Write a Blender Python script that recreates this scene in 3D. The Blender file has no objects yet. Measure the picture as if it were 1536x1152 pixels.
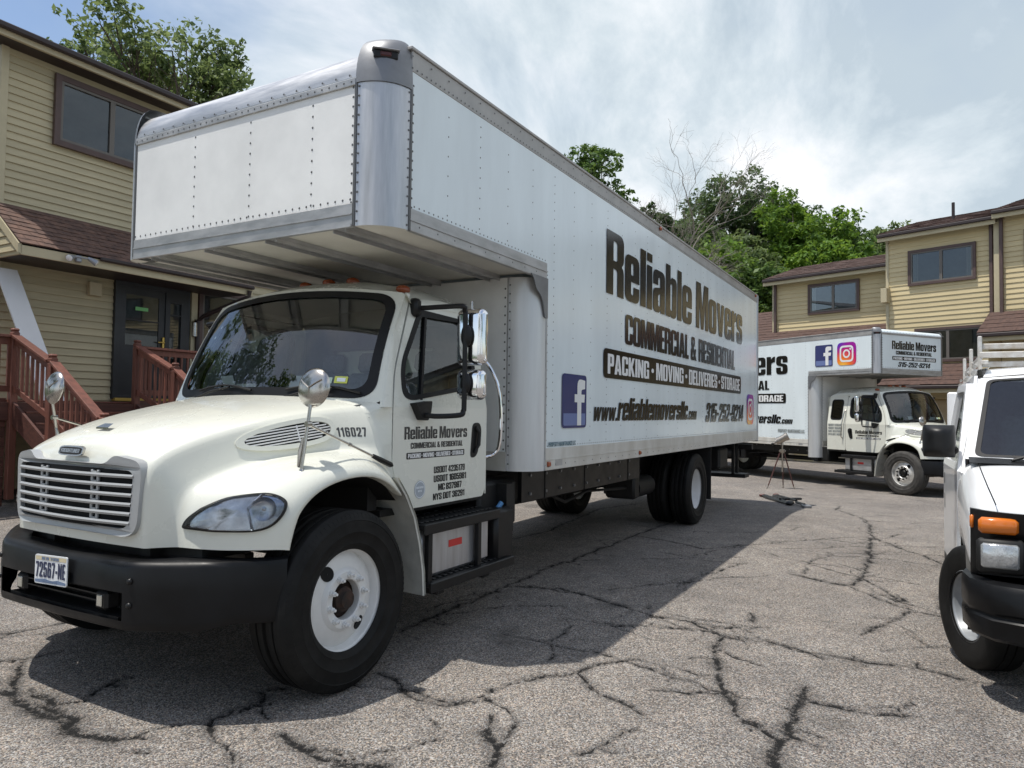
import bpy, bmesh, math, random
import numpy as np
from mathutils import Vector, Matrix
from mathutils.geometry import tessellate_polygon
random.seed(7)
PI = math.pi
scn = bpy.context.scene
col = scn.collection

# ------------------------------------------------------------------ camera
CAM = Vector((-3.1774, -2.8023, 1.6066))
YAW, PITCH, ROLL, FPX = 1.0514, 0.0365, 0.0139, 1085.52
fw = Vector((math.sin(YAW)*math.cos(PITCH), math.cos(YAW)*math.cos(PITCH), math.sin(PITCH)))
rt = Vector((math.cos(YAW), -math.sin(YAW), 0))
up = rt.cross(fw)
rt2 = rt*math.cos(ROLL) + up*math.sin(ROLL)
up2 = -rt*math.sin(ROLL) + up*math.cos(ROLL)
cam = bpy.data.cameras.new("camera")
cam.sensor_width = 36.0
cam.lens = FPX/1536*36
cam.clip_start = 0.05
cam.clip_end = 3000
cam_o = bpy.data.objects.new("camera", cam)
m = Matrix((( rt2.x, up2.x, -fw.x, CAM.x), (rt2.y, up2.y, -fw.y, CAM.y), (rt2.z, up2.z, -fw.z, CAM.z), (0, 0, 0, 1)))
cam_o.matrix_world = m
col.objects.link(cam_o)
scn.camera = cam_o

# ------------------------------------------------------------------ light
SUN_DIR = Vector((-0.90, 0.90, 3.87)).normalized()
sun_el = math.asin(SUN_DIR.z)
sun = bpy.data.lights.new("sun", 'SUN')
sun.energy = 2.7
sun.angle = math.radians(0.6)
sun.color = (1.0, 0.955, 0.88)
sun_o = bpy.data.objects.new("sun", sun)
sun_o.rotation_euler = SUN_DIR.to_track_quat('Z', 'Y').to_euler()
col.objects.link(sun_o)

world = bpy.data.worlds.new("World")
scn.world = world
world.use_nodes = True
nt = world.node_tree
nt.nodes.clear()
N = nt.nodes.new
out = N('ShaderNodeOutputWorld')
bg = N('ShaderNodeBackground'); bg.inputs['Strength'].default_value = 0.10
sky = N('ShaderNodeTexSky'); sky.sky_type = 'NISHITA'; sky.sun_disc = False
sky.sun_elevation = sun_el
sky.sun_rotation = math.atan2(SUN_DIR.x, SUN_DIR.y)
sky.air_density = 1.0; sky.dust_density = 1.0
tc = N('ShaderNodeTexCoord')
sep = N('ShaderNodeSeparateXYZ'); nt.links.new(tc.outputs['Generated'], sep.inputs[0])
def wmath(op, a, b=None, clamp=False):
    n = N('ShaderNodeMath'); n.operation = op; n.use_clamp = clamp
    for i, v in enumerate((a, b)):
        if v is None: continue
        if isinstance(v, (int, float)): n.inputs[i].default_value = v
        else: nt.links.new(v, n.inputs[i])
    return n.outputs[0]
zc = wmath('ADD', wmath('MAXIMUM', sep.outputs['Z'], 0.0), 0.60)
px = wmath('DIVIDE', sep.outputs['X'], zc)
py = wmath('DIVIDE', sep.outputs['Y'], zc)
cmb = N('ShaderNodeCombineXYZ'); nt.links.new(px, cmb.inputs[0]); nt.links.new(py, cmb.inputs[1])
def wnoise(scale, detail, rough, dist, off, rot=0.0, sx=1.0):
    mp = N('ShaderNodeMapping'); mp.inputs['Location'].default_value = off; mp.inputs['Rotation'].default_value = (0, 0, rot)
    mp.inputs['Scale'].default_value = (sx, 1, 1)
    nt.links.new(cmb.outputs[0], mp.inputs[0])
    n = N('ShaderNodeTexNoise'); n.inputs['Scale'].default_value = scale; n.inputs['Detail'].default_value = detail
    n.inputs['Roughness'].default_value = rough; n.inputs['Distortion'].default_value = dist
    nt.links.new(mp.outputs[0], n.inputs[0]); return n.outputs[0]
def wramp(v, stops):
    r = N('ShaderNodeValToRGB'); el = r.color_ramp.elements
    while len(el) > 1: el.remove(el[-1])
    el[0].position = stops[0][0]; el[0].color = (*stops[0][1], 1)
    for p, c in stops[1:]:
        e = el.new(p); e.color = (*c, 1)
    nt.links.new(v, r.inputs[0]); return r.outputs[0]
cover = wramp(wnoise(0.75, 6, 0.58, 0.3, (14.38, 17.58, 0.0), 0.5, 0.75), [(0.36, (0.05,)*3), (0.48, (0.75,)*3), (0.58, (1,)*3)])
tone = wramp(wnoise(3.4, 10, 0.62, 0.40, (20.58, 19.38, 1.0), 0.75, 0.70), [(0.39, (3.4, 4.0, 4.5)), (0.47, (4.3, 4.85, 5.25)), (0.54, (5.3, 5.65, 5.95)), (0.63, (6.6, 6.65, 6.8))])
mx = N('ShaderNodeMix'); mx.data_type = 'RGBA'
nt.links.new(cover, mx.inputs[0]); nt.links.new(sky.outputs[0], mx.inputs[6]); nt.links.new(tone, mx.inputs[7])
nt.links.new(mx.outputs[2], bg.inputs['Color'])
nt.links.new(bg.outputs[0], out.inputs['Surface'])

scn.view_settings.view_transform = 'Standard'
scn.view_settings.look = 'None'
scn.view_settings.exposure = 0.72
scn.view_settings.gamma = 1.0
scn.view_settings.use_curve_mapping = False
scn.render.engine = 'CYCLES'
scn.cycles.max_bounces = 8
scn.cycles.transparent_max_bounces = 24
scn.cycles.caustics_reflective = False
scn.cycles.caustics_refractive = False
scn.cycles.use_denoising = True
try: scn.cycles.denoiser = 'OPENIMAGEDENOISE'
except Exception: pass

# ------------------------------------------------------------------ mesh builder
class MB:
    def __init__(self): self.v = []; self.f = []
    def add(self, verts, faces):
        o = len(self.v); self.v += [tuple(p) for p in verts]; self.f += [tuple(i+o for i in f) for f in faces]; return self
    def poly(self, pts): return self.add(pts, [tuple(range(len(pts)))])
    def grid(self, rows, close_u=False, close_v=False, flip=False):
        r = len(rows); c = len(rows[0]); vs = [p for row in rows for p in row]; fs = []
        for i in range(r if close_v else r-1):
            for j in range(c if close_u else c-1):
                a, b, d, e = i*c+j, i*c+(j+1) % c, ((i+1) % r)*c+(j+1) % c, ((i+1) % r)*c+j
                fs.append((a, e, d, b) if flip else (a, b, d, e))
        return self.add(vs, fs)
    def box(self, x0, x1, y0, y1, z0, z1, bev=0.0, xf=None):
        if x0 > x1: x0, x1 = x1, x0
        if y0 > y1: y0, y1 = y1, y0
        if z0 > z1: z0, z1 = z1, z0
        if bev <= 0:
            vs = [(x, y, z) for x in (x0, x1) for y in (y0, y1) for z in (z0, z1)]
            fs = [(0, 1, 3, 2), (4, 6, 7, 5), (0, 4, 5, 1), (2, 3, 7, 6), (0, 2, 6, 4), (1, 5, 7, 3)]
        else:
            b = min(bev, (x1-x0)/2.01, (y1-y0)/2.01, (z1-z0)/2.01); vs = []; idx = {}
            for sx in (0, 1):
                for sy in (0, 1):
                    for sz in (0, 1):
                        X, Y, Z = (x0, x1)[sx], (y0, y1)[sy], (z0, z1)[sz]
                        dx, dy, dz = (b, -b)[sx], (b, -b)[sy], (b, -b)[sz]
                        idx[sx, sy, sz] = len(vs)
                        vs += [(X, Y+dy, Z+dz), (X+dx, Y, Z+dz), (X+dx, Y+dy, Z)]
            g = lambda a, b_, c, k: idx[a, b_, c]+k
            fs = []
            for s in (0, 1):
                q = [g(s, 0, 0, 0), g(s, 1, 0, 0), g(s, 1, 1, 0), g(s, 0, 1, 0)]; fs.append(tuple(q if s else q[::-1]))
                q = [g(0, s, 0, 1), g(0, s, 1, 1), g(1, s, 1, 1), g(1, s, 0, 1)]; fs.append(tuple(q if s else q[::-1]))
                q = [g(0, 0, s, 2), g(1, 0, s, 2), g(1, 1, s, 2), g(0, 1, s, 2)]; fs.append(tuple(q if s else q[::-1]))
            for a in (0, 1):
                for b_ in (0, 1):
                    fs.append((g(a, b_, 0, 0), g(a, b_, 1, 0), g(a, b_, 1, 1), g(a, b_, 0, 1)))
                    fs.append((g(a, 0, b_, 0), g(a, 1, b_, 0), g(a, 1, b_, 2), g(a, 0, b_, 2)))
                    fs.append((g(0, a, b_, 1), g(1, a, b_, 1), g(1, a, b_, 2), g(0, a, b_, 2)))
            for k in idx.values(): fs.append((k, k+1, k+2))
        if xf is not None: vs = [tuple(xf @ Vector(p)) for p in vs]
        return self.add(vs, fs)
    def cyl(self, p0, p1, r0, r1=None, n=12, caps=True):
        p0, p1 = Vector(p0), Vector(p1); r1 = r0 if r1 is None else r1
        d = (p1-p0); 
        if d.length < 1e-9: return self
        d.normalize(); a = d.orthogonal().normalized(); b = d.cross(a)
        vs = []
        for p, r in ((p0, r0), (p1, r1)):
            for k in range(n):
                t = 2*PI*k/n; vs.append(p + a*(r*math.cos(t)) + b*(r*math.sin(t)))
        fs = [(k, (k+1) % n, n+(k+1) % n, n+k) for k in range(n)]
        if caps: fs += [tuple(range(n))[::-1], tuple(range(n, 2*n))]
        return self.add(vs, fs)
    def tube(self, path, r, n=8, caps=True):
        P = [Vector(p) for p in path]; R = r if isinstance(r, (list, tuple)) else [r]*len(P)
        vs = []; prev = None
        for i, p in enumerate(P):
            t = (P[min(i+1, len(P)-1)]-P[max(i-1, 0)]).normalized()
            a = t.orthogonal().normalized() if prev is None else (prev - t*prev.dot(t)).normalized()
            prev = a; b = t.cross(a)
            for k in range(n):
                q = 2*PI*k/n; vs.append(p + a*(R[i]*math.cos(q)) + b*(R[i]*math.sin(q)))
        fs = [(i*n+k, i*n+(k+1) % n, (i+1)*n+(k+1) % n, (i+1)*n+k) for i in range(len(P)-1) for k in range(n)]
        if caps: fs += [tuple(range(n))[::-1], tuple(range((len(P)-1)*n, len(P)*n))]
        return self.add(vs, fs)
    def lathe(self, prof, org, axis, n=32, close=False):
        org = Vector(org); ax = Vector(axis).normalized(); a = ax.orthogonal().normalized(); b = ax.cross(a)
        rows = []
        for r, h in prof:
            rows.append([org + ax*h + a*(r*math.cos(2*PI*k/n)) + b*(r*math.sin(2*PI*k/n)) for k in range(n)])
        return self.grid(rows, close_u=True, close_v=close)
    def ball(self, c, r, n=10, m=6, sc=(1, 1, 1)):
        rows = []
        for i in range(m+1):
            t = PI*i/m
            rows.append([(c[0]+sc[0]*r*math.sin(t)*math.cos(2*PI*k/n), c[1]+sc[1]*r*math.sin(t)*math.sin(2*PI*k/n), c[2]+sc[2]*r*math.cos(t)) for k in range(n)])
        return self.grid(rows, close_u=True)
    def plate(self, shapes, mp, h0=0.0, h1=None):
        """shapes: list of [outer, hole, ...] in 2D; mp(a,b,h)->xyz; h1 given: solid between h0 and h1"""
        for sh in shapes:
            loops = [[Vector((p[0], p[1], 0)) for p in lp] for lp in sh]
            tris = tessellate_polygon(loops); flat = [p for lp in loops for p in lp]; n = len(flat)
            hs = [h0] if h1 is None else [h0, h1]
            vs = [mp(p.x, p.y, h) for h in hs for p in flat]
            fs = [tuple(t) for t in tris]
            if h1 is not None:
                fs += [tuple(i+n for i in t) for t in tris]
                o = 0
                for lp in loops:
                    k = len(lp)
                    for i in range(k): fs.append((o+i, o+(i+1) % k, n+o+(i+1) % k, n+o+i))
                    o += k
            self.add(vs, fs)
        return self
    def mirror(self, axis=1):
        n = len(self.v)
        self.v += [tuple(-c if k == axis else c for k, c in enumerate(p)) for p in self.v]
        self.f += [tuple(i+n for i in f[::-1]) for f in self.f]
        return self
    def build(self, name, mat, parent=None, smooth=35, sub=0, bevel=0, kind=None, label=None, fixn=True, weld=False):
        me = bpy.data.meshes.new(name)
        me.from_pydata([tuple(p) for p in self.v], [], self.f)
        if fixn or weld:
            bm = bmesh.new(); bm.from_mesh(me)
            if weld: bmesh.ops.remove_doubles(bm, verts=bm.verts, dist=1e-4)
            if fixn: bmesh.ops.recalc_face_normals(bm, faces=bm.faces)
            bm.to_mesh(me); bm.free()
        me.validate()
        if mat is not None: me.materials.append(mat)
        if smooth:
            me.polygons.foreach_set('use_smooth', [True]*len(me.polygons))
            if smooth < 180: me.set_sharp_from_angle(angle=math.radians(smooth))
        o = bpy.data.objects.new(name, me); col.objects.link(o)
        if parent is not None: o.parent = parent
        if bevel:
            b = o.modifiers.new('bevel', 'BEVEL'); b.width = bevel; b.segments = 2; b.limit_method = 'ANGLE'; b.angle_limit = math.radians(40)
        if sub:
            s = o.modifiers.new('sub', 'SUBSURF'); s.levels = sub; s.render_levels = sub
        if kind: o['kind'] = kind
        if label: o['label'] = label
        return o

def spl(pts, n=6):
    P = [Vector(p) for p in pts]; o = []
    for i in range(len(P)-1):
        a = P[max(0, i-1)]; b = P[i]; c = P[i+1]; d = P[min(len(P)-1, i+2)]
        for k in range(n):
            t = k/n; o.append(.5*((2*b)+(c-a)*t+(2*a-5*b+4*c-d)*t*t+(3*b-a-3*c+d)*t**3))
    return o+[P[-1]]
def share(o, name, parent, loc=(0, 0, 0), rot=(0, 0, 0), scale=(1, 1, 1)):
    c = bpy.data.objects.new(name, o.data); col.objects.link(c); c.parent = parent
    c.location = loc; c.rotation_euler = rot; c.scale = scale; return c

def thing(name, label, cat, loc=(0, 0, 0), rotz=0.0, group=None):
    o = bpy.data.objects.new(name, None); col.objects.link(o); o.location = loc; o.rotation_euler = (0, 0, rotz)
    o.empty_display_size = 0.2
    o['label'] = label; o['category'] = cat
    if group: o['group'] = group
    return o
def tag(o, label, cat, group=None):
    o['label'] = label; o['category'] = cat
    if group: o['group'] = group
    return o

# ------------------------------------------------------------------ materials
MATS = {}
def mat(name, c, rough=0.5, metal=0.0, var=0.0, vscale=3.0, bump=0.0, bscale=60.0, coat=0.0, c2=None, spec=0.5, rvar=0.0, stretch=None, bdist=0.004, emit=None):
    if name in MATS: return MATS[name]
    mt = bpy.data.materials.new(name); mt.use_nodes = True; t = mt.node_tree; b = t.nodes['Principled BSDF']
    b.inputs['Base Color'].default_value = (*c, 1); b.inputs['Roughness'].default_value = rough; b.inputs['Metallic'].default_value = metal
    b.inputs['Specular IOR Level'].default_value = spec
    if coat: b.inputs['Coat Weight'].default_value = coat; b.inputs['Coat Roughness'].default_value = 0.04
    if var or c2 or rvar or bump:
        co = t.nodes.new('ShaderNodeTexCoord'); src = co.outputs['Object']
        if stretch:
            mp = t.nodes.new('ShaderNodeMapping'); mp.inputs['Scale'].default_value = stretch; t.links.new(src, mp.inputs[0]); src = mp.outputs[0]
        nz = t.nodes.new('ShaderNodeTexNoise'); nz.inputs['Scale'].default_value = vscale; nz.inputs['Detail'].default_value = 8; nz.inputs['Roughness'].default_value = 0.62
        t.links.new(src, nz.inputs[0])
        if var or c2:
            r = t.nodes.new('ShaderNodeValToRGB'); e = r.color_ramp.elements
            lo = c2 if c2 else tuple(max(0, x*(1-var)) for x in c); hi = c if c2 else tuple(min(1, x*(1+var)) for x in c)
            e[0].position = 0.34; e[1].position = 0.66; e[0].color = (*lo, 1); e[1].color = (*hi, 1)
            t.links.new(nz.outputs[0], r.inputs[0]); t.links.new(r.outputs[0], b.inputs['Base Color'])
        if rvar:
            mr = t.nodes.new('ShaderNodeMapRange'); mr.inputs[1].default_value = .3; mr.inputs[2].default_value = .7
            mr.inputs[3].default_value = max(.02, rough-rvar); mr.inputs[4].default_value = rough+rvar
            t.links.new(nz.outputs[0], mr.inputs[0]); t.links.new(mr.outputs[0], b.inputs['Roughness'])
        if bump:
            n2 = t.nodes.new('ShaderNodeTexNoise'); n2.inputs['Scale'].default_value = bscale; n2.inputs['Detail'].default_value = 4
            t.links.new(src, n2.inputs[0])
            bp = t.nodes.new('ShaderNodeBump'); bp.inputs['Strength'].default_value = bump; bp.inputs['Distance'].default_value = bdist
            t.links.new(n2.outputs[0], bp.inputs['Height']); t.links.new(bp.outputs[0], b.inputs['Normal'])
    if emit:
        b.inputs['Emission Color'].default_value = (*emit[:3], 1); b.inputs['Emission Strength'].default_value = emit[3]
    MATS[name] = mt; return mt

def glassmat(name, tint, ior=1.5, refl=1.0, rough=0.0):
    if name in MATS: return MATS[name]
    mt = bpy.data.materials.new(name); mt.use_nodes = True; t = mt.node_tree; t.nodes.clear()
    o = t.nodes.new('ShaderNodeOutputMaterial'); tr = t.nodes.new('ShaderNodeBsdfTransparent'); tr.inputs[0].default_value = (*tint, 1)
    g = t.nodes.new('ShaderNodeBsdfGlossy'); g.inputs['Roughness'].default_value = rough; g.inputs[0].default_value = (refl, refl, refl, 1)
    fr = t.nodes.new('ShaderNodeFresnel'); fr.inputs[0].default_value = ior
    mx = t.nodes.new('ShaderNodeMixShader'); t.links.new(fr.outputs[0], mx.inputs[0]); t.links.new(tr.outputs[0], mx.inputs[1]); t.links.new(g.outputs[0], mx.inputs[2])
    t.links.new(mx.outputs[0], o.inputs[0]); MATS[name] = mt; return mt

M = dict(
 paint=mat('cream_white_paint', (.70, .705, .63), .28, var=.025, vscale=1.6, coat=.6, rvar=.06),
 paint2=mat('white_van_paint', (.80, .81, .82), .25, var=.02, coat=.6),
 boxwhite_sky=mat('box_white_sky_tint', (.76, .835, .86), .17, var=.05, vscale=1.6, stretch=(1.6, 1.6, .35), bump=.10, bscale=1.4, bdist=.02, rvar=.06),  # blue cast of sky light on the shaded side is mixed into this white
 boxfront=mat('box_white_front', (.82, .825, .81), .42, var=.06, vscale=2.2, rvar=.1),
 boxpost=mat('painted_post', (.62, .63, .63), .35, .35, var=.06, vscale=1.5, stretch=(6, 6, .6)),
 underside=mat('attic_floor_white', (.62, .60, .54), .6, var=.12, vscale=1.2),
 skirt=mat('skirt_white', (.64, .63, .59), .45, c2=(.50, .48, .43), vscale=4.0, stretch=(1, 1, .5)),
 alu=mat('brushed_aluminium', (.50, .505, .52), .40, .75, var=.16, vscale=2.5, stretch=(7, 7, .7), rvar=.12, bump=.02, bscale=30),
 alucap=mat('brushed_aluminium_cap', (.50, .505, .515), .42, .8, var=.16, vscale=3, stretch=(5, .7, 5), rvar=.1),
 alu2=mat('dull_aluminium_rail', (.44, .44, .44), .48, .6, var=.16, vscale=5, stretch=(1, 1, 3), rvar=.1),
 rail=mat('weathered_rail', (.40, .39, .375), .55, .45, var=.15, vscale=4, rvar=.1),
 castg=mat('grey_corner_casting', (.22, .225, .235), .45, .5, var=.12, vscale=6),
 chrome=mat('chrome', (.82, .82, .83), .06, 1.0),
 chrome_d=mat('dull_chrome', (.46, .44, .41), .22, 1.0, var=.15, vscale=12),
 black=mat('black_plastic', (.009, .009, .0095), .42, var=.25, vscale=5, rvar=.1, spec=.35),
 bumper=mat('black_bumper_paint', (.006, .0063, .0072), .38, var=.3, vscale=3.5, rvar=.12, bump=.06, bscale=18, spec=.25),
 frame=mat('chassis_black', (.007, .007, .007), .6, var=.4, vscale=6),
 rubber=mat('tyre_rubber', (.0095, .0093, .009), .66, var=.45, vscale=7, bump=.15, bscale=90, spec=.22),
 rubber_old=mat('dusty_tyre_rubber', (.045, .042, .038), .8, var=.4, vscale=9),
 seal=mat('black_window_seal', (.006, .006, .007), .5, spec=.3),
 rim=mat('white_wheel_paint', (.70, .70, .69), .36, var=.05, vscale=9, rvar=.08),
 rimalu=mat('worn_aluminium_rim', (.66, .65, .62), .38, .45, var=.22, vscale=9),
 rimsteel=mat('grey_steel_rim', (.27, .285, .30), .42, .35, var=.1, vscale=9),
 rust=mat('rusty_hub', (.055, .026, .016), .8, c2=(.012, .010, .009), vscale=16),
 dark=mat('dark_void', (.004, .004, .004), .9),
 interior=mat('cab_interior_grey', (.13, .132, .135), .7, var=.2, vscale=5),
 interior_l=mat('cab_headliner', (.34, .34, .33), .85),
 seatm=mat('seat_fabric', (.20, .205, .22), .9, var=.2, vscale=20),
 vinyl=mat('black_vinyl_lettering', (.006, .006, .0065), .14, bump=.10, bscale=1.4, bdist=.02),
 vinylw=mat('white_vinyl_lettering', (.80, .81, .81), .25),
 fbblue=mat('blue_icon_vinyl', (.045, .055, .165), .18),
 fblight=mat('light_blue_icon_vinyl', (.16, .21, .42), .18),
 grille=mat('silver_grille_plastic', (.40, .41, .415), .42, .25, var=.05),
 amber=mat('amber_lens', (.62, .16, .015), .18, coat=.5),
 amber_d=mat('orange_marker_lens', (.30, .062, .016), .25, coat=.3),
 red=mat('red_sticker', (.55, .035, .03), .45),
 rivet=mat('rivet_metal', (.13, .13, .13), .45, .5),
 plate=mat('plate_white', (.72, .74, .76), .4),
 plateblue=mat('plate_blue', (.14, .20, .32), .4),
 plategold=mat('plate_gold', (.62, .54, .36), .4),
 paper=mat('paper', (.80, .84, .87), .8),
 sticker_y=mat('yellow_sticker', (.62, .66, .12), .6),
 sticker_g=mat('green_white_sticker', (.50, .62, .52), .6),
 glass=glassmat('windscreen_glass', (.80, .86, .83), 1.85),
 glass_t=glassmat('tinted_side_glass', (.58, .64, .61), 1.72),
 glass_d=glassmat('dark_tinted_glass', (.05, .055, .06), 1.55),
 glass_v=glassmat('van_windscreen_glass', (.66, .80, .79), 1.75),
 lens=glassmat('headlamp_lens', (.80, .83, .86), 1.5),
)
# ------------------------------------------------------------------ condensed sign lettering (own glyph outlines)
def rnd(pts, k=5):
    out_ = []; n = len(pts)
    for i, p in enumerate(pts):
        r = p[2] if len(p) > 2 else 0
        if r <= 0: out_.append((p[0], p[1])); continue
        a = Vector(pts[i-1][:2]); c = Vector(pts[(i+1) % n][:2]); b = Vector(p[:2])
        r1 = min(r, (a-b).length*.5); r2 = min(r, (c-b).length*.5)
        s = b+(a-b).normalized()*r1; e = b+(c-b).normalized()*r2
        for q in range(k+1):
            t = q/k; w = s*(1-t)**2+b*(2*t*(1-t))+e*t*t; out_.append((w.x, w.y))
    return out_
def RR(x0, y0, x1, y1, r, k=5): return rnd([(x0, y0, r), (x1, y0, r), (x1, y1, r), (x0, y1, r)], k)
XH = .78
def dense(pts, n=10, L=.12):
    o = []
    for a, b in zip(pts, pts[1:]+pts[:1]):
        k = max(1, int(math.hypot(b[0]-a[0], b[1]-a[1])/L)); o += [(a[0]+(b[0]-a[0])*i/k, a[1]+(b[1]-a[1])*i/k) for i in range(k)]
    return o
def _glyphs():
    G = {}; s = .20; h = .13; R = .15; q = .05
    def ring(w, H): return [[rnd([(0, 0, R), (w, 0, R), (w, H, R), (0, H, R)]), RR(s, h, w-s, H-h, q)]]
    def cee(w, H, lo, hi): return [[rnd([(w, hi), (w, H, R), (0, H, R), (0, 0, R), (w, 0, R), (w, lo), (w-s, lo), (w-s, h, q), (s, h, q), (s, H-h, q), (w-s, H-h, q), (w-s, hi)])]]
    def ess(w, H): return [[rnd([(w, H*.64), (w, H, R), (0, H, R), (0, H*.50, .12), (w-s, H*.42, .04), (w-s, h, q), (s, h, q), (s, H*.37), (0, H*.37), (0, 0, R), (w, 0, R), (w, H*.52, .12), (s, H*.60, .04), (s, H-h, q), (w-s, H-h, q), (w-s, H*.64)])]]
    w = .53
    G['A'] = (.57, [[[(0, 0), (.165, 1), (.405, 1), (.57, 0), (.365, 0), (.345, .17), (.225, .17), (.205, 0)], [(.235, .31), (.285, .76), (.335, .31)]]])
    G['C'] = (w, cee(w, 1, .38, .62)); G['O'] = (w, ring(w, 1)); G['0'] = (.51, ring(.51, 1))
    G['D'] = (w, [[rnd([(0, 0), (w, 0, R), (w, 1, R), (0, 1)]), rnd([(s, h), (w-s, h, q), (w-s, 1-h, q), (s, 1-h)])]])
    G['E'] = (.40, [[[(0, 0), (.4, 0), (.4, .15), (s, .15), (s, .43), (.37, .43), (.37, .58), (s, .58), (s, .85), (.4, .85), (.4, 1), (0, 1)]]])
    G['F'] = (.38, [[[(0, 0), (s, 0), (s, .42), (.36, .42), (.36, .57), (s, .57), (s, .85), (.38, .85), (.38, 1), (0, 1)]]])
    G['G'] = (w, [[rnd([(w, .64), (w, 1, R), (0, 1, R), (0, 0, R), (w-.12, 0, .06), (w-.08, .06), (w-.07, 0), (w, 0), (w, .52), (.29, .52), (.29, .38), (w-s, .38), (w-s, h, q), (s, h, q), (s, 1-h, q), (w-s, 1-h, q), (w-s, .64)])]])
    G['H'] = (w, [[[(0, 0), (s, 0), (s, .42), (w-s, .42), (w-s, 0), (w, 0), (w, 1), (w-s, 1), (w-s, .58), (s, .58), (s, 1), (0, 1)]]])
    G['I'] = (s, [[[(0, 0), (s, 0), (s, 1), (0, 1)]]])
    G['K'] = (.57, [[[(0, 0), (s, 0), (s, .40), (.36, 0), (.57, 0), (.36, .53), (.55, 1), (.35, 1), (s, .64), (s, 1), (0, 1)]]])
    G['L'] = (.38, [[[(0, 0), (.38, 0), (.38, .16), (s, .16), (s, 1), (0, 1)]]])
    G['M'] = (.72, [[[(0, 0), (.18, 0), (.18, .66), (.29, 0), (.43, 0), (.54, .66), (.54, 0), (.72, 0), (.72, 1), (.46, 1), (.36, .42), (.26, 1), (0, 1)]]])
    G['N'] = (.53, [[[(0, 0), (.18, 0), (.18, .50), (.34, 0), (.53, 0), (.53, 1), (.35, 1), (.35, .52), (.19, 1), (0, 1)]]])
    G['P'] = (.50, [[rnd([(0, 0), (s, 0), (s, .38), (.50, .38, R), (.50, 1, R), (0, 1)]), rnd([(s, .52), (.30, .52, .04), (.30, .86, .04), (s, .86)])]])
    G['R'] = (w, [[rnd([(0, 0), (s, 0), (s, .42), (w-s, .42, .06), (w-s, 0), (w, 0), (w, .44, .08), (w-.07, .50, .02), (w, .57, .07), (w, 1, R), (0, 1)]), rnd([(s, .55), (w-s, .55, q), (w-s, .86, q), (s, .86)])]])
    G['S'] = (.51, ess(.51, 1))
    G['T'] = (.46, [[[(.13, 0), (.33, 0), (.33, .84), (.46, .84), (.46, 1), (0, 1), (0, .84), (.13, .84)]]])
    G['U'] = (w, [[rnd([(0, 1), (0, 0, R), (w, 0, R), (w, 1), (w-s, 1), (w-s, h, q), (s, h, q), (s, 1)])]])
    G['V'] = (.56, [[[(0, 1), (.17, 0), (.39, 0), (.56, 1), (.36, 1), (.28, .32), (.20, 1)]]])
    G['W'] = (.86, [[[(0, 1), (.12, 0), (.34, 0), (.43, .55), (.52, 0), (.74, 0), (.86, 1), (.67, 1), (.62, .40), (.53, 1), (.33, 1), (.24, .40), (.19, 1)]]])
    G['X'] = (.55, [[[(0, 0), (.2, 0), (.275, .3), (.35, 0), (.55, 0), (.38, .5), (.55, 1), (.35, 1), (.275, .7), (.2, 1), (0, 1), (.17, .5)]]])
    G['Y'] = (.54, [[[(.17, 0), (.37, 0), (.37, .38), (.54, 1), (.34, 1), (.27, .62), (.20, 1), (0, 1), (.17, .38)]]])
    G['&'] = (.66, [[rnd([(0, 0, .15), (.36, 0, .06), (.41, .07), (.46, 0), (.66, 0), (.53, .22), (.61, .50), (.45, .50), (.42, .39), (.33, .54), (.45, .66, .05), (.45, 1, .13), (.06, 1, .13), (.06, .66, .06), (.11, .54), (0, .44, .10)]), [(.19, .15), (.31, .15), (.34, .19), (.21, .41), (.19, .38)], [(.21, .87), (.31, .87), (.31, .74), (.25, .65), (.21, .74)]]])
    G['1'] = (.33, [[[(.13, 0), (.33, 0), (.33, 1), (.18, 1), (0, .84), (0, .70), (.13, .74)]]])
    w = .51
    G['2'] = (w, [[rnd([(0, 0), (w, 0), (w, .16), (.23, .16, .02), (w, .58, .14), (w, 1, R), (0, 1, R), (0, .64), (s, .64), (s, .87, q), (w-s, .87, q), (w-s, .60, .08), (0, .17)])]])
    G['3'] = (w, [[rnd([(0, .64), (0, 1, R), (w, 1, R), (w, .57, .08), (w-.07, .51, .02), (w, .45, .08), (w, 0, R), (0, 0, R), (0, .35), (s, .35), (s, h, q), (w-s, h, q), (w-s, .44, .05), (.16, .44), (.16, .57), (w-s, .57, .05), (w-s, .87, q), (s, .87, q), (s, .64)])]])
    G['4'] = (.54, [[[(.27, 0), (.46, 0), (.46, .17), (.54, .17), (.54, .32), (.46, .32), (.46, 1), (.20, 1), (0, .32), (0, .17), (.27, .17)], [(.14, .32), (.27, .76), (.27, .32)]]])
    G['5'] = (w, [[rnd([(0, .36), (0, 0, R), (w, 0, R), (w, .66, .13), (.19, .66, .02), (.19, .85), (.48, .85), (.48, 1), (0, 1), (0, .45), (s, .45), (s, .53, .03), (w-s, .53, .05), (w-s, h, q), (s, h, q), (s, .36)])]])
    six = [rnd([(w, .68), (w, 1, R), (0, 1, R), (0, 0, R), (w, 0, R), (w, .62, .12), (s, .62, .02), (s, .87, q), (w-s, .87, q), (w-s, .68)]), RR(s, h, w-s, .49, q)]
    G['6'] = (w, [six]); G['9'] = (w, [[[(w-x, 1-y) for x, y in lp] for lp in six]])
    G['7'] = (.44, [[[(.06, 0), (.26, 0), (.44, .84), (.44, 1), (0, 1), (0, .83), (.25, .83)]]])
    G['8'] = (w, [[rnd([(0, 0, R), (w, 0, R), (w, .46, .09), (w-.05, .52, .02), (w, .58, .09), (w, 1, R), (0, 1, R), (0, .58, .09), (.05, .52, .02), (0, .46, .09)]), RR(s, h, w-s, .44, q), RR(s, .59, w-s, 1-h, q)]])
    w = .49; X = XH
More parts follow.
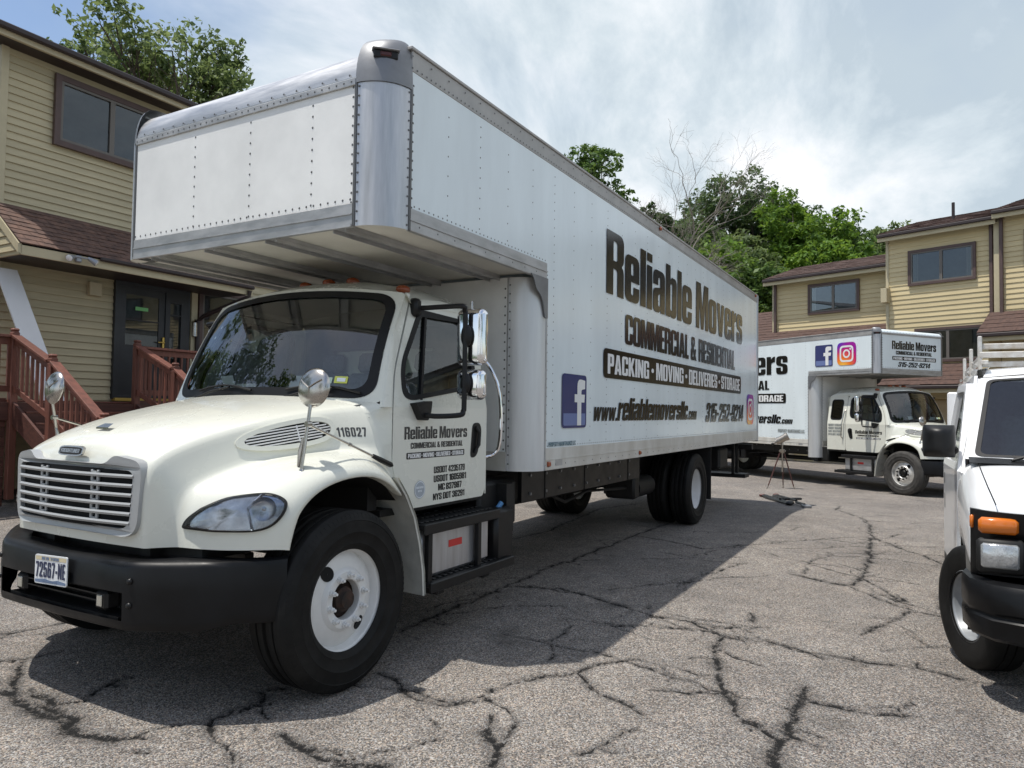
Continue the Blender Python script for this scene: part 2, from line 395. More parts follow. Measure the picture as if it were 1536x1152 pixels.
    G['a'] = (w, [[rnd([(0, .50), (0, X, R), (w, X, R), (w, 0), (w-.18, 0), (w-.18, .06), (.24, 0, .04), (0, 0, .11), (0, .42, .09), (w-s, .47, .02), (w-s, X-h, q), (s, X-h, q), (s, .50)]), rnd([(s, .12, .03), (w-s, .12, .03), (w-s, .36), (s, .32, .04)])]])
    G['b'] = (w, [[rnd([(0, 0), (.19, 0), (.19, .06), (.25, 0, .03), (w, 0, .13), (w, X, .13), (.26, X, .03), (s, X-.06), (s, 1), (0, 1)]), RR(s, h, w-s, X-h, .04)]])
    G['d'] = (w, [[[(w-x, y) for x, y in lp] for lp in G['b'][1][0]]])
    G['c'] = (w-.02, cee(w-.02, X, .29, .48)); G['o'] = (w, ring(w, X))
    G['e'] = (w, [[rnd([(w, .34), (s, .34), (s, .12, .04), (w-s, .12, .04), (w-s, .26), (w, .26), (w, 0, R), (0, 0, R), (0, X, R), (w, X, R)]), RR(s, .45, w-s, X-h, .04)]])
    G['f'] = (.35, [[rnd([(.07, 0), (.27, 0), (.27, .63), (.35, .63), (.35, .77), (.27, .77), (.27, .87, .02), (.35, .87), (.35, 1), (.07, 1, .12), (.07, .77), (0, .77), (0, .63), (.07, .63)])]])
    G['i'] = (s, [[[(0, 0), (s, 0), (s, X), (0, X)]], [[(0, .85), (s, .85), (s, 1), (0, 1)]]])
    G['l'] = (s, [[[(0, 0), (s, 0), (s, 1), (0, 1)]]])
    G['m'] = (.77, [[rnd([(0, 0), (s, 0), (s, .64, .04), (.285, .64, .04), (.285, 0), (.485, 0), (.485, .64, .04), (.57, .64, .04), (.57, 0), (.77, 0), (.77, X, .12), (.56, X, .05), (.48, X-.07), (.42, X, .06), (.26, X, .04), (.19, X-.07), (.19, X), (0, X)])]])
    G['n'] = (w, [[rnd([(0, 0), (s, 0), (s, .64, .04), (w-s, .64, .04), (w-s, 0), (w, 0), (w, X, .12), (.26, X, .04), (.19, X-.07), (.19, X), (0, X)])]])
    G['r'] = (.36, [[rnd([(0, 0), (s, 0), (s, .50, .06), (.36, .55), (.36, X), (.26, X-.02, .04), (.19, X-.12), (.19, X), (0, X)])]])
    G['s'] = (.47, ess(.47, X))
    G['t'] = (.33, [[rnd([(.07, 0, .1), (.33, 0), (.33, .13), (.27, .13), (.27, .63), (.33, .63), (.33, X), (.27, X), (.27, .95), (.07, .95), (.07, X), (0, X), (0, .63), (.07, .63)])]])
    G['v'] = (.50, [[[(0, X), (.14, 0), (.36, 0), (.50, X), (.31, X), (.25, .24), (.19, X)]]])
    G['w'] = (.76, [[[(0, X), (.11, 0), (.30, 0), (.38, .42), (.46, 0), (.65, 0), (.76, X), (.58, X), (.545, .30), (.46, X), (.30, X), (.215, .30), (.18, X)]]])
    G['-'] = (.27, [[[(0, .34), (.27, .34), (.27, .50), (0, .50)]]])
    G['.'] = (.18, [[[(0, 0), (.18, 0), (.18, .17), (0, .17)]]])
    G['*'] = (.26, [[[(.13+.13*math.cos(2*PI*k/16), .5+.13*math.sin(2*PI*k/16)) for k in range(16)]]])
    return G
GL = _glyphs()
def text_shapes(txt, x0, x1, z0, hgt, italic=0.0, gap=.045, sizes=None, space=.20):
    """condensed lettering fitted between x0 and x1, baseline z0; sizes: per-character height factor"""
    xs = []; cur = 0
    for i, ch in enumerate(txt):
        k = sizes[i] if sizes else 1
        if ch == ' ': xs.append(cur); cur += space*k; continue
        xs.append(cur); cur += (GL[ch][0]+gap)*k
    cur -= gap
    tot = cur + italic*1.0*.6
    sx = (x1-x0)/tot; shapes = []
    for i, ch in enumerate(txt):
        if ch == ' ': continue
        k = sizes[i] if sizes else 1
        for sh in GL[ch][1]:
            shapes.append([[(x0+(xs[i]+p[0]*k+italic*p[1]*k)*sx, z0+p[1]*k*hgt) for p in lp] for lp in sh])
    return shapes
def lettering(name, parent, mp, mat_, txt, x0, x1, z0, hgt, italic=0.0, h=0.0, **kw):
    return MB().plate(text_shapes(txt, x0, x1, z0, hgt, italic, **kw), mp, h).build(name, mat_, parent, smooth=0, fixn=False)
def sign_line(parent, mp, txt, x0, x1, z0, z1, h=0.0, name='banner', segs=1):
    b = MB().plate([[RR(x0, z0, x1, z1, (z1-z0)*.22)]], mp, h).build(name, M['vinyl'], parent, smooth=0, fixn=False)
    mz = (z1-z0)
    lettering('banner_lettering', b, mp, M['vinylw'], txt, x0+mz*.35, x1-mz*.35, z0+mz*.15, mz*.68, h=h+.0015)
    return b
def social_f(parent, mp, x0, x1, z0, z1, h=0.0):
    W = x1-x0; Hh = z1-z0; A = lambda a, b: (x0+a*W, z0+b*Hh)
    o = MB().plate([[[A(*p) for p in RR(0, 0, 1, 1, .09)]]], mp, h).build('social_icon', M['fbblue'], parent, smooth=0, fixn=False)
    MB().plate([[[A(*p) for p in rnd([(.05, .045, .05), (.95, .045, .05), (.95, .27), (.05, .27)])]]], mp, h+.0012).build('icon_band', M['fblight'], o, smooth=0, fixn=False)
    f = rnd([(.60, .045), (.77, .045), (.77, .48), (.90, .48), (.92, .63), (.77, .63), (.77, .72, .05), (.93, .74, .0), (.93, .90), (.60, .93, .17), (.60, .63), (.49, .63), (.49, .48), (.60, .48)])
    MB().plate([[[A(*p) for p in f]]], mp, h+.0024).build('icon_letter', M['vinylw'], o, smooth=0, fixn=False)
    return o
def igmat():
    if 'ig' in MATS: return MATS['ig']
    mt = bpy.data.materials.new('gradient_icon_vinyl'); mt.use_nodes = True; t = mt.node_tree; b = t.nodes['Principled BSDF']; b.inputs['Roughness'].default_value = .2
    at = t.nodes.new('ShaderNodeAttribute'); at.attribute_name = 'icon_uv'
    sp = t.nodes.new('ShaderNodeSeparateXYZ'); t.links.new(at.outputs['Vector'], sp.inputs[0])
    def ramp(v, st):
        r = t.nodes.new('ShaderNodeValToRGB'); el = r.color_ramp.elements; el[0].position = st[0][0]; el[0].color = (*st[0][1], 1); el[1].position = st[-1][0]; el[1].color = (*st[-1][1], 1)
        for p, c in st[1:-1]: e = el.new(p); e.color = (*c, 1)
        t.links.new(v, r.inputs[0]); return r.outputs[0]
    ln = t.nodes.new('ShaderNodeVectorMath'); ln.operation = 'DISTANCE'; t.links.new(at.outputs['Vector'], ln.inputs[0]); ln.inputs[1].default_value = (.3, -.08, 0)
    c1 = ramp(ln.outputs['Value'], [(.0, (.95, .62, .09)), (.38, (.90, .20, .02)), (.75, (.62, .015, .13)), (1.0, (.35, .015, .33))])
    l2 = t.nodes.new('ShaderNodeVectorMath'); l2.operation = 'DISTANCE'; t.links.new(at.outputs['Vector'], l2.inputs[0]); l2.inputs[1].default_value = (0, 1.0, 0)
    f2 = ramp(l2.outputs['Value'], [(.0, (1, 1, 1)), (.55, (0, 0, 0))])
    mx = t.nodes.new('ShaderNodeMix'); mx.data_type = 'RGBA'; t.links.new(f2, mx.inputs[0]); t.links.new(c1, mx.inputs[6]); mx.inputs[7].default_value = (.05, .04, .50, 1)
    t.links.new(mx.outputs[2], b.inputs['Base Color']); MATS['ig'] = mt; return mt
def social_cam(parent, mp, x0, x1, z0, z1, h=0.0):
    W = x1-x0; Hh = z1-z0; A = lambda a, b: (x0+a*W, z0+b*Hh)
    mb = MB(); n = 10; uv = []
    # tessellated rounded square carrying its own 0..1 coordinates
    ringpts = RR(0, 0, 1, 1, .24, 6); rings = []
    for k in range(6):
        s_ = 1-k/6; rings.append([(.5+(p[0]-.5)*s_, .5+(p[1]-.5)*s_) for p in ringpts])
    for rg in rings: uv += rg
    mb.grid([[mp(*A(*p), h) for p in rg] for rg in rings], close_u=True)
    mb.f.append(tuple(range(5*len(ringpts), 6*len(ringpts))))
    o = mb.build('social_icon', igmat(), parent, smooth=0, fixn=False)
    at = o.data.attributes.new('icon_uv', 'FLOAT_VECTOR', 'POINT')
    at.data.foreach_set('vector', [c for p in uv for c in (p[0], p[1], 0.0)])
    circ = lambda r, cx=.5, cy=.5: [(cx+r*math.cos(2*PI*k/24), cy+r*math.sin(2*PI*k/24)) for k in range(24)]
    sh = [[RR(.14, .14, .86, .86, .20, 6), RR(.22, .22, .78, .78, .14, 6)], [circ(.19), circ(.115)], [circ(.043, .70, .70)]]
    MB().plate([[[A(*p) for p in lp] for lp in s_] for s_ in sh], mp, h+.0016).build('icon_outline', M['vinylw'], o, smooth=0, fixn=False)
    return o
# ------------------------------------------------------------------ moving truck (local x to the rear, y across, origin under the front axle)
def lerp(a, b, t): return a+(b-a)*t
def V3(*a): return Vector(a)

HOOD = [
 [(-.880,0,.87),(-.885,0,1.0),(-.888,0,1.15),(-.885,0,1.30),(-.86,0,1.395),(-.70,0,1.485),(-.42,0,1.56),(-.08,0,1.63),(.14,0,1.665),(.27,0,1.69)],
 [(-.877,.28,.87),(-.882,.28,1.0),(-.885,.28,1.15),(-.88,.28,1.295),(-.855,.28,1.385),(-.69,.29,1.475),(-.41,.31,1.555),(-.07,.33,1.625),(.15,.36,1.66),(.29,.40,1.685)],
 [(-.862,.50,.87),(-.867,.50,1.0),(-.87,.50,1.15),(-.865,.50,1.28),(-.835,.50,1.36),(-.67,.52,1.445),(-.39,.57,1.53),(-.05,.63,1.60),(.17,.70,1.635),(.33,.76,1.66)],
 [(-.855,.605,.87),(-.86,.605,1.0),(-.86,.607,1.14),(-.855,.61,1.26),(-.81,.617,1.335),(-.64,.645,1.41),(-.37,.71,1.495),(-.03,.785,1.56),(.20,.875,1.60),(.38,.95,1.62)],
 [(-.80,.64,.87),(-.80,.64,1.0),(-.79,.645,1.12),(-.77,.65,1.20),(-.73,.66,1.245),(-.59,.685,1.305),(-.34,.75,1.385),(0,.825,1.44),(.22,.93,1.465),(.40,1.03,1.48)],
 [(-.735,.70,.87),(-.73,.70,.97),(-.715,.70,1.07),(-.685,.70,1.14),(-.64,.71,1.18),(-.51,.735,1.235),(-.29,.795,1.30),(.02,.87,1.335),(.24,.97,1.355),(.41,1.055,1.365)],
 [(-.70,.92,.87),(-.695,.92,.97),(-.675,.92,1.07),(-.64,.92,1.14),(-.60,.92,1.185),(-.47,.93,1.25),(-.26,.96,1.31),(.05,1.0,1.34),(.26,1.05,1.335),(.42,1.08,1.30)],
 [(-.59,1.09,.87),(-.585,1.09,.96),(-.565,1.09,1.05),(-.535,1.09,1.12),(-.50,1.09,1.165),(-.39,1.10,1.235),(-.20,1.12,1.29),(.08,1.13,1.315),(.28,1.12,1.30),(.44,1.10,1.23)],
 [(-.49,1.19,.87),(-.48,1.195,.95),(-.465,1.20,1.03),(-.445,1.20,1.09),(-.42,1.20,1.125),(-.33,1.205,1.19),(-.16,1.21,1.25),(.10,1.215,1.27),(.32,1.20,1.235),(.49,1.17,1.12)],
 [(-.44,1.21,.86),(-.43,1.212,.91),(-.415,1.215,.965),(-.395,1.217,1.02),(-.37,1.218,1.06),(-.29,1.22,1.13),(-.14,1.222,1.19),(.10,1.225,1.215),(.33,1.215,1.175),(.52,1.185,1.05)],
 [(-.42,1.16,.86),(-.41,1.16,.91),(-.395,1.16,.965),(-.375,1.16,1.02),(-.35,1.16,1.06),(-.275,1.16,1.13),(-.13,1.16,1.19),(.10,1.16,1.215),(.32,1.16,1.17),(.505,1.13,1.05)],
]
def ws_pt(u, w):
    """windscreen surface: u -1..1 across, w 0..1 upward"""
    hv = lerp(1.03, .955, w); xe = lerp(.47, .81, w) ; dep = lerp(.17, .13, w)
    return V3(xe-dep*(1-u*u) + .03*math.sin(w*PI)*-1, u*hv, lerp(1.655, 2.415, w)+.05*(1-u*u)*w + .02*(1-u*u))
VS0, VSZ0 = 1.075, 1.62   # cab side: vertical below VSZ0
def side_v(z): return VS0 if z <= VSZ0 else VS0-(z-VSZ0)*.185

def wheel(parent, x, side, ycen, style, steer=0.0, rear=False, tyre='rubber', rim='rim', R=.51, nuts=True):
    """wheel with its own object; outer face looks towards side*y"""
    s = side
    prof_t = [(.285, -.11), (.30, -.125), (.318, -.132), (.322, -.136), (.328, -.134), (.36, -.145), (.385, -.149), (.388, -.152), (.394, -.1495), (.43, -.150), (.452, -.147), (.455, -.150), (.461, -.145), (.475, -.140), (.497, -.125), (.505, -.112)]
    tread = []
    for k, yy in enumerate((-.112, -.062, -.052, -.012, .012, .052, .062, .112)): pass
    for a, b in ((-.110, -.066), (-.054, -.016), (.016, .054), (.066, .110)):
        tread += [(R-.002, a), (R, a+.006), (R, b-.006), (R-.002, b), (R-.016, b+.003), (R-.016, b+.009)]
    tread = tread[:-2]
    prof = prof_t + tread + [(r, -h) for r, h in reversed(prof_t)]
    prof = [(r*R/.51, h*s) for r, h in prof]
    if rear: d_off = -.02
    pr = [(.300, .118), (.305, .108), (.292, .100), (.280, .092), (.274, .06)]
    if not rear:
        pr += [(.268, .045), (.245, .062), (.215, .074), (.182, .082), (.168, .098), (.160, .104), (.118, .104), (.112, .098), (.112, .04)]
    else:
        pr += [(.262, -.02), (.240, -.055), (.200, -.065), (.165, -.068), (.155, -.062), (.115, -.062), (.110, -.04), (.110, -.08)]
    pr += [(.10, -.09), (.285, -.09), (.30, -.118)]
    mb = MB().lathe([(r*R/.51, h*s) for r, h in pr], (0, 0, 0), (0, 1, 0), 48)
    w = mb.build('wheel', M[rim], parent, smooth=30)
    if not rear and tyre == 'rubber':
        rb = MB()
        for k in range(90):
            a = 2*PI*k/90; u_ = V3(math.cos(a), 0, math.sin(a)); t_ = V3(-math.sin(a), 0, math.cos(a))
            for (r0, r1, h0, h1) in ((.470, .492, .1435, .1305),):
                p_ = [u_*r0-t_*.006+V3(0, s*h0, 0), u_*r0+t_*.006+V3(0, s*h0, 0), u_*r1+t_*.006+V3(0, s*h1, 0), u_*r1-t_*.006+V3(0, s*h1, 0)]
                rb.add(p_+[q_-V3(0, s*.006, 0) for q_ in p_], [(0, 1, 2, 3), (0, 4, 5, 1), (1, 5, 6, 2), (2, 6, 7, 3), (3, 7, 4, 0)])
        rb.build('sidewall_rib', M[tyre], w, smooth=0, kind='stuff')
    w.location = (x, ycen, R); w.rotation_euler = (0, 0, steer)
    MB().lathe(prof, (0, 0, 0), (0, 1, 0), 72).build('tyre', M[tyre], w, smooth=40)
    hub = MB()
    if not rear:
        hub.lathe([(.110, .05), (.105, .035), (.075, .03), (.070, .085), (.058, .095), (.05, .115), (.001, .118)], (0, 0, 0), (0, s, 0), 20)
    else:
        hub.lathe([(.108, -.07), (.10, -.045), (.085, -.035), (.001, -.032)], (0, 0, 0), (0, s, 0), 20)
    hub.build('hub', M['rust'] if rim == 'rim' else M['black'], w, smooth=40)
    if nuts:
        nut = None
        base_h = .103 if not rear else -.062
        for k in range(10):
            a = 2*PI*(k+.3)/10; r = .140
            if nut is None:
                nm = MB().cyl((0, 0, 0), (0, s*.012, 0), .021, .019, 8).cyl((0, s*.011, 0), (0, s*.030, 0), .0155, .0155, 6).cyl((0, s*.030, 0), (0, s*.047, 0), .009, .008, 8)
                nut = nm.build('lug_nut', M[rim] if rim == 'rim' else M['black'], w, smooth=30); o = nut
            else: o = share(nut, 'lug_nut', w)
            o.location = (r*math.cos(a), s*base_h, r*math.sin(a))
    for a in ((2.25, 2.25+PI) if not rear else (1.0, 1.0+PI)):
        r = .212
        tl = .42 if not rear else -.1
        MB().lathe([(.042, -.004), (.041, .0025), (.001, .0028)], (r*math.cos(a), s*(.0765 if not rear else -.0625), r*math.sin(a)), (tl*math.cos(a), s, tl*math.sin(a)), 24).build('hand_hole_shade', M['dark'], w, smooth=40)  # dark disc proud of the rim stands in for the shade inside a hole
    return w

def ringstrip(mb, S, c0, c1):
    mb.grid([[S(*p) for p in c0], [S(*p) for p in c1]], close_u=True)

def sub_pair(c0, c1, m=6):
    a, b = [], []
    n = len(c0)
    for i in range(n):
        j = (i+1) % n; k = m*2 if math.hypot(c0[j][0]-c0[i][0], c0[j][1]-c0[i][1]) > .3 else 1
        for q in range(k):
            t = q/k; a.append((lerp(c0[i][0], c0[j][0], t), lerp(c0[i][1], c0[j][1], t))); b.append((lerp(c1[i][0], c1[j][0], t), lerp(c1[i][1], c1[j][1], t)))
    return a, b
def cabin(T, ext):
    XB = 1.74+ext                      # back of cab
    cab = MB()
    # windscreen surround: painted border between the rubber seal and the edges of the front
    inn = RR(-.90, .085, .90, .905, .13, 8); sealo = RR(-.965, .012, .965, .968, .17, 8)
    inn, sealo = sub_pair(inn, sealo)
    n = len(inn)
    def to_edge(p):   # push outwards to the border rectangle
        x, y = p; y2 = (y-.49)/.49
        k = max(abs(x), abs(y2)); return (x/k*1.0, .49+.49*y2/k*1.04)
    edge = [to_edge(p) for p in sealo]
    ringstrip(cab, ws_pt, sealo, edge)
    # A pillars: rounded strip from windscreen edge round to the door edge
    def door_front(z): return .540 if z < 1.62 else (lerp(.540, .60, (z-1.62)/.24) if z < 1.86 else lerp(.60, .865, (z-1.86)/.505))
    for s in (-1, 1):
        rows = []
        for k in range(9):
            w = -.05+1.06*k/8; p = ws_pt(s*1.0, w); z = p.z
            q = V3(door_front(z), s*side_v(z), z)
            c = V3(p.x+.0, s*(side_v(z)+.004), z)
            rows.append([p*(1-t)**2+c*(2*t*(1-t))+q*t*t for t in (0, .2, .4, .6, .8, 1)])
        cab.grid(rows, flip=(s > 0))
        row0 = [Vector((p.x, abs(p.y), p.z)) for p in rows[0]]
    # cowl: from just under the hood's rear edge back to the windscreen foot and the door edge
    def rear(st):
        P = [Vector(ln[st]) for ln in HOOD]; o_ = []
        for k in range(9):
            q_ = (P[k-1] if k else V3(P[1].x, -P[1].y, P[1].z)); lim = (q_+P[k]*4+P[k+1])/6
            o_.append(lim.lerp(P[k], .45 if k in (3, 5) else 0))
        return o_
    def ins(P): return P[:3]+[P[2].lerp(P[3], .7)]+P[3:4]+[P[3].lerp(P[4], .33)+V3(0, .008, .008), P[3].lerp(P[4], .66)+V3(0, .008, .006)]+P[4:]
    A_ = ins(rear(-1)); A2 = ins(rear(-2))
    Bp = [ws_pt(0, -.010), ws_pt(.42, -.010), ws_pt(.8, -.010), ws_pt(.97, -.012), row0[0].lerp(ws_pt(1, -.012), .6), row0[3], row0[5], V3(.54, 1.0745, 1.53), V3(.54, 1.0745, 1.38), V3(.545, 1.0745, 1.28), V3(.57, 1.073, 1.20), V3(.60, 1.072, 1.10)]
    for s in (-1, 1):
        rws = []
        for a, a2, b in zip(A_, A2, Bp):
            p = a.lerp(a2, .35); p = V3(p.x, p.y-.02, p.z-.02); a1 = V3(a.x, a.y-.002, a.z-.002)
            rws.append([V3(q.x, s*q.y, q.z) for q in (p, a1, a1.lerp(b, .5)+V3(0, 0, -.002), b)])
        cab.grid(rws, flip=(s > 0))
    # roof
    us = [(-1+2*k/16) for k in range(17)]
    rows = [[ws_pt(u, .985) for u in us]]
    xs = [(.90, 2.53, .915), (1.02, 2.575, .925), (1.25, 2.595, .93), (1.5, 2.59, .93), (XB-.18, 2.57, .93), (XB-.06, 2.52, .92), (XB-.01, 2.42, .905), (XB, 2.25, .90)]
    for x, zc_, hv in xs:
        row = []
        for u in us:
            a = abs(u)
            xx = x - (.10*(1-u*u) if x < .95 else (.05*(1-u*u) if x < 1.1 else 0))
            drop = .11*a**4 + .065*a*a
            row.append(V3(xx, math.copysign(hv*min(1, a*1.0), u) if a else 0, zc_-drop))
        rows.append(row)
    cab.grid(rows)
    # roof edge down to the door top on each side
    for s in (-1, 1):
        rws = []
        for x, zc_, hv in xs[:6]:
            z0 = zc_-.175; xx = x
            rws.append([V3(xx, s*hv, z0), V3(xx, s*(hv+.018), z0-.025), V3(xx, s*side_v(2.33), 2.33 if x < XB-.1 else 2.30)])
        p = ws_pt(s, .985); rws.insert(0, [p, p+V3(.01, s*.01, -.01), p+V3(.03, s*.02, -.04)])
        cab.grid(rws, flip=(s < 0))
        # rear side pillar strip and rear corner
        rws = []
        for z in (.95, 1.3, 1.62, 2.0, 2.33):
            v = side_v(z); rws.append([V3(1.695+ext, s*v, z), V3(XB-.03, s*v, z), V3(XB-.004, s*(v-.03), z), V3(XB, s*(v-.08), z)])
        cab.grid(rws, flip=(s < 0))
        if ext:
            # fixed rear quarter with its own window opening
            a0, a1 = 1.70, 1.70+ext-.005
            mp = lambda a, b, h, s=s: (a, s*(side_v(b)+h), b)
            cab.plate([[[(a0, .95), (a1, .95), (a1, VSZ0), (a0, VSZ0)]]], mp, 0)
            cab.plate([[[(a0, VSZ0), (a1, VSZ0), (a1, 2.33), (a0, 2.33)], RR(a0+.12, 1.72, a1-.07, 2.24, .09)]], mp, 0)
    rws = [[V3(XB, -.99, z), V3(XB, .99, z)] for z in (.95, 1.7, 2.3)]
    cab.grid(rws)
    # floor and firewall
    co = cab.build('cab', M['paint'], T, smooth=40)
    MB().box(.50, XB-.01, -1.02, 1.02, .90, .945).box(.40, .49, -1.0, 1.0, .95, 1.55).build('cab_floor', M['frame'], co)
    # interior lining
    MB().box(.47, .50, -.95, .95, .95, 1.55).build('firewall', M['interior'], co)
    it = MB().box(XB-.05, XB-.03, -.9, .9, .95, 1.75).box(XB-.05, XB-.03, -.9, -.55, 1.75, 2.3).box(XB-.05, XB-.03, .55, .9, 1.75, 2.3).box(XB-.05, XB-.03, -.55, .55, 2.12, 2.3)
    it.build('rear_lining', M['interior'], co)
    MB().grid([[V3(x, u*.84, 2.41+.05*(1-u*u)) for u in (-1, -.5, 0, .5, 1)] for x in (.86, 1.2, XB-.08)]).build('headliner', M['interior_l'], co)
    d = MB()
    rows = []
    for x, z in ((.36, 1.625), (.55, 1.66), (.75, 1.64), (.82, 1.58), (.82, 1.2)):
        rows.append([V3(x - (.12*(1-u*u) if x < .5 else 0), u*.93, z) for u in (-1, -.6, -.2, .2, .6, 1)])
    d.grid(rows)
    d.build('dashboard', M['interior'], co, smooth=40)
    sw = MB(); c0 = V3(.98, -.5, 1.63); ax = V3(-.55, 0, .83).normalized(); a = V3(0, 1, 0); b = ax.cross(a)
    sw.tube([c0 + a*(.22*math.cos(2*PI*k/24)) + b*(.22*math.sin(2*PI*k/24)) for k in range(25)], .016, 8, caps=False)
    for t in (0.3, PI-.3, -PI/2): sw.cyl(c0, c0+a*(.21*math.cos(t))+b*(.21*math.sin(t)), .014)
    sw.cyl(c0-ax*.02, c0+ax*.02, .06, .06, 14).cyl(c0, c0-ax*.35, .03, .03)
    sw.build('steering_wheel', M['black'], co)
    for i, yy in enumerate((-.5, .12, .55)):
        se = MB().box(1.15, 1.6, yy-.24, yy+.24, 1.20, 1.34, .05)
        mrot = Matrix.Translation((1.58, yy, 1.30)) @ Matrix.Rotation(.16, 4, 'Y')
        se.box(-.06, .06, -.23, .23, 0, .62, .05, xf=mrot).box(-.04, .04, -.13, .13, .63, .80, .035, xf=mrot)
        se.box(1.2, 1.55, yy-.2, yy+.2, .95, 1.2)
        se.build('seat', M['seatm'], co, smooth=50)
    # windscreen glass, seal, wipers
    g = MB(); rings = []
    for k in range(9):
        f = 1-k/9.0; rings.append([ws_pt(p[0]*f, .495+(p[1]-.495)*f) + V3(.004, 0, 0) for p in dense(RR(-.93, .05, .93, .935, .15, 8))])
    g.grid(rings, close_u=True); nn = len(rings[0]); g.f.append(tuple(range(8*nn, 9*nn)))
    wsg = g.build('windscreen', M['glass'], co, smooth=180)
    sl = MB(); lift = lambda u, w: ws_pt(u, w)+V3(-.006, 0, .002)
    ringstrip(sl, lift, inn, sealo)
    ringstrip(sl, ws_pt, [(p[0]*1.0, p[1]) for p in sealo], sealo)
    sl.build('windscreen_seal', M['seal'], wsg, smooth=40)
    for y0, y1 in ((-.30, -.88), (.62, -.02)):
        wp = MB(); a = ws_pt(y0, -.01)+V3(-.03, 0, .0); b = ws_pt((y0+y1)/2-.1, .075)+V3(-.035, 0, .01)
        wp.tube([a, a.lerp(b, .5)+V3(-.01, 0, .012), b], .009, 6)
        wp.tube([ws_pt(y0+(y1-y0)*t-.0, .055+.05*math.sin(t*PI))+V3(-.022, 0, .004) for t in (0.05, .25, .5, .75, 1)], .008, 6)
        wp.build('wiper', M['black'], wsg)
    pp = MB()
    for (u, dx, rz, w_, l_) in ((-.55, .10, .5, .20, .28), (-.42, .13, -.3, .2, .27), (-.2, .12, .9, .2, .28), (.25, .14, .2, .22, .3), (.45, .1, 1.2, .2, .27), (.0, .12, .1, .2, .25)):
        c = ws_pt(u, .0); mt_ = Matrix.Translation((c.x+dx+.12, c.y, 1.672+random.random()*.03)) @ Matrix.Rotation(rz, 4, 'Z') @ Matrix.Rotation(-.25*random.random(), 4, 'Y')
        pp.box(-w_/2, w_/2, -l_/2, l_/2, 0, .004, xf=mt_)
    for (u, w0, dw, wd_, tilt) in ((-.50, .03, .16, .26, .10), (-.36, .02, .12, .22, -.12), (.30, .03, .17, .15, .2), (.12, .02, .10, .2, 0), (-.72, .015, .07, .25, 0)):
        pp.add([ws_pt(u-wd_/2+tilt*b_*.4+(a_*wd_), w0+b_*dw)+V3(.03+.05*(1-b_), 0, .0) for a_, b_ in ((0, 0), (1, 0), (1, 1), (0, 1))], [(0, 1, 2, 3)])
    pp.build('papers', M['paper'], co, smooth=0, kind='stuff')
    stk = MB().plate([[RR(-.76, .135, -.665, .195, .006)]], lambda a, b, h: ws_pt(a, b)+V3(-.001, 0, 0)); stk.build('inspection_sticker', M['sticker_y'], wsg, smooth=0, fixn=False)
    MB().plate([[RR(-.745, .150, -.685, .182, .004)]], lambda a, b, h: ws_pt(a, b)+V3(-.003, 0, 0)).build('sticker_print', M['paper'], wsg, smooth=0, fixn=False)
    MB().plate([[RR(-.65, .13, -.565, .182, .004)]], lambda a, b, h: ws_pt(a, b)+V3(-.001, 0, 0)).build('registration_sticker', M['sticker_g'], wsg, smooth=0, fixn=False)
    # roof marker lamps
    ml = None
    for yy in (-.78, -.25, 0, .25, .78):
        if ml is None:
            ml = MB().ball((0, 0, 0), .055, 14, 8, (1.15, .85, .65)).build('marker_lamp', M['amber_d'], co, smooth=60); o = ml
        else: o = share(ml, 'marker_lamp', co)
        o.location = (1.05 if abs(yy) < .5 else 1.0, yy, 2.59-.075*(yy/.92)**2-.11*(yy/.92)**4)
    # doors
    for s in (-1, 1):
        mp = lambda a, b, h, s=s: (a, s*(side_v(b)+h), b)
        lo = rnd([(.548, VSZ0), (.545, 1.24, .05), (.60, 1.08, .08), (.745, .935, .04), (1.66, .935, .03), (1.69, .99), (1.69, VSZ0)])
        dm = MB().plate([[lo]], mp, -.03, .004)
        win = rnd([(.675, 1.905, .10), (.655, 1.70, .07), (.74, 1.665, .06), (1.56, 1.775, .07), (1.60, 1.90, .05), (1.60, 2.245, .06), (1.52, 2.305, .06), (1.00, 2.318, .06), (.95, 2.295, .04)], 6)
        fr = rnd([(.548, VSZ0), (1.69, VSZ0), (1.69, 2.30, .06), (1.62, 2.355, .05), (.882, 2.365, .03), (.613, 1.86, .06)])
        dm.plate([[fr, win]], mp, -.03, .004)
        door = dm.build('door', M['paint'], co, smooth=30)
        # window rubber, glass and quarter divider
        cx_, cz_ = 1.1, 2.0
        shrink = lambda p, d: (p[0]+(cx_-p[0])*d/max(.05, math.hypot(p[0]-cx_, p[1]-cz_)), p[1]+(cz_-p[1])*d/max(.05, math.hypot(p[0]-cx_, p[1]-cz_)))
        MB().plate([[[shrink(p, -.004) for p in win], [shrink(p, .045) for p in win]]], mp, -.02, .009).build('window_seal', M['seal'], door, smooth=30)
        MB().plate([[[shrink(p, .02) for p in win]]], mp, -.012).build('window_glass', M['glass_t'], door, smooth=0)
        MB().plate([[[(.845, 1.67), (.87, 1.67), (1.065, 2.31), (1.04, 2.31)]]], mp, -.018, .006).build('window_divider', M['seal'], door)
        # handle in its recess
        hs = rnd([(1.47, 1.235, .05), (1.565, 1.25, .05), (1.63, 1.44, .05), (1.60, 1.51, .04), (1.50, 1.505, .04), (1.49, 1.42, .05)], 6)
        hd = MB().plate([[hs]], mp, -.001, .008).build('door_handle', M['black'], door, smooth=30)
        MB().tube([mp(1.535, 1.475, .012), mp(1.565, 1.43, .028), mp(1.555, 1.34, .03), mp(1.52, 1.28, .014)], [.012, .014, .014, .01], 8).build('handle_lever', M['frame'], hd)
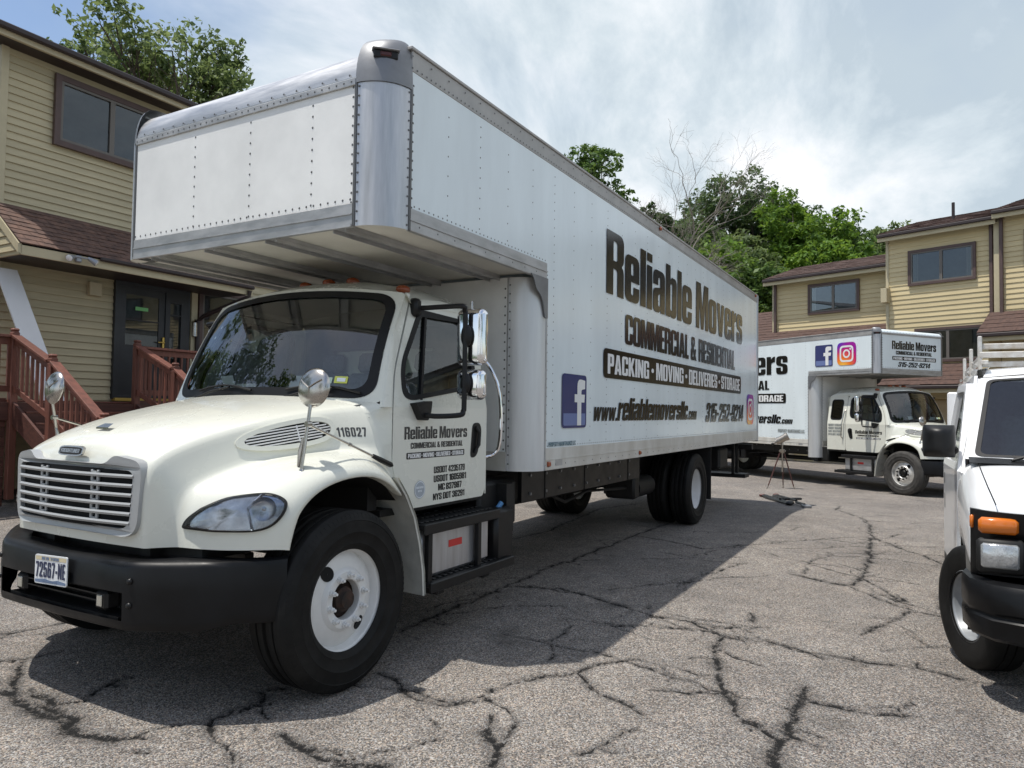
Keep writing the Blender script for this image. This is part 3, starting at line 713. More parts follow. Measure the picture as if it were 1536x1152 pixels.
        # door seams (dark gap)
        MB().plate([[rnd([(.530, VSZ0), (.527, 1.24, .05), (.585, 1.07, .08), (.735, .925, .04), (.745, .935, .04), (.60, 1.08, .08), (.545, 1.24, .05), (.548, VSZ0)])]], mp, -.02).build('door_gap', M['dark'], door, smooth=0)
        MB().plate([[[(.535, VSZ0), (.55, VSZ0), (.615, 1.87), (.884, 2.366), (1.63, 2.357), (1.63, 2.372), (.868, 2.381), (.598, 1.87)]]], mp, -.014).build('door_gap', M['dark'], door, smooth=0)
        if ext:
            rq = RR(1.82, 1.72, 1.70+ext-.075, 2.24, .09); MB().plate([[RR(1.815, 1.715, 1.70+ext-.07, 2.245, .09), RR(1.845, 1.745, 1.70+ext-.10, 2.215, .08)]], mp, -.01, .006).build('window_seal', M['seal'], co)
            MB().plate([[RR(1.83, 1.73, 1.70+ext-.085, 2.23, .09)]], mp, -.006).build('quarter_window', M['glass_d'], co, smooth=0)
            gh = MB().tube([mp(1.78, 1.25, .01), mp(1.785, 1.3, .06), mp(1.76, 1.6, .065), mp(1.73, 1.92, .055), mp(1.725, 1.97, .01)], .013, 8); gh.build('grab_handle', M['chrome_d'], co)
        else:
            gh = MB().tube(spl([(XB+.02, s*.90, 1.22), (XB+.13, s*1.05, 1.25), (XB+.16, s*1.09, 1.4), (XB+.155, s*1.08, 1.75), (XB+.10, s*1.0, 1.98), (XB+.0, s*.90, 2.06)], 6), .015, 10); gh.build('grab_handle', M['chrome'], co)
        # big door mirror on its black loop
        ya = side_v(2.33); X0 = .92
        mm = MB()
        yo = s*1.33
        p = [V3(X0, s*ya, 2.325), V3(X0+.03, s*(ya+.08), 2.325), V3(X0+.04, s*1.16, 2.325), V3(.965, yo, 2.32), V3(.99, yo, 2.29), V3(1.0, yo, 2.22), V3(1.0, yo, 1.66), V3(.99, yo, 1.60), V3(.95, yo, 1.57), V3(.84, s*1.20, 1.56), V3(.82, s*1.09, 1.575)]
        mm.tube(spl(p, 5), .018, 8)
        mm.box(X0-.05, X0+.03, s*(ya-.02), s*(ya+.055), 2.26, 2.39, .02)
        mm.plate([[rnd([(.72, 1.645, .01), (.90, 1.665, .015), (.89, 1.59, .02), (.86, 1.53, .02), (.80, 1.53, .02), (.76, 1.585, .02)])]], lambda a, b, h: (a, s*h, b), 1.06, 1.135)
        mir = mm.build('door_mirror', M['black'], T, smooth=40)
        def shell(z0, z1, wid, dep, r):
            rows = []
            for k in range(17):
                t = k/16; z = lerp(z0, z1, t); e = min(1, min(t, 1-t)*6)**.5; d_ = dep*(.55+.45*e)
                rows.append([V3(1.125 - .105*math.sin(PI*q/14)**.8*(.5+.5*e), yo+s*(.005-wid/2*math.cos(PI*q/14)*(.9+.1*e)), z) for q in range(15)])
            m_ = MB().grid(rows); m_.poly([r_ for r_ in rows[-1]]); m_.poly([r_ for r_ in rows[0]])
            m_.poly([rows[i][0] for i in range(17)] + [rows[i][-1] for i in range(16, -1, -1)])
            return m_
        for z0_, z1_, wd_ in ((1.915, 2.315, .235), (1.675, 1.89, .225)):
            sh_ = MB().box(1.035, 1.135, yo+s*.005-wd_/2, yo+s*.005+wd_/2, z0_, z1_).build('mirror_shell', M['chrome'], mir, smooth=180)
            bv_ = sh_.modifiers.new('bevel', 'BEVEL'); bv_.width = .047; bv_.segments = 7
        for zz, rr in ((2.12, .055), (1.79, .05)):
            MB().ball((1.015, yo, zz), rr, 12, 8, (.6, .75, 1.5)).build('mirror_clamp', M['black'], mir)
        MB().cyl((1.08, yo, 2.31), (1.08, yo, 2.37), .012, .008).build('antenna_stub', M['chrome_d'], mir)
        # steps and tank
        st = MB()
        if s < 0 or True:
            st.box(.74, 1.72, s*1.205, s*.90, .80, .835, .006).box(.74, 1.72, s*1.21, s*1.19, .765, .838, .006)
            st.box(.78, 1.90, s*1.235, s*.93, .415, .445, .006).box(.78, 1.90, s*1.24, s*1.22, .38, .448, .006)
            for x in (.80, 1.42): st.box(x, x+.045, s*1.20, s*1.16, .44, .80, .005)
            for x in (.9, 1.5): st.box(x, x+.09, s*1.20, s*.7, .34, .415, .01)
            sto = st.build('cab_step', M['black'], T, smooth=30)
            for zz, xa_, xb_, y0 in ((.836, .76, 1.70, 1.05), (.446, .80, 1.88, 1.08)):
                gr = MB()
                for i in range(16):
                    for j in range(2):
                        x = lerp(xa_, xb_, (i+.5)/16); y = s*(y0-.08+.13*j)
                        gr.box(x-.02, x+.02, y-.05, y+.05, zz, zz+.009, .004)
                gr.build('step_tread', M['frame'], sto, kind='stuff')
            MB().box(.76, 1.66, s*1.15, s*.62, .45, .79, .03).build('battery_box', M['alu2'] if s > 0 else M['alu'], sto, smooth=40)
            MB().box(1.10, 1.27, s*1.152, s*1.151, .63, .68).build('warning_sticker', M['red'], sto, smooth=0)
    return co

def truck(name, label, loc, rotz, spec):
    T = thing(name, label, 'truck', loc, rotz, 'white moving trucks')
    ext = spec.get('ext', 0); HW = spec.get('hw', 1.295); paint = M['paint']
    xf, r, xa, xL, H, za, zb = (spec[k] for k in ('xf', 'r', 'xa', 'xL', 'H', 'za', 'zb'))
    co = cabin(T, ext)
    # hood with fenders
    nst = len(HOOD[0]); rows = []
    full = [[(x, -w, z) for x, w, z in ln] for ln in HOOD[::-1]] + [[(x, w, z) for x, w, z in ln] for ln in HOOD[1:]]
    hood = MB().grid(full).build('hood', paint, T, smooth=180, sub=2)
    cre = hood.data.attributes.new('crease_edge', 'FLOAT', 'EDGE'); vals = [0.0]*len(hood.data.edges)
    nl = len(full); soft = {10-3: .45, 10+3: .45, 10-5: .5, 10+5: .5, 10-9: .6, 10+9: .6}
    for e_ in hood.data.edges:
        a_, b_ = e_.vertices; la, lb = a_//nst, b_//nst
        if la == lb and la in soft: vals[e_.index] = soft[la]
    cre.data.foreach_set('value', vals)
    global hood_hit
    from mathutils.bvhtree import BVHTree
    dg = bpy.context.evaluated_depsgraph_get(); ev = hood.evaluated_get(dg); em_ = ev.to_mesh()
    bvh = BVHTree.FromPolygons([v.co.copy() for v in em_.vertices], [tuple(p.vertices) for p in em_.polygons]); ev.to_mesh_clear()
    def hood_hit(x, z, s_):
        h_ = bvh.ray_cast(V3(x, s_*1.6, z), V3(0, -s_, 0)); return h_[0] if h_[0] is not None else V3(x, s_*.9, z)
    # surface sampler for things sitting on the hood (bilinear on the control cage)
    def hs(line, st, s):
        i = min(int(line), len(HOOD)-2); j = min(int(st), nst-2); a = line-i; b = st-j
        g = lambda ii, jj: Vector(HOOD[ii][jj])
        p = (g(i, j)*(1-b)+g(i, j+1)*b)*(1-a) + (g(i+1, j)*(1-b)+g(i+1, j+1)*b)*a
        return V3(p.x, s*p.y, p.z)
    # grille
    gx = -.922
    mpf = lambda a, b, h: (gx-h + .055*(a/.6)**2, a, b)
    outc = rnd([(-.575, .925, .10), (.575, .925, .10), (.60, 1.315, .07), (.40, 1.345, .04), (.34, 1.295, .04), (-.34, 1.295, .04), (-.40, 1.345, .04), (-.60, 1.315, .07)], 6)
    innc = rnd([(-.525, .965, .07), (.525, .965, .07), (.545, 1.268, .05), (-.545, 1.268, .05)], 6)
    gr = MB().plate([[outc, innc]], mpf, -.04, .012).build('grille', M['grille'], hood, smooth=40)
    rows = [[V3(*mpf(lerp(-.56, .56, k/8), z, -.012)) for k in range(9)] for z in (.96, 1.27)]
    MB().grid(rows).build('grille_backing', M['dark'], gr)
    for k in range(6):
        z = lerp(.995, 1.238, k/5); rows = []
        sec = [(-.008, .007), (.012, .009), (.018, 0), (.012, -.011), (-.008, -.006)]
        hwid = .528+.018*k/5
        MB().grid([[V3(*mpf(lerp(-hwid, hwid, j/10), z+b, a)) for j in range(11)] for a, b in sec], close_v=True).build('grille_bar', M['grille'], gr, smooth=40)
    for y in (-.245, .245):
        sp = MB()
        for k in range(6):
            z = lerp(.995, 1.238, k/5)
            sp.box(gx-.002+.055*(y/.6)**2, gx+.012+.055*(y/.6)**2, y-.035, y-.018, z+.008, min(z+.042, 1.26), .003).box(gx-.002+.055*(y/.6)**2, gx+.012+.055*(y/.6)**2, y+.018, y+.035, z+.008, min(z+.042, 1.26), .003).box(gx-.002+.055*(y/.6)**2, gx+.012+.055*(y/.6)**2, y-.018, y+.018, z+.008, z+.016)
        sp.build('grille_support', M['grille'], gr)
    bd = MB().plate([[[(p[0]*.115, 1.352+p[1]*.027) for p in RR(-1, -1, 1, 1, .6, 8)]]], lambda a, b, h: (-.893-h+.3*(b-1.352), a, b), 0, .014).build('badge', M['chrome_d'], hood)
    MB().plate([[[(p[0]*.103, 1.352+p[1]*.020) for p in RR(-1, -1, 1, 1, .6, 8)]]], lambda a, b, h: (-.893-h+.3*(b-1.352), a, b), .0155).build('badge_field', M['frame'], bd, fixn=False)
    lettering('badge_lettering', bd, lambda a, b, h: (-.893-h+.3*(b-1.352), -a, b), M['chrome_d'], 'FREIGHTLINER', -.088, .088, 1.342, .021, h=.017)
    em = MB().add([(-.735, -.06, 1.478), (-.735, .06, 1.478), (-.70, .03, 1.50), (-.70, -.05, 1.50), (-.735, -.06, 1.468), (-.735, .06, 1.468)], [(0, 1, 2, 3), (4, 5, 1, 0)]); em.build('hood_emblem', M['chrome_d'], hood, smooth=0)
    # headlamps, vents, spot mirrors
    for s in (-1, 1):
        # outline in (line coordinate, station coordinate) on the front fender
        ol = rnd([(5.15, 1.0, .15), (5.22, 1.45, .3), (5.9, 2.6, .6), (6.7, 3.6, .5), (7.35, 4.0, .4), (7.8, 3.7, .4), (7.95, 2.9, .4), (7.85, 1.9, .4), (7.5, 1.25, .4), (6.9, 1.02, .3), (6.0, .95, .3)], 7)
        cl = sum(p[0] for p in ol)/len(ol); cs = sum(p[1] for p in ol)/len(ol)
        def lampsurf(f, dx, ol=ol, s=s, cl=cl, cs=cs):
            return [hs(cl+(p[0]-cl)*f, cs+(p[1]-cs)*f, s)+V3(-dx, s*dx*.75, dx*.25) for p in ol]
        hl = MB(); hl.grid([lampsurf(1.03, .000), lampsurf(1.03, .012), lampsurf(.95, .016), lampsurf(.94, .004)], close_u=True)
        lam = hl.build('headlamp', M['black'], hood, smooth=50)
        rf = MB(); rg = [lampsurf(f, d) for f, d in ((.97, .003), (.7, .004), (.4, .005), (.1, .005))]
        rf.grid(rg, close_u=True); nn = len(rg[0]); rf.f.append(tuple(range(3*nn, 4*nn)))
        rf.build('reflector', mat('lamp_reflector', (.46, .46, .48), .20, .9, var=.35, vscale=9, bump=.25, bscale=22), lam, smooth=60)
        for (l0, st0, rr) in ((7.2, 2.5, .062),):
            c = hs(l0, st0, s)+V3(-.012, s*.012, 0); ax = V3(-.72, s*.62, .12).normalized()
            MB().lathe([(rr, .002), (rr*.8, -.002), (rr*.3, -.006), (.012, -.006), (.010, .010), (.001, .012)], c, ax, 20).build('lamp_bowl', MATS['lamp_reflector'], lam, smooth=50)
        MB().tube([hs(7.0, 1.15, s)+V3(-.018, s*.014, 0), hs(6.75, 2.4, s)+V3(-.020, s*.016, .002), hs(6.95, 3.6, s)+V3(-.014, s*.012, .004)], .004, 6).build('reflector_edge', M['chrome'], lam)
        ln = MB(); rg = [lampsurf(f, d) for f, d in ((.97, .016), (.85, .024), (.6, .032), (.3, .036), (.05, .036))]
        ln.grid(rg, close_u=True); ln.f.append(tuple(range(4*nn, 5*nn))); ln.build('lens', M['lens'], lam, smooth=180)
        # side vent: flat oval plate with slots
        pa, pb, pc, pd = hood_hit(-.33, 1.405, s), hood_hit(.20, 1.49, s), hood_hit(-.06, 1.50, s), hood_hit(-.03, 1.39, s)
        ux = (pb-pa).normalized(); nrm = ux.cross(pd-pc).normalized()
        if nrm.y*s < 0: nrm = -nrm
        uz = nrm.cross(ux)
        if uz.z < 0: uz = -uz
        c = (pa+pb+pc+pd)/4; c = c + nrm*(max((q_-c).dot(nrm) for q_ in (pa, pb, pc, pd, hood_hit(-.06, 1.445, s)))+.006) - ux*.055
        mv = lambda a, b, h, c=c, ux=ux, uz=uz, nrm=nrm: c+ux*a+uz*b+nrm*h
        ov = lambda a, b, dx=0: [(dx+a*math.copysign(abs(math.cos(t))**.8, math.cos(t)), b*math.copysign(abs(math.sin(t))**.9, math.sin(t))*(1.0+.28*math.cos(t))) for t in [2*PI*k/40 for k in range(40)]]
        vt = MB().plate([[ov(.315, .083), ov(.272, .056, .010)]], mv, -.07, .006).build('hood_vent', paint, hood, smooth=40)
        MB().plate([[ov(.278, .060, .010)]], mv, -.004).build('vent_backing', M['dark'], vt)
        for k in range(6):
            b = lerp(-.042, .042, k/5); hwid = .268*math.sqrt(max(.05, 1-(b/.064)**2)); 
            vb = MB(); vb.grid([[mv(.012+x, b+db, hh) for x in (-hwid, 0, hwid)] for db, hh in ((-.004, .003), (.004, .006), (.005, .0), (-.003, -.002))], close_v=True); vb.build('vent_slat', M['paint2'], vt)
        MB().plate([[[(-.005+.07, -.05), (.003+.07, -.05), (.003+.07, .05), (-.005+.07, .05)]]], mv, -.004, .002).build('vent_divider', M['paint2'], vt)
        # fender spot mirror
        fx = -.24 if s > 0 else 0; bx = V3(-.27+fx*.4, s*1.10, 1.245); tp = V3(-.20+fx, s*1.095, 1.655); jt = V3(-.225+fx*.8, s*1.10, 1.515); en = V3(.50, s*1.12, 1.24)
        sm = MB().tube([bx, bx.lerp(tp, .6), tp], .0095, 8).tube([jt, jt.lerp(en, .75)], .008, 8)
        sm.cyl(bx+V3(0, s*.02, -.03), bx+V3(0, s*.0, .02), .018, .014).cyl(jt-V3(.015, 0, 0), jt+V3(.02, 0, 0), .016).cyl(jt.lerp(en, .45), jt.lerp(en, .47), .012)
        smo = sm.build('spot_mirror', M['chrome_d'], T, smooth=40)
        MB().tube([jt.lerp(en, .74), jt.lerp(en, .84), jt.lerp(en, .97), en], [.014, .018, .018, .006], 8).build('strut_boot', M['black'], smo)
        MB().tube([V3(-.255+fx*.5, s*1.07, 1.28), V3(-.25+fx*.6, s*1.075, 1.36), V3(-.24+fx*.7, s*1.085, 1.44)], [.012, .016, .009], 8).build('strut', M['chrome_d'], smo)
        mc = V3(-.19+fx, s*1.095, 1.72)
        MB().lathe([(.001, -.030), (.05, -.027), (.095, -.012), (.112, .004), (.114, .012), (.108, .016), (.001, .018)], mc, (.97, -.05*s, -.12), 28).build('mirror_head', M['chrome_d'], smo, smooth=50)
        for k in range(3):
            a = 2*PI*k/3+.5; e2 = mc+V3(-.012, .09*math.cos(a), .09*math.sin(a)); MB().tube([mc+V3(-.034, 0, 0), mc.lerp(e2, .5)+V3(-.022, 0, 0), e2], .004, 6).build('mirror_rib', M['chrome_d'], smo)
        # fender splash shield behind the wheel, wheel-arch liner
        pth = [(.44, 1.17), (.54, 1.05), (.63, .90), (.69, .72), (.73, .54), (.745, .37)]
        fl = MB(); fl.grid([[V3(x, s*1.195, z), V3(x+.012, s*1.20, z), V3(x+.02, s*1.15, z-.004), V3(x+.03, s*.85, z)] for x, z in pth]); fl.grid([[V3(x+.028, s*1.20, z), V3(x+.03, s*.85, z)] for x, z in pth])
        fl.build('splash_shield', mat('splash_shield_grey', (.56, .56, .51), .6, var=.12, vscale=8), T, smooth=50)
        arc = [(-.44, .9), (-.40, 1.02), (-.26, 1.13), (-.05, 1.20), (.2, 1.20), (.38, 1.13), (.5, 1.02)]
        MB().grid([[V3(x, s*1.15, z), V3(x, s*.70, z-.02)] for x, z in arc]).build('arch_liner', M['frame'], T, smooth=50)
        # door-side trim of hood rear seam
    MB().plate([[[(p[0], p[1]) for p in RR(-.83, .74, .83, .87, .02)]]], lambda a, b, h: (-.80+.12*(a/.83)**2+h, a, b), 0, .03).build('radiator_panel', M['frame'], T)
    # bumper
    prof = [(-.46, -1.215), (-.55, -1.165), (-.66, -1.05), (-.76, -.92), (-.86, -.76), (-.915, -.66), (-.945, -.58), (-.955, -.40), (-.96, -.2)]
    plan = prof + [(-.962, 0)] + [(x, -y) for x, y in prof[::-1]]
    zs = [(.505, .05), (.470, .012), (.480, 0), (.52, -.004), (.66, -.006), (.775, -.002), (.800, .012), (.808, .05), (.806, .15)]
    rows = []
    for z, dx in zs:
        rows.append([V3(x+dx*(1 if abs(y) < 1 else .5), y*(1-dx*.25*(abs(y) > .6)), z + (.035 if abs(y) > 1.0 and z < .6 else 0) + (.015*abs(y) if z > .7 else 0)) for x, y in plan])
    def bump_row(k): return rows[k]
    bm_ = MB()
    # lower-centre opening: skip quads between |y|<.5 and z .52-.66 by building in strips
    C = len(plan)
    for i in range(len(rows)-1):
        for j in range(C-1):
            ya = (plan[j][1]+plan[j+1][1])/2
            if i == 3 and abs(ya) < .5: continue
            bm_.poly([rows[i][j], rows[i][j+1], rows[i+1][j+1], rows[i+1][j]])
    bo = bm_.build('bumper', M['bumper'], T, smooth=50, weld=True)
    for y_, z_, x_ in ((-.62, .60, -.935), (-.62, .72, -.935), (.62, .60, -.935), (.62, .72, -.935)):
        MB().lathe([(.016, 0), (.015, .006), (.009, .011), (.001, .012)], (x_-.003, y_, z_), (-1, .25*(1 if y_ > 0 else -1), 0), 10).build('bumper_bolt', M['black'], bo, smooth=50)
    wall = MB(); wall.box(-.93, -.80, -.52, .52, .505, .525).box(-.93, -.80, -.52, .52, .655, .675)
    wall.box(-.935, -.90, -.42, .42, .585, .592).box(-.935, -.9, -.42, .42, .618, .625)
    wall.build('bumper_opening', M['black'], bo); MB().box(-.82, -.80, -.52, .52, .52, .66).build('opening_backing', M['dark'], bo)
    for y in (-.385, .385):
        fo = MB().box(-.945, -.86, y-.05, y+.05, .545, .645, .015).build('fog_lamp', M['black'], bo); MB().box(-.952, -.944, y-.022, y+.022, .565, .625, .006).build('fog_lens', mat('fog_glass', (.55, .54, .48), .15, .6), fo)
    if spec.get('plate'):
        c = V3(-.984, .0, .712)
        mpp = lambda a, b, h: (c.x-h+.0, c.y-a, c.z+b+.04*a)
        pl = MB().plate([[RR(-.155, -.078, .155, .078, .014)]], mpp, 0, .006).build('number_plate', M['plate'], bo)
        MB().plate([[RR(-.148, .050, .148, .071, .005)]], mpp, .007).build('plate_band', M['plategold'], pl, smooth=0, fixn=False)
        MB().plate([[rnd([(-.148, -.071), (.148, -.071), (.148, -.058), (.07, -.050), (.02, -.058), (-.05, -.050), (-.148, -.056)])]], mpp, .007).build('plate_landscape', M['plateblue'], pl, smooth=0, fixn=False)
        lettering('plate_state', pl, mpp, M['plateblue'], 'NEW YORK', -.085, .085, .052, .017, h=.0085)
        lettering('plate_number', pl, mpp, mat('plate_navy', (.02, .03, .08), .4), '72567-NE', -.142, .142, -.042, .083, h=.008, gap=.09)
        lettering('plate_class', pl, mpp, M['plateblue'], 'COMMERCIAL', -.07, .07, -.069, .013, h=.0085)
    # wheels
    rm = spec.get('rim', 'rim'); ty = spec.get('tyre', 'rubber')
    for s in (-1, 1): wheel(T, 0, s, s*1.105, 'steer', spec.get('steer', 0), False, ty, rm)
    xr = spec['xr']
    for s in (-1, 1):
        wheel(T, xr, s, s*1.09, 'drive', 0, True, ty, 'rim' if rm == 'rim' else rm)
        wheel(T, xr, s, s*.76, 'drive', 0, True, ty, 'rim' if rm == 'rim' else rm, nuts=False)
    # chassis
    ch = MB()
    for s in (-1, 1):
        ch.box(-.75, xL-.4, s*.42, s*.50, .72, .98)
        ch.box(xa, xL-.1, s*.40, s*.52, .99, 1.08)
    ch.box(xr-.15, xr+.15, -.95, .95, .44, .58, .05).cyl((xr, 0, .36), (xr, 0, .66), .22, .22, 16)
    ch.box(-.07, .07, -.95, .95, .40, .50)
    ch.cyl((.9, 0, .62), (xr, 0, .56), .06)
    for s in (-1, 1):
        ch.box(xr-.75, xr+.75, s*.40, s*.48, .66, .72)
        ch.box(xr-.80, xr-.68, s*.38, s*.52, .60, .98); ch.box(xr+.68, xr+.80, s*.38, s*.52, .60, .98)
        ch.box(xr-.12, xr+.12, s*.36, s*.5, .56, .74)
        ch.cyl((xr-1.5, s*.75, .62), (xr-.9, s*.75, .62), .14, .14, 14); ch.cyl((xr-1.7, s*.2, .70), (xr-1.1, s*.2, .70), .12, .12, 14)
        ch.box(2.0+ext, 2.12+ext, s*1.10, s*.5, .60, 1.0)
    ch.box(.7, 1.7, -.45, .45, .5, .95)
    for k in range(int((xL-xa-.2)/.4)):
        x = xa+.2+.4*k; ch.box(x, x+.05, -1.2, 1.2, 1.085, zb+.06 if zb > 1.04 else 1.14)
    chs = ch.build('chassis', M['frame'], T)
    for s in (-1, 1):
        MB().box(xa+.1, xr-1.9, s*.98, s*1.02, .80, 1.09).build('frame_skirt', M['black'], chs)
        blt = None
        for x_ in [xa+.25+.31*k for k in range(int((xr-2.1-xa)/.31))]:
            for z_ in (.865, 1.03) if int(x_*10) % 3 else (.95,):
                if blt is None: blt = MB().cyl((0, 0, 0), (0, s*.016, 0), .016, .014, 6).build('frame_bolt', M['castg'], chs); o = blt
                else: o = share(blt, 'frame_bolt', chs)
                o.location = (x_, s*1.019, z_)
        for x_ in (xa+.55, xa+1.45, xr-2.3): MB().box(x_-.01, x_+.012, s*1.015, s*1.026, .80, 1.085).build('frame_rib', M['frame'], chs)
        MB().tube([(xa+.9, s*.8, .82), (xa+1.4, s*.82, .66), (xa+2.0, s*.8, .72), (xr-1.4, s*.78, .62), (xr-.8, s*.7, .7)], .018, 6).build('air_hose', M['frame'], chs)
        MB().tube([(xr-1.6, s*.6, .85), (xr-1.3, s*.62, .52), (xr-1.0, s*.62, .58), (xr-.7, s*.6, .8)], .014, 6).build('air_hose', M['frame'], chs)
        MB().box(xr-1.75, xr-1.55, s*.5, s*.9, .50, .80, .03).build('valve_box', M['frame'], chs, smooth=40)
        if not ext: MB().box(1.70+ext, 1.98+ext, s*1.02, s*1.19, .42, .83, .03).build('fluid_can', M['black'], T, smooth=40)
        MB().box(1.74+ext, 2.35+ext, s*.6, s*1.0, .62, 1.02, .03).build('side_box', M['frame'], chs, smooth=40)
    if not ext: MB().cyl((1.86+ext, -1.1, .82), (1.89+ext, -1.12, .865), .02).build('can_cap', mat('blue_cap', (.10, .28, .55), .4), T)
    for s in (-1, 1):
        MB().box(xr+.60, xr+.615, s*.62, s*1.26, .30, 1.08).build('mud_flap', M['frame'], T)
    rear = MB()
    for s in (-1, 1):
        rear.box(xL-.42, xL-.36, s*.95, s*.90, .45, 1.1).box(xL-.1, xL-.04, s*.95, s*.90, .45, 1.1); rear.tube([(xL-.39, s*.92, .48), (xL-.07, s*.92, 1.02)], .02)
        rear.box(xL-1.5, xL-.9, s*.55, s*.95, .62, 1.0, .04)
    rear.box(xL-.42, xL-.04, -1.15, 1.15, .40, .47).box(xL-.05, xL+.08, -1.2, 1.2, .92, 1.02)
    rear.build('rear_underride', M['frame'], T)

    # ------------------------------------------------ body box
    e = .03; rt_ = spec.get('rt', .23); fr_ = spec.get('front_rail', .145)
    body = MB()                                      # roof and far end first: the white shell
    body.box(xf+rt_, xL, -HW+.02, HW-.02, H-.05, H-.008)
    body.box(xa-.24+.03, xa-.24+.06, -HW+r, HW-r, zb, za)
    bo_ = body.build('box_body', M['boxwhite_sky'], T)
    bw = M['boxwhite_sky']
    r0_ = r; rF = spec.get('rfar', r)
    for s in (-1, 1):
        y = s*HW; r = r0_ if s < 0 else rF
        # side panel: upper part over the attic and lower part behind the cab
        pts = [(xf+r, za+fr_), (xa+.0, za+fr_), (xa, zb+.19), (xL-.03, zb+.19), (xL-.03, H-.155), (xf+r, H-.155)]
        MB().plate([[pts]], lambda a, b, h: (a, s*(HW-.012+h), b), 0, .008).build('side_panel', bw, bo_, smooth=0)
        # top rail, with drip lip
        MB().box(xf+r, xL, y-s*.03, y, H-.155, H-.02, .004).build('top_rail', M['rail'], bo_)
        MB().box(xf+r-.02, xL, y-s*.05, y+s*.012, H-.022, H, .004).build('roof_lip', M['rail'], bo_)
        # lower side rail and attic side rail with ribs
        MB().box(xa, xL, y-s*.03, y+s*.004, zb, zb+.19, .004).box(xa, xL, y, y+s*.009, zb+.085, zb+.095).build('lower_rail', M['skirt'], bo_)
        MB().box(xf+r, xa, y-s*.03, y+s*.003, za, za+fr_, .004).box(xf+r, xa, y, y+s*.010, za+fr_*.45, za+fr_*.52).build('attic_rail', M['alu2'], bo_)
        # round posts: attic front and lower nose
        def post(x0, z0, z1, nm, mt_, rr=r):
            rw = []
            for z in (z0, z1): rw.append([V3(x0+rr-rr*math.sin(t), s*(HW-rr+rr*math.cos(t)), z) for t in [PI/2*k/12 for k in range(13)]])
            MB().grid(rw).build(nm, mt_, bo_, smooth=60)
            for (px_, py_) in ((x0+rr, HW), (x0, HW-rr)):
                if px_ > x0: MB().box(px_-.012, px_+.010, s*(py_-.012), s*(py_+.006), z0, z1, .003).build('post_seam', M['rivet'] if mt_ is M['alu'] else M['alu2'], bo_)
                else: MB().box(px_-.006, px_+.01, s*(py_-.010), s*(py_+.012), z0, z1, .003).build('post_seam', M['rivet'] if mt_ is M['alu'] else M['alu2'], bo_)
        post(xf, za, H-rt_, 'corner_post', M['alu'])
        post(xa-.24, zb-spec.get('post_drop', 0), za, 'nose_post', M['boxpost'], .24)
        # curved underside of the rounded attic corner
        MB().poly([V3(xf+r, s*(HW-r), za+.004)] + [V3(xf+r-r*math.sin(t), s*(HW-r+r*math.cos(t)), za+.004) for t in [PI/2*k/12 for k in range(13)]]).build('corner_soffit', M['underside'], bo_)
        # corner casting (quarter dome) with lamp
        rw = []
        for a in [PI/2*k/8 for k in range(9)]:
            rx_ = max(r, rt_) if r < .2 and not spec.get('whitecap') else r
            cr = max(0.0, math.cos(a))**.5; rw.append([V3(xf+rx_-(rx_+.008)*math.sin(t)*lerp(cr, 1, .0) , s*(HW-r+(r+.008)*math.cos(t)*lerp(cr, 1, .55)), H-rt_-.02+(rt_+.065)*math.sin(a)) for t in [PI/2*k/10 for k in range(11)]])
        cst = MB().grid(rw); top = rw[-1]; cst.poly(top+[V3(xf+rx_+.01, s*(HW-r), H+.045)])
        cc = cst.build('corner_casting', M['castg'], bo_, smooth=60)
        lc = V3(xf+r*.40, s*(HW-r*.40), H-.10); n_ = V3(-1, s, .0).normalized(); tdir = V3(1, s, 0).normalized()
        mt4 = Matrix((( tdir.x, n_.x, 0, lc.x), (tdir.y, n_.y, 0, lc.y), (0, 0, 1, lc.z), (0, 0, 0, 1)))
        if r < .14 and not spec.get('whitecap'): continue_lamp = False
        else: continue_lamp = True
        if continue_lamp: MB().box(-.075, .075, -.05, .036, -.028, .020, .006, xf=mt4).build('lamp_recess', M['frame'], cc)
        if continue_lamp: MB().box(-.085, .085, -.05, .052, .020, .030, .006, xf=mt4).build('lamp_visor', M['castg'], cc)
        if continue_lamp: MB().box(-.035, .035, .008, .042, -.018, .012, .006, xf=mt4).build('clearance_lamp', mat('dark_red_lens', (.07, .012, .010), .3), cc)
        # bracket where the attic meets the nose
        br = rnd([(xa-.30, za+.01), (xa+.002, za+.01), (xa+.002, za-.33), (xa-.05, za-.33, .02), (xa-.10, za-.16, .06), (xa-.22, za-.10, .05), (xa-.24, za-.04, .03)])
        MB().plate([[br]], lambda a, b, h: (a, s*(HW+h), b), .003, .012).build('corner_bracket', M['castg'], bo_)
        # rear frame edge
        MB().box(xL-.035, xL+.02, y-s*.10, y+s*.012, zb-.02, H-.01, .006).build('rear_post', M['alu'], bo_)
        # marker lamps on the rails
        for x in spec.get('markers', (xa+.06, xa+2.33)):
            MB().box(x-.03, x+.03, y, y+s*.02, zb+.03, zb+.075, .008).build('side_marker', M['amber_d'], bo_)
        MB().box(xa+.20, xa+.33, y, y+s*.0065, zb+.03, zb+.085).build('data_plate', M['alu2'], bo_, smooth=0)
        for x in (xa+3.0, xL-.25):
            MB().ball((x, y+s*.014, H-.05), .03, 10, 6, (1.4, .6, .8)).build('roof_marker', M['amber_d'], bo_)
    r = r0_; YR = HW-rF
    # attic front: panel, rails, radius cap
    MB().box(xf, xf+.03, -HW+r, YR, za+fr_, H-rt_-.02, .002).build('front_panel', M['boxfront'] if not spec.get('whitecap') else M['boxwhite_sky'], bo_, smooth=0)  # whitecap front lies in shade, so it takes the white with sky light mixed in
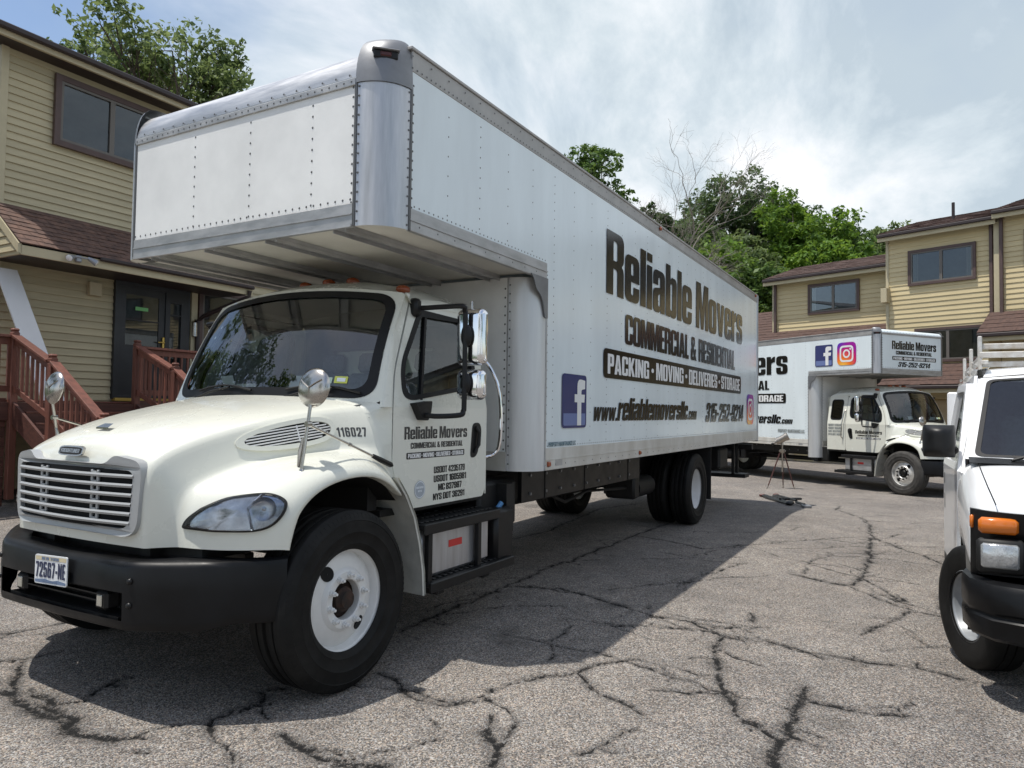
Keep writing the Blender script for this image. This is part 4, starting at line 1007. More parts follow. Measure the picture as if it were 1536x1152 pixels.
    MB().box(xf-.006, xf+.03, -HW+r, YR, za, za+fr_, .004).box(xf-.014, xf, -HW+r+.01, YR-.01, za+fr_*.5, za+fr_*.56).box(xf-.014, xf, -HW+r+.01, YR-.01, za-.004, za+.012).build('front_rail', M['alu2'], bo_)
    cap = [(xf-.004, H-rt_-.03), (xf-.008, H-rt_+.02)] + [(xf+rt_-(rt_+.004)*math.cos(t), H-rt_+(rt_+.004)*math.sin(t)) for t in [PI/2*k/10 for k in range(11)]] + [(xf+rt_+.1, H+.004)]
    MB().grid([[V3(x, y, z) for x, z in cap] for y in (-HW+r*.98, 0, HW-rF*.98)]).build('radius_cap', M['alucap'] if not spec.get('whitecap') else M['boxwhite_sky'], bo_, smooth=60)
    MB().box(xf-.012, xf+.01, -HW+r, YR, H-rt_-.035, H-rt_+.012, .003).build('cap_flange', M['alu2'], bo_)
    # attic floor and its beams, nose wall
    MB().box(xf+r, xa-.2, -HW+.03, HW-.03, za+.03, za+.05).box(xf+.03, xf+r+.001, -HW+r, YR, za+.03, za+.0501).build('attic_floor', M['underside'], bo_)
    for y in (-.92, -.31, .31, .92):
        MB().box(xf+.02, xa-.24, y-.055, y+.055, za+.004, za+.034, .003).box(xf+.02, xa-.24, y-.055, y-.045, za-.02, za+.004).box(xf+.02, xa-.24, y+.045, y+.055, za-.02, za+.004).build('floor_beam', M['alu2'], bo_)
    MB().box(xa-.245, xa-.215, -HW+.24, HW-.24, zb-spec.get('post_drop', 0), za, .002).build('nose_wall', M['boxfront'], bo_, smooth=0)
    MB().box(xa-.252, xa-.21, -HW+.24, HW-.24, zb, zb+.16).build('nose_rail', M['skirt'], bo_)
    MB().box(xL-.02, xL+.01, -HW+.1, HW-.1, zb, H-.1).build('rear_door', M['boxwhite_sky'], bo_, smooth=0)
    # rivets
    rv = MB(); S6 = [(math.cos(2*PI*k/6), math.sin(2*PI*k/6)) for k in range(6)]
    def rivet(o_, a, b, nrm, rr=.0075, hh=.004):
        i0 = len(rv.v)
        rv.v += [tuple(o_+a*(c*rr)+b*(d*rr)) for c, d in S6] + [tuple(o_+nrm*hh)]
        rv.f += [(i0+k, i0+(k+1) % 6, i0+6) for k in range(6)]
    EX, EZ, EY = V3(1, 0, 0), V3(0, 0, 1), V3(0, 1, 0)
    for s in spec.get('rivet_sides', (-1, 1)):
        yy = s*(HW-.0035); nrm = V3(0, s, 0)
        k = 0; x = xf+r+.01
        cols = []
        while x < xL-.05: cols.append(x); x += .406
        for k, x in enumerate(cols):
            zlo = za+fr_+.05 if x < xa+.02 else zb+.23
            step = .075 if k % 3 == 2 else .135
            z = zlo
            while z < H-.17: rivet(V3(x, yy, z), EX, EZ, nrm, .0065); z += step
        for (xa_, xb_, z, st, yo_) in ((xf+r, xL-.05, H-.135, .05, .0045), (xf+r, xL-.05, H-.06, .2, .0045), (xf+r, xa, za+fr_+.018, .052, -.0035), (xa, xL-.05, zb+.205, .052, -.0035), (xa, xL-.05, zb+.045, .20, .005), (xf+r+.1, xa, za+.04, .20, .0045)):
            x = xa_
            while x < xb_: rivet(V3(x, s*(HW+yo_), z), EX, EZ, nrm, .007); x += st
        z = za+.03
        while z < H-.2:
            rivet(V3(xf+r+.022, s*(HW-.002), z), EX, EZ, nrm, .008); rivet(V3(xf+r-.024, s*(HW+.001), z), EX, EZ, nrm, .007)
            rivet(V3(xf-.0015, s*(HW-r+.024), z), EY, EZ, V3(-1, 0, 0), .008); rivet(V3(xf-.001, s*(HW-r-.022), z), EY, EZ, V3(-1, 0, 0), .008); z += .06
        z = zb+.03
        while z < za-.04:
            rivet(V3(xa+.022, s*(HW-.002), z), EX, EZ, nrm, .008)
            rivet(V3(xa-.2465, s*(HW-.24-.025), z), EY, EZ, V3(-1, 0, 0), .009); rivet(V3(xa-.2435, s*(HW-.24+.02), z+.03), EY, EZ, V3(-1, 0, 0), .008); z += .075
    for y in (-.69, -.11, .47) if HW > 1.27 else (): 
        z = za+fr_+.03
        while z < H-rt_-.05: rivet(V3(xf-.001, y, z), EY, EZ, V3(-1, 0, 0), .008); z += .072
    y = -HW+r+.03
    while y < YR:
        rivet(V3(xf-.001, y, za+fr_+.025), EY, EZ, V3(-1, 0, 0), .008); rivet(V3(xf-.013, y, H-rt_-.01), EY, EZ, V3(-1, 0, 0), .007); y += .062
    y = -HW+r+.05
    while y < YR: rivet(V3(xf-.0075, y, H-rt_+.035), EY, EZ, V3(-1, 0, 0), .008); y += .115
    rv.build('rivets', M['rivet'], bo_, smooth=60, kind='stuff', fixn=False)
    return T, bo_, co, hood

TRUCK1 = dict(xf=.157, r=.242, rfar=.13, rt=.258, xa=2.30, xL=11.23, H=3.895, za=2.724, zb=1.10, xr=7.31, plate=True, rivet_sides=(-1,))
T1, B1, C1, H1 = truck('moving_truck', 'long white box moving truck in the foreground with its attic over the cab', (0, 1.295, 0), 0.0, TRUCK1)
mps = lambda a, b, h: (a, -1.2995-h, b)
lettering('company_name', B1, mps, M['vinyl'], 'Reliable Movers', 3.62, 9.87, 2.815, .655)
lettering('slogan', B1, mps, M['vinyl'], 'COMMERCIAL & RESIDENTIAL', 4.16, 9.31, 2.338, .325)
sign_line(B1, mps, 'PACKING * MOVING * DELIVERIES * STORAGE', 3.56, 9.77, 1.95, 2.25)
sz = [.72]*4+[1]*17+[.62]*4
lettering('web_address', B1, mps, M['vinyl'], 'www.reliablemoversllc.com', 3.305, 6.98, 1.515, .245, italic=.2, sizes=sz)
lettering('phone_number', B1, mps, M['vinyl'], '315-252-9214', 7.44, 9.99, 1.475, .285, italic=.2)
social_f(B1, mps, 2.615, 3.145, 1.455, 1.945)
social_cam(B1, mps, 10.27, 10.84, 1.41, 1.96)
lettering('owner_name', B1, mps, mat('blue_print', (.10, .18, .22), .4), 'PROPERTY MAINTENANCE LLC', 2.36, 2.91, 1.300, .038)
mpd = lambda a, b, h: (a, -(side_v(b)+.0055+h), b)
D1 = [o for o in C1.children if o.name.startswith('door')][0]
lettering('company_name', D1, mpd, M['vinyl'], 'Reliable Movers', .665, 1.425, 1.402, .085)
lettering('slogan', D1, mpd, M['vinyl'], 'COMMERCIAL & RESIDENTIAL', .735, 1.365, 1.338, .040)
sign_line(D1, mpd, 'PACKING * MOVING * DELIVERIES * STORAGE', .69, 1.39, 1.268, 1.312)
for t_, xa_, xb_, z_ in (('USDOT 4235179', 1.005, 1.40, 1.155), ('USDOT 1605981', 1.005, 1.42, 1.092), ('MC 837987', 1.06, 1.36, 1.030), ('NYS DOT 36291', 1.00, 1.40, .965)):
    lettering('registration_number', D1, mpd, M['vinyl'], t_, xa_, xb_, z_, .047)
circ_ = lambda r, cx, cy: [(cx+r*math.cos(2*PI*k/28), cy+r*math.sin(2*PI*k/28)) for k in range(28)]
sl_ = MB().plate([[circ_(.062, .845, 1.055)]], mpd).build('round_seal', mat('seal_grey', (.36, .40, .45), .5), D1, smooth=0, fixn=False)
MB().plate([[circ_(.057, .845, 1.055), circ_(.052, .845, 1.055)]], mpd, .001).build('seal_ring', M['paper'], sl_, smooth=0, fixn=False)
lettering('seal_lettering', sl_, mpd, M['paper'], 'CERTIFIED', .805, .885, 1.062, .014, h=.001)
lettering('seal_lettering', sl_, mpd, M['paper'], 'NYS', .825, .865, 1.038, .014, h=.001)
def hood_pt(a, b, h):
    p = hood_hit(a, b, -1); return (p.x, p.y-.0012-h, p.z)
lettering('fleet_number', H1, hood_pt, mat('dark_grey_print', (.05, .05, .05), .4), '116027', .195, .365, 1.428, .058, gap=.12)
CRACKS = [
 (0.02, [(1.01,0.49),(1.66,0.53),(2.58,0.53),(3.46,0.57),(4.5,0.54),(5.83,0.5),(7.17,0.44)]),
 (0.022, [(2.58,0.53),(2.79,0.08),(2.6,-0.43),(2.39,-0.92),(2.42,-1.23),(2.18,-1.53),(2.22,-1.83),(2.14,-2.13),(2.11,-2.48),(2.16,-2.75),(2.08,-2.98),(2.17,-3.28)]),
 (0.026, [(2.18,-1.53),(1.78,-1.56),(1.38,-1.68),(1.11,-1.79),(0.84,-1.91),(0.76,-2.04),(0.65,-2.15)]),
 (0.032, [(1.46,-2.18),(1.18,-2.19),(0.84,-2.18),(0.6,-2.17),(0.33,-2.2),(0.08,-2.23)]),
 (0.022, [(1.25,-2.21),(1.24,-2.33),(1.22,-2.53),(1.3,-2.7)]),
 (0.016, [(1.09,-1.75),(1.0,-1.61),(0.95,-1.43)]),
 (0.014, [(5.83,0.5),(5.72,-0.02),(5.46,-0.5),(5.98,-0.85),(6.56,-1.26),(7.18,-1.71),(7.62,-2.11)]),
 (0.03, [(7.49,-2.16),(6.0,-2.25),(4.92,-2.25),(4.43,-2.19),(4.41,-2.03),(4.6,-1.61)]),
 (0.018, [(4.35,-2.19),(4.03,-2.42),(3.78,-2.68),(3.67,-2.92)]),
 (0.02, [(3.71,-2.68),(3.4,-2.59),(3.03,-2.45),(2.77,-2.38)]),
 (0.012, [(4.21,-2.47),(4.16,-2.62),(3.78,-2.68)]),
 (0.016, [(7.36,-2.21),(7.63,-2.37),(8.05,-2.48)]),
 (0.014, [(5.84,-1.46),(5.85,-1.85),(6.0,-2.25),(5.98,-2.58),(5.89,-2.96)]),
 (0.02, [(0.2,-0.16),(0.11,-0.37),(0.13,-0.54),(0.36,-0.62),(0.58,-0.66),(0.82,-0.78),(0.99,-0.93),(1.22,-1.0),(1.4,-1.15)]),
 (0.016, [(0.96,-0.94),(0.76,-1.12),(0.69,-1.3),(0.57,-1.48)]),
 (0.012, [(0.34,-0.64),(0.27,-0.82),(0.14,-0.96),(-0.14,-1.04)]),
 (0.03, [(0.15,-0.8),(-0.05,-0.89),(-0.15,-1.02),(-0.34,-1.1)]),
 (0.018, [(0.39,-1.52),(0.24,-1.46),(0.1,-1.43),(-0.02,-1.38)]),
 (0.012, [(3.44,-0.8),(4.02,-0.88),(4.49,-0.98),(4.89,-1.12)]),
 (0.012, [(1.07,-0.68),(1.48,-0.5),(1.83,-0.48)]),
 (0.016, [(2.43,-1.34),(2.42,-1.5),(2.47,-1.65),(2.59,-1.76)]),
 (0.012, [(1.4,-1.15),(1.38,-1.38),(1.32,-1.58),(1.35,-1.69)]),
 (0.02, [(2.93,-1.56),(2.67,-1.62)]),
 (0.012, [(2.59,-1.76),(2.52,-1.48),(2.52,-1.02)]),
 (0.01, [(2.78,0.48),(2.67,0.02),(2.72,-0.17)]),
 (0.035, [(-1.02,1.7),(-1.04,1.48),(-1.06,1.3),(-1.06,1.01),(-1.09,0.8),(-1.03,0.6),(-0.93,0.43)]),
 (0.028, [(-0.91,1.6),(-0.96,1.28),(-0.85,1.18),(-0.62,1.3),(-0.49,1.27)]),
 (0.022, [(-0.26,0.47),(-0.38,0.34),(-0.52,0.41),(-0.64,0.4),(-0.74,0.28),(-0.81,0.09),(-0.89,-0.07)]),
 (0.026, [(-0.58,-0.04),(-0.64,-0.25),(-0.67,-0.38),(-0.65,-0.54),(-0.57,-0.69)]),
 (0.018, [(0.31,0.09),(0.2,-0.18),(0.18,-0.33),(0.21,-0.61)]),
 (0.014, [(-0.78,2.23),(-0.6,2.11),(-0.48,2.09)]),
 (0.02, [(-0.27,0.48),(-0.16,0.39)]),
 (0.014, [(-0.37,0.32),(-0.49,0.15)]),
 (0.022, [(-1.04,1.48),(-0.92,1.78),(-0.7,2.1)]),
 (0.014, [(-1.08,0.47),(-1.02,0.34)]),
 (0.04, [(-1.0,1.27),(-1.0,0.98),(-1.1,0.87)]),
]
# ------------------------------------------------------------------ ground
def ground_z(x):
    t = np.clip((np.asarray(x, float)-9.0)/5.0, 0, 1); return -0.234*(t*t*(3-2*t))
def gz(x): return float(ground_z(x))
def axis(a0, a1, step, lo, hi):
    mid = list(np.arange(a0, a1, step)); L = []; x = a0; d = step
    while x > lo: d *= 1.16; x -= d; L.append(x)
    R_ = []; x = mid[-1]; d = step
    while x < hi: d *= 1.16; x += d; R_.append(x)
    return np.array(L[::-1]+mid+R_)
gxs = axis(-1.6, 8.5, .026, -120, 220); gys = axis(-4.8, 3.2, .026, -160, 160)
GX, GY = np.meshgrid(gxs, gys, indexing='ij')
rs = np.random.RandomState(4)
segs = []
def wiggle(pts, w, depth=0):
    P = [np.array(p, float) for p in pts]; out_ = [P[0]]
    for a, b in zip(P[:-1], P[1:]):
        L = np.linalg.norm(b-a); n = max(2, int(L/.10)); d = (b-a)/max(L, 1e-6); nrm = np.array([-d[1], d[0]])
        for k in range(1, n+1):
            o = (rs.rand()-.5)*.055 if k < n else 0
            out_.append(a+(b-a)*k/n + nrm*o)
    for k in range(len(out_)-1): segs.append((out_[k], out_[k+1], w*.80*(.4+.95*rs.rand())))
    if depth < 1:
        for k in range(2, len(out_)-2):
            if rs.rand() < .42:
                a = out_[k]; ang = rs.rand()*2*PI; L = .10+.55*rs.rand()**1.6; pts2 = [a]
                for q in range(3):
                    ang += (rs.rand()-.5)*1.0; pts2.append(pts2[-1]+np.array([math.cos(ang), math.sin(ang)])*L/3)
                wiggle(pts2, min(w*.42, .011), 1)
for w, l in CRACKS: wiggle(l, w)
for w, l in ((.018, [(5.0, -3.4), (6.2, -2.9), (7.5, -2.2), (9.2, -2.0), (11, -1.4), (13, -1.3)]), (.016, [(6.2, -2.9), (6.8, -4.2), (7.2, -5.6)]), (.014, [(3.4, 1.8), (5.5, 1.6), (8, 1.9), (10.5, 1.2)]), (.02, [(-1.2, 3.0), (.3, 2.6), (1.8, 2.9)]), (.02, [(9.2, -2.0), (9.6, -3.2), (10.8, -4.4)])): wiggle(l, w)
for k in range(16):
    a = np.array([rs.uniform(.8, 8), rs.uniform(-3.8, -.4)]); ang = rs.rand()*2*PI; pp_ = [a]
    for q in range(rs.randint(3, 6)):
        ang += (rs.rand()-.5)*1.1; pp_.append(pp_[-1]+np.array([math.cos(ang), math.sin(ang)])*(.25+.35*rs.rand()))
    wiggle(pp_, .009+.006*rs.rand())
dist = np.full(GX.shape, 9.0)
for a, b, w in segs:
    m_ = .30
    i0, i1 = np.searchsorted(gxs, [min(a[0], b[0])-m_, max(a[0], b[0])+m_]); j0, j1 = np.searchsorted(gys, [min(a[1], b[1])-m_, max(a[1], b[1])+m_])
    if i1 <= i0 or j1 <= j0: continue
    X = GX[i0:i1, j0:j1]; Y = GY[i0:i1, j0:j1]; d = b-a; L2 = max(1e-9, d@d)
    t = np.clip(((X-a[0])*d[0]+(Y-a[1])*d[1])/L2, 0, 1)
    q = np.hypot(X-a[0]-t*d[0], Y-a[1]-t*d[1])/w
    dist[i0:i1, j0:j1] = np.minimum(dist[i0:i1, j0:j1], q)
GZ = ground_z(GX) - .012*np.clip(1-dist/1.1, 0, 1) + .006*np.sin(GX*1.7+GY*.6)*np.sin(GY*1.3-.4*GX)*(np.abs(GX) < 40)
# lot stays level under the wheels; beyond the lot the ground carries on to the horizon
nx, ny = GX.shape
co_ = np.stack([GX, GY, GZ], -1).reshape(-1, 3)
ii, jj = np.meshgrid(np.arange(nx-1), np.arange(ny-1), indexing='ij'); a_ = (ii*ny+jj).ravel()
fc = np.stack([a_, a_+ny, a_+ny+1, a_+1], -1)
me = bpy.data.meshes.new('ground'); me.vertices.add(len(co_)); me.vertices.foreach_set('co', co_.ravel())
me.loops.add(fc.size); me.loops.foreach_set('vertex_index', fc.ravel().astype(np.int32))
me.polygons.add(len(fc)); me.polygons.foreach_set('loop_start', np.arange(0, fc.size, 4, dtype=np.int32)); me.polygons.foreach_set('loop_total', np.full(len(fc), 4, dtype=np.int32))
me.update(); me.validate()
me.polygons.foreach_set('use_smooth', [True]*len(me.polygons))
at = me.attributes.new('crack', 'FLOAT', 'POINT'); at.data.foreach_set('value', dist.ravel().astype(np.float32))
ground = bpy.data.objects.new('ground', me); col.objects.link(ground); ground['kind'] = 'structure'
def asphalt():
    mt = bpy.data.materials.new('worn_asphalt'); mt.use_nodes = True; t = mt.node_tree; b = t.nodes['Principled BSDF']; L = t.links.new
    n_ = t.nodes.new; co = n_('ShaderNodeTexCoord'); P = co.outputs['Object']
    def noise(scale, detail=6, rough=.6, src=P):
        n = n_('ShaderNodeTexNoise'); n.inputs['Scale'].default_value = scale; n.inputs['Detail'].default_value = detail; n.inputs['Roughness'].default_value = rough; L(src, n.inputs[0]); return n
    def ramp(v, st):
        r = n_('ShaderNodeValToRGB'); el = r.color_ramp.elements; el[0].position = st[0][0]; el[0].color = (*st[0][1], 1); el[1].position = st[-1][0]; el[1].color = (*st[-1][1], 1)
        for p, c in st[1:-1]: e = el.new(p); e.color = (*c, 1)
        L(v, r.inputs[0]); return r.outputs[0]
    def mix(f, a, c, typ='MIX'):
        m_ = n_('ShaderNodeMix'); m_.data_type = 'RGBA'; m_.blend_type = typ
        for k, v in ((0, f), (6, a), (7, c)):
            if isinstance(v, (int, float)): m_.inputs[k].default_value = v
            elif isinstance(v, tuple): m_.inputs[k].default_value = (*v, 1)
            else: L(v, m_.inputs[k])
        return m_.outputs[2]
    def math_(op, a, c=None, clamp=False):
        m_ = n_('ShaderNodeMath'); m_.operation = op; m_.use_clamp = clamp
        for k, v in enumerate((a, c)):
            if v is None: continue
            if isinstance(v, (int, float)): m_.inputs[k].default_value = v
            else: L(v, m_.inputs[k])
        return m_.outputs[0]
    vo = n_('ShaderNodeTexVoronoi'); vo.inputs['Scale'].default_value = 140; L(P, vo.inputs['Vector'])
    sx = n_('ShaderNodeSeparateColor'); L(vo.outputs['Color'], sx.inputs[0])
    stone = ramp(sx.outputs[0], [(.0, (.024, .024, .025)), (.22, (.068, .066, .066)), (.5, (.205, .195, .183)), (.76, (.35, .333, .313)), (.92, (.46, .445, .42)), (1.0, (.60, .585, .56))])
    vo2 = n_('ShaderNodeTexVoronoi'); vo2.inputs['Scale'].default_value = 230; L(P, vo2.inputs['Vector'])
    sx2 = n_('ShaderNodeSeparateColor'); L(vo2.outputs['Color'], sx2.inputs[0])
    fine = ramp(sx2.outputs[1], [(.0, (.03, .03, .031)), (.5, (.145, .138, .133)), (1, (.31, .295, .285))])
    base = mix(.38, stone, fine)
    hue = ramp(sx.outputs[2], [(.0, (.94, .98, 1.06)), (.45, (1, 1, 1)), (.72, (1.10, 1.0, .88)), (1.0, (1.12, .95, .90))]); base = mix(1.0, base, hue, 'MULTIPLY')
    big = noise(.55, 5, .55).outputs[0]; med = noise(3.2, 6, .62).outputs[0]
    base = mix(1.0, base, ramp(big, [(.30, (.80, .79, .78)), (.70, (1.16, 1.14, 1.10))]), 'MULTIPLY')
    base = mix(1.0, base, ramp(med, [(.30, (.80, .80, .80)), (.68, (1.12, 1.11, 1.09))]), 'MULTIPLY')
    # stains of oil
    st = ramp(noise(1.1, 3, .5).outputs[0], [(.62, (0, 0, 0)), (.74, (.55, .55, .55))])
    base = mix(st, base, (.055, .052, .048))
    # cracks: sand and tar in the gaps, ragged edge
    cr = n_('ShaderNodeAttribute'); cr.attribute_name = 'crack'
    e1 = noise(26, 4, .7).outputs[0]; e2 = noise(120, 3, .7).outputs[0]
    d = math_('ADD', cr.outputs['Fac'], math_('MULTIPLY', math_('SUBTRACT', e1, .5), 3.4)); d = math_('ADD', d, math_('MULTIPLY', math_('SUBTRACT', e2, .5), 2.4))
    core = ramp(d, [(.30, (1, 1, 1)), (.95, (0, 0, 0))]); halo = ramp(math_('MULTIPLY', d, .28), [(.10, (.62, .62, .62)), (1.0, (0, 0, 0))])
    base = mix(halo, base, (.040, .038, .037)); base = mix(core, base, (.008, .0078, .0076))
    L(base, b.inputs['Base Color']); b.inputs['Roughness'].default_value = .88; b.inputs['Specular IOR Level'].default_value = .28
    hgt = math_('ADD', math_('MULTIPLY', vo.outputs['Distance'], -.55), math_('MULTIPLY', core, -1.3)); hgt = math_('ADD', hgt, math_('MULTIPLY', med, .8))
    bp = n_('ShaderNodeBump'); bp.inputs['Strength'].default_value = .75; bp.inputs['Distance'].default_value = .008; L(hgt, bp.inputs['Height']); L(bp.outputs[0], b.inputs['Normal'])
    return mt
me.materials.append(asphalt())
# ------------------------------------------------------------------ houses
HM = dict(
 sid=mat('tan_clapboard', (.45, .385, .245), .62, var=.10, vscale=2.5, stretch=(.5, .5, 6), bump=.1, bscale=30),
 sidR=mat('yellow_tan_clapboard', (.57, .465, .265), .62, var=.08, vscale=2.5, stretch=(.5, .5, 6)),
 trimtan=mat('tan_trim', (.47, .405, .265), .6, var=.06),
 brown=mat('brown_trim', (.085, .052, .045), .55, var=.12, vscale=6),
 dbrown=mat('dark_brown_gutter', (.028, .017, .016), .5, var=.2),
 frame=mat('window_frame_bronze', (.13, .115, .10), .5),
 pane=mat('window_pane', (.055, .066, .07), .06, var=.25, vscale=1.5, spec=.8),
 curtain=mat('pale_curtain', (.40, .40, .37), .9, var=.15, vscale=9, stretch=(8, 8, .6)),
 shingle=mat('brown_shingles', (.17, .095, .068), .9, c2=(.075, .045, .037), vscale=7, bump=.5, bscale=160),
 shingleR=mat('red_brown_shingles', (.105, .060, .046), .9, c2=(.062, .037, .031), vscale=9, bump=.4, bscale=120),
 door=mat('black_door', (.020, .021, .024), .42, var=.2),
 deck=mat('red_stained_wood', (.155, .055, .036), .6, var=.25, vscale=5, stretch=(3, 3, .6), bump=.2, bscale=60),
 deckd=mat('dark_red_wood', (.085, .032, .023), .65, var=.3, vscale=4, stretch=(.5, 3, 6)),
 white=mat('white_board', (.74, .74, .75), .4, var=.03),
 cream=mat('cream_garage_door', (.55, .47, .34), .6, var=.05),
 brass=mat('brass', (.6, .42, .12), .3, .9), shade_white=mat('lamp_white', (.78, .78, .78), .35), grey=mat('lamp_grey', (.3, .31, .33), .4, .5),
)
def vary(m_, amt):
    t = m_.node_tree; b = t.nodes['Principled BSDF']; lk = b.inputs['Base Color'].links[0]; src = lk.from_socket
    oi = t.nodes.new('ShaderNodeObjectInfo'); mr = t.nodes.new('ShaderNodeMapRange'); mr.inputs[3].default_value = 1-amt; mr.inputs[4].default_value = 1+amt; t.links.new(oi.outputs['Random'], mr.inputs[0])
    hv = t.nodes.new('ShaderNodeHueSaturation'); t.links.new(mr.outputs[0], hv.inputs['Value']); t.links.new(src, hv.inputs['Color']); t.links.new(hv.outputs[0], b.inputs['Base Color'])
for k_, a_ in (('sid', .09), ('sidR', .07), ('deck', .22), ('deckd', .22)): vary(HM[k_], a_)
def bx(x0, x1, y0, y1, z0, z1, name, m_, parent, bev=0.004, **k): return MB().box(x0, x1, y0, y1, z0, z1, bev).build(name, m_, parent, **k)
def clapboards(parent, x0, x1, y, z0, z1, expo, m_, nm='clapboard'):
    """lapped boards on a wall facing -y; one object each, sharing one mesh"""
    L = x1-x0; n = int(round((z1-z0)/expo)); expo = (z1-z0)/n
    mb = MB(); pr = [(0, 0), (-.030, 0), (-.028, .010), (-.004, expo+.012), (0, expo+.012)]
    mb.grid([[(0, a, b) for a, b in pr], [(L, a, b) for a, b in pr]], close_u=True)
    first = None
    for k in range(n):
        if first is None: first = mb.build(nm, m_, parent, smooth=0); o = first
        else: o = share(first, nm, parent)
        o.location = (x0, y, z0+k*expo)
def window(parent, x0, x1, y, z0, z1, trim=.09, mull=1, mt=None, curt=0, depth=.05, fr=None):
    mt = mt or HM['brown']
    t = MB(); t.plate([[[(x0-trim, z0-trim), (x1+trim, z0-trim), (x1+trim, z1+trim), (x0-trim, z1+trim)], [(x0, z0), (x1, z0), (x1, z1), (x0, z1)]]], lambda a, b, h: (a, y-h, b), -.02, depth)
    w = t.build('window', mt, parent, smooth=0, bevel=.004)
    f = MB(); n = mull+1; fw_ = .045; wid = (x1-x0)/n
    holes = [[(x0+k*wid+fw_, z0+fw_), (x0+(k+1)*wid-fw_, z0+fw_), (x0+(k+1)*wid-fw_, z1-fw_), (x0+k*wid+fw_, z1-fw_)] for k in range(n)]
    f.plate([[[(x0, z0), (x1, z0), (x1, z1), (x0, z1)]]+holes], lambda a, b, h: (a, y-h, b), -.02, depth-.018)
    f.build('window_frame', fr or HM['frame'], w, smooth=0)
    for k, h in enumerate(holes):
        MB().plate([[h]], lambda a, b, hh: (a, y-hh, b), .0).build('pane', M['house_glass'], w, smooth=0)
    # room behind the glass: dark box with curtains
    bxm = MB(); bxm.plate([[[(x0, z0), (x1, z0), (x1, z1), (x0, z1)]]], lambda a, b, h: (a, y+h, b), .0); 
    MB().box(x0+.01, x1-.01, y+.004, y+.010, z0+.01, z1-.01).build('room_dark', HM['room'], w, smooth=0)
    for k in range(curt):
        for (ca, cb) in ((holes[k][0][0], holes[k][0][0]+wid*.20), ) if k == 0 else ((holes[k][1][0]-wid*.16, holes[k][1][0]), ):
            pts = [(lerp(ca, cb, q/10), y+.0035-.0025*math.cos(q*2.2)) for q in range(11)]
            MB().grid([[(a, yy-.001, z) for a, yy in pts] for z in (z0+.06, z1-.06)]).build('curtain', HM['curtain'], w, smooth=60)
    return w
M['house_glass'] = glassmat('house_window_glass', (.50, .54, .54), 1.85)
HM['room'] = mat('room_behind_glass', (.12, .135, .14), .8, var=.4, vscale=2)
def shingle_roof(parent, P00, P10, P01, P11, m_, rows=8, w=.30, name='shingles'):
    """courses of tabs on the quad P00-P10 (eave) to P01-P11 (top)"""
    P00, P10, P01, P11 = map(Vector, (P00, P10, P01, P11)); mb = MB(); nrm = (P10-P00).cross(P01-P00).normalized()
    if nrm.z < 0: nrm = -nrm
    for r_ in range(rows):
        a = P00.lerp(P01, r_/rows); b = P10.lerp(P11, r_/rows); c = P00.lerp(P01, min(1, (r_+1.25)/rows)); d = P10.lerp(P11, min(1, (r_+1.25)/rows))
        L = (b-a).length; n = max(2, int(L/w)); off = .5*(r_ % 2)
        ts = sorted(set([0.0, 1.0]+[min(1, max(0, (k+off+random.uniform(-.12, .12))/n)) for k in range(n+1)]))
        for t0, t1 in zip(ts[:-1], ts[1:]):
            g = .0025/max(.1, L); h = .012+random.random()*.012; e0 = random.uniform(-.015, .012)
            dn = (a-c).normalized()*e0
            q = [a.lerp(b, t0+g)+nrm*h+dn, a.lerp(b, t1-g)+nrm*h+dn, c.lerp(d, t1-g)+nrm*.004, c.lerp(d, t0+g)+nrm*.004]
            lo = [q[0]-nrm*h, q[1]-nrm*h]
            mb.add(q+lo, [(0, 1, 2, 3), (4, 5, 1, 0)])
    base = MB().poly([P00-nrm*.004, P10-nrm*.004, P11-nrm*.004, P01-nrm*.004]).build('roof_deck', HM['dbrown'], parent, smooth=0)
    return mb.build(name, m_, parent, smooth=0, kind='stuff', fixn=False)

# ---- house on the left, behind the truck (wall faces -y)
LH = thing('house', 'tan clapboard house with brown trim and black front door behind the wooden stairs', 'house', (2.72, 10.2, 0))
def lx(x): return x-2.72
wl = bx(0, 14, .02, 8, .2, 7.6, 'wall', HM['sid'], LH)
clapboards(wl, .10, 14, .02, 4.30, 7.46, .128, HM['sid'])
clapboards(wl, .10, 14, .02, .40, 4.26, .128, HM['sid'])
bx(-.02, .10, -.012, .12, .2, 7.5, 'corner_board', HM['trimtan'], wl)
# main roof edge: soffit, fascia, dark drip edge, roof slab
rf = MB().add([(-.35, -.45, 7.62), (14.3, -.45, 7.62), (14.3, 4.2, 8.7), (-.35, 4.2, 8.7), (-.35, -.45, 7.56), (14.3, -.45, 7.56), (14.3, 4.2, 8.64), (-.35, 4.2, 8.64)], [(0, 1, 2, 3), (4, 7, 6, 5), (0, 4, 5, 1), (1, 5, 6, 2), (2, 6, 7, 3), (3, 7, 4, 0)]).build('roof', HM['dbrown'], LH, smooth=0)
bx(-.33, 14.3, -.42, -.36, 7.42, 7.56, 'fascia', HM['trimtan'], rf); bx(-.33, 14.3, -.36, .05, 7.44, 7.46, 'soffit', HM['dbrown'], rf)
bx(-.35, 14.3, -.52, -.42, 7.50, 7.60, 'gutter', HM['dbrown'], rf, bev=.02)
window(LH, lx(3.62), lx(5.45), -.035, 6.16, 7.20, trim=.10)
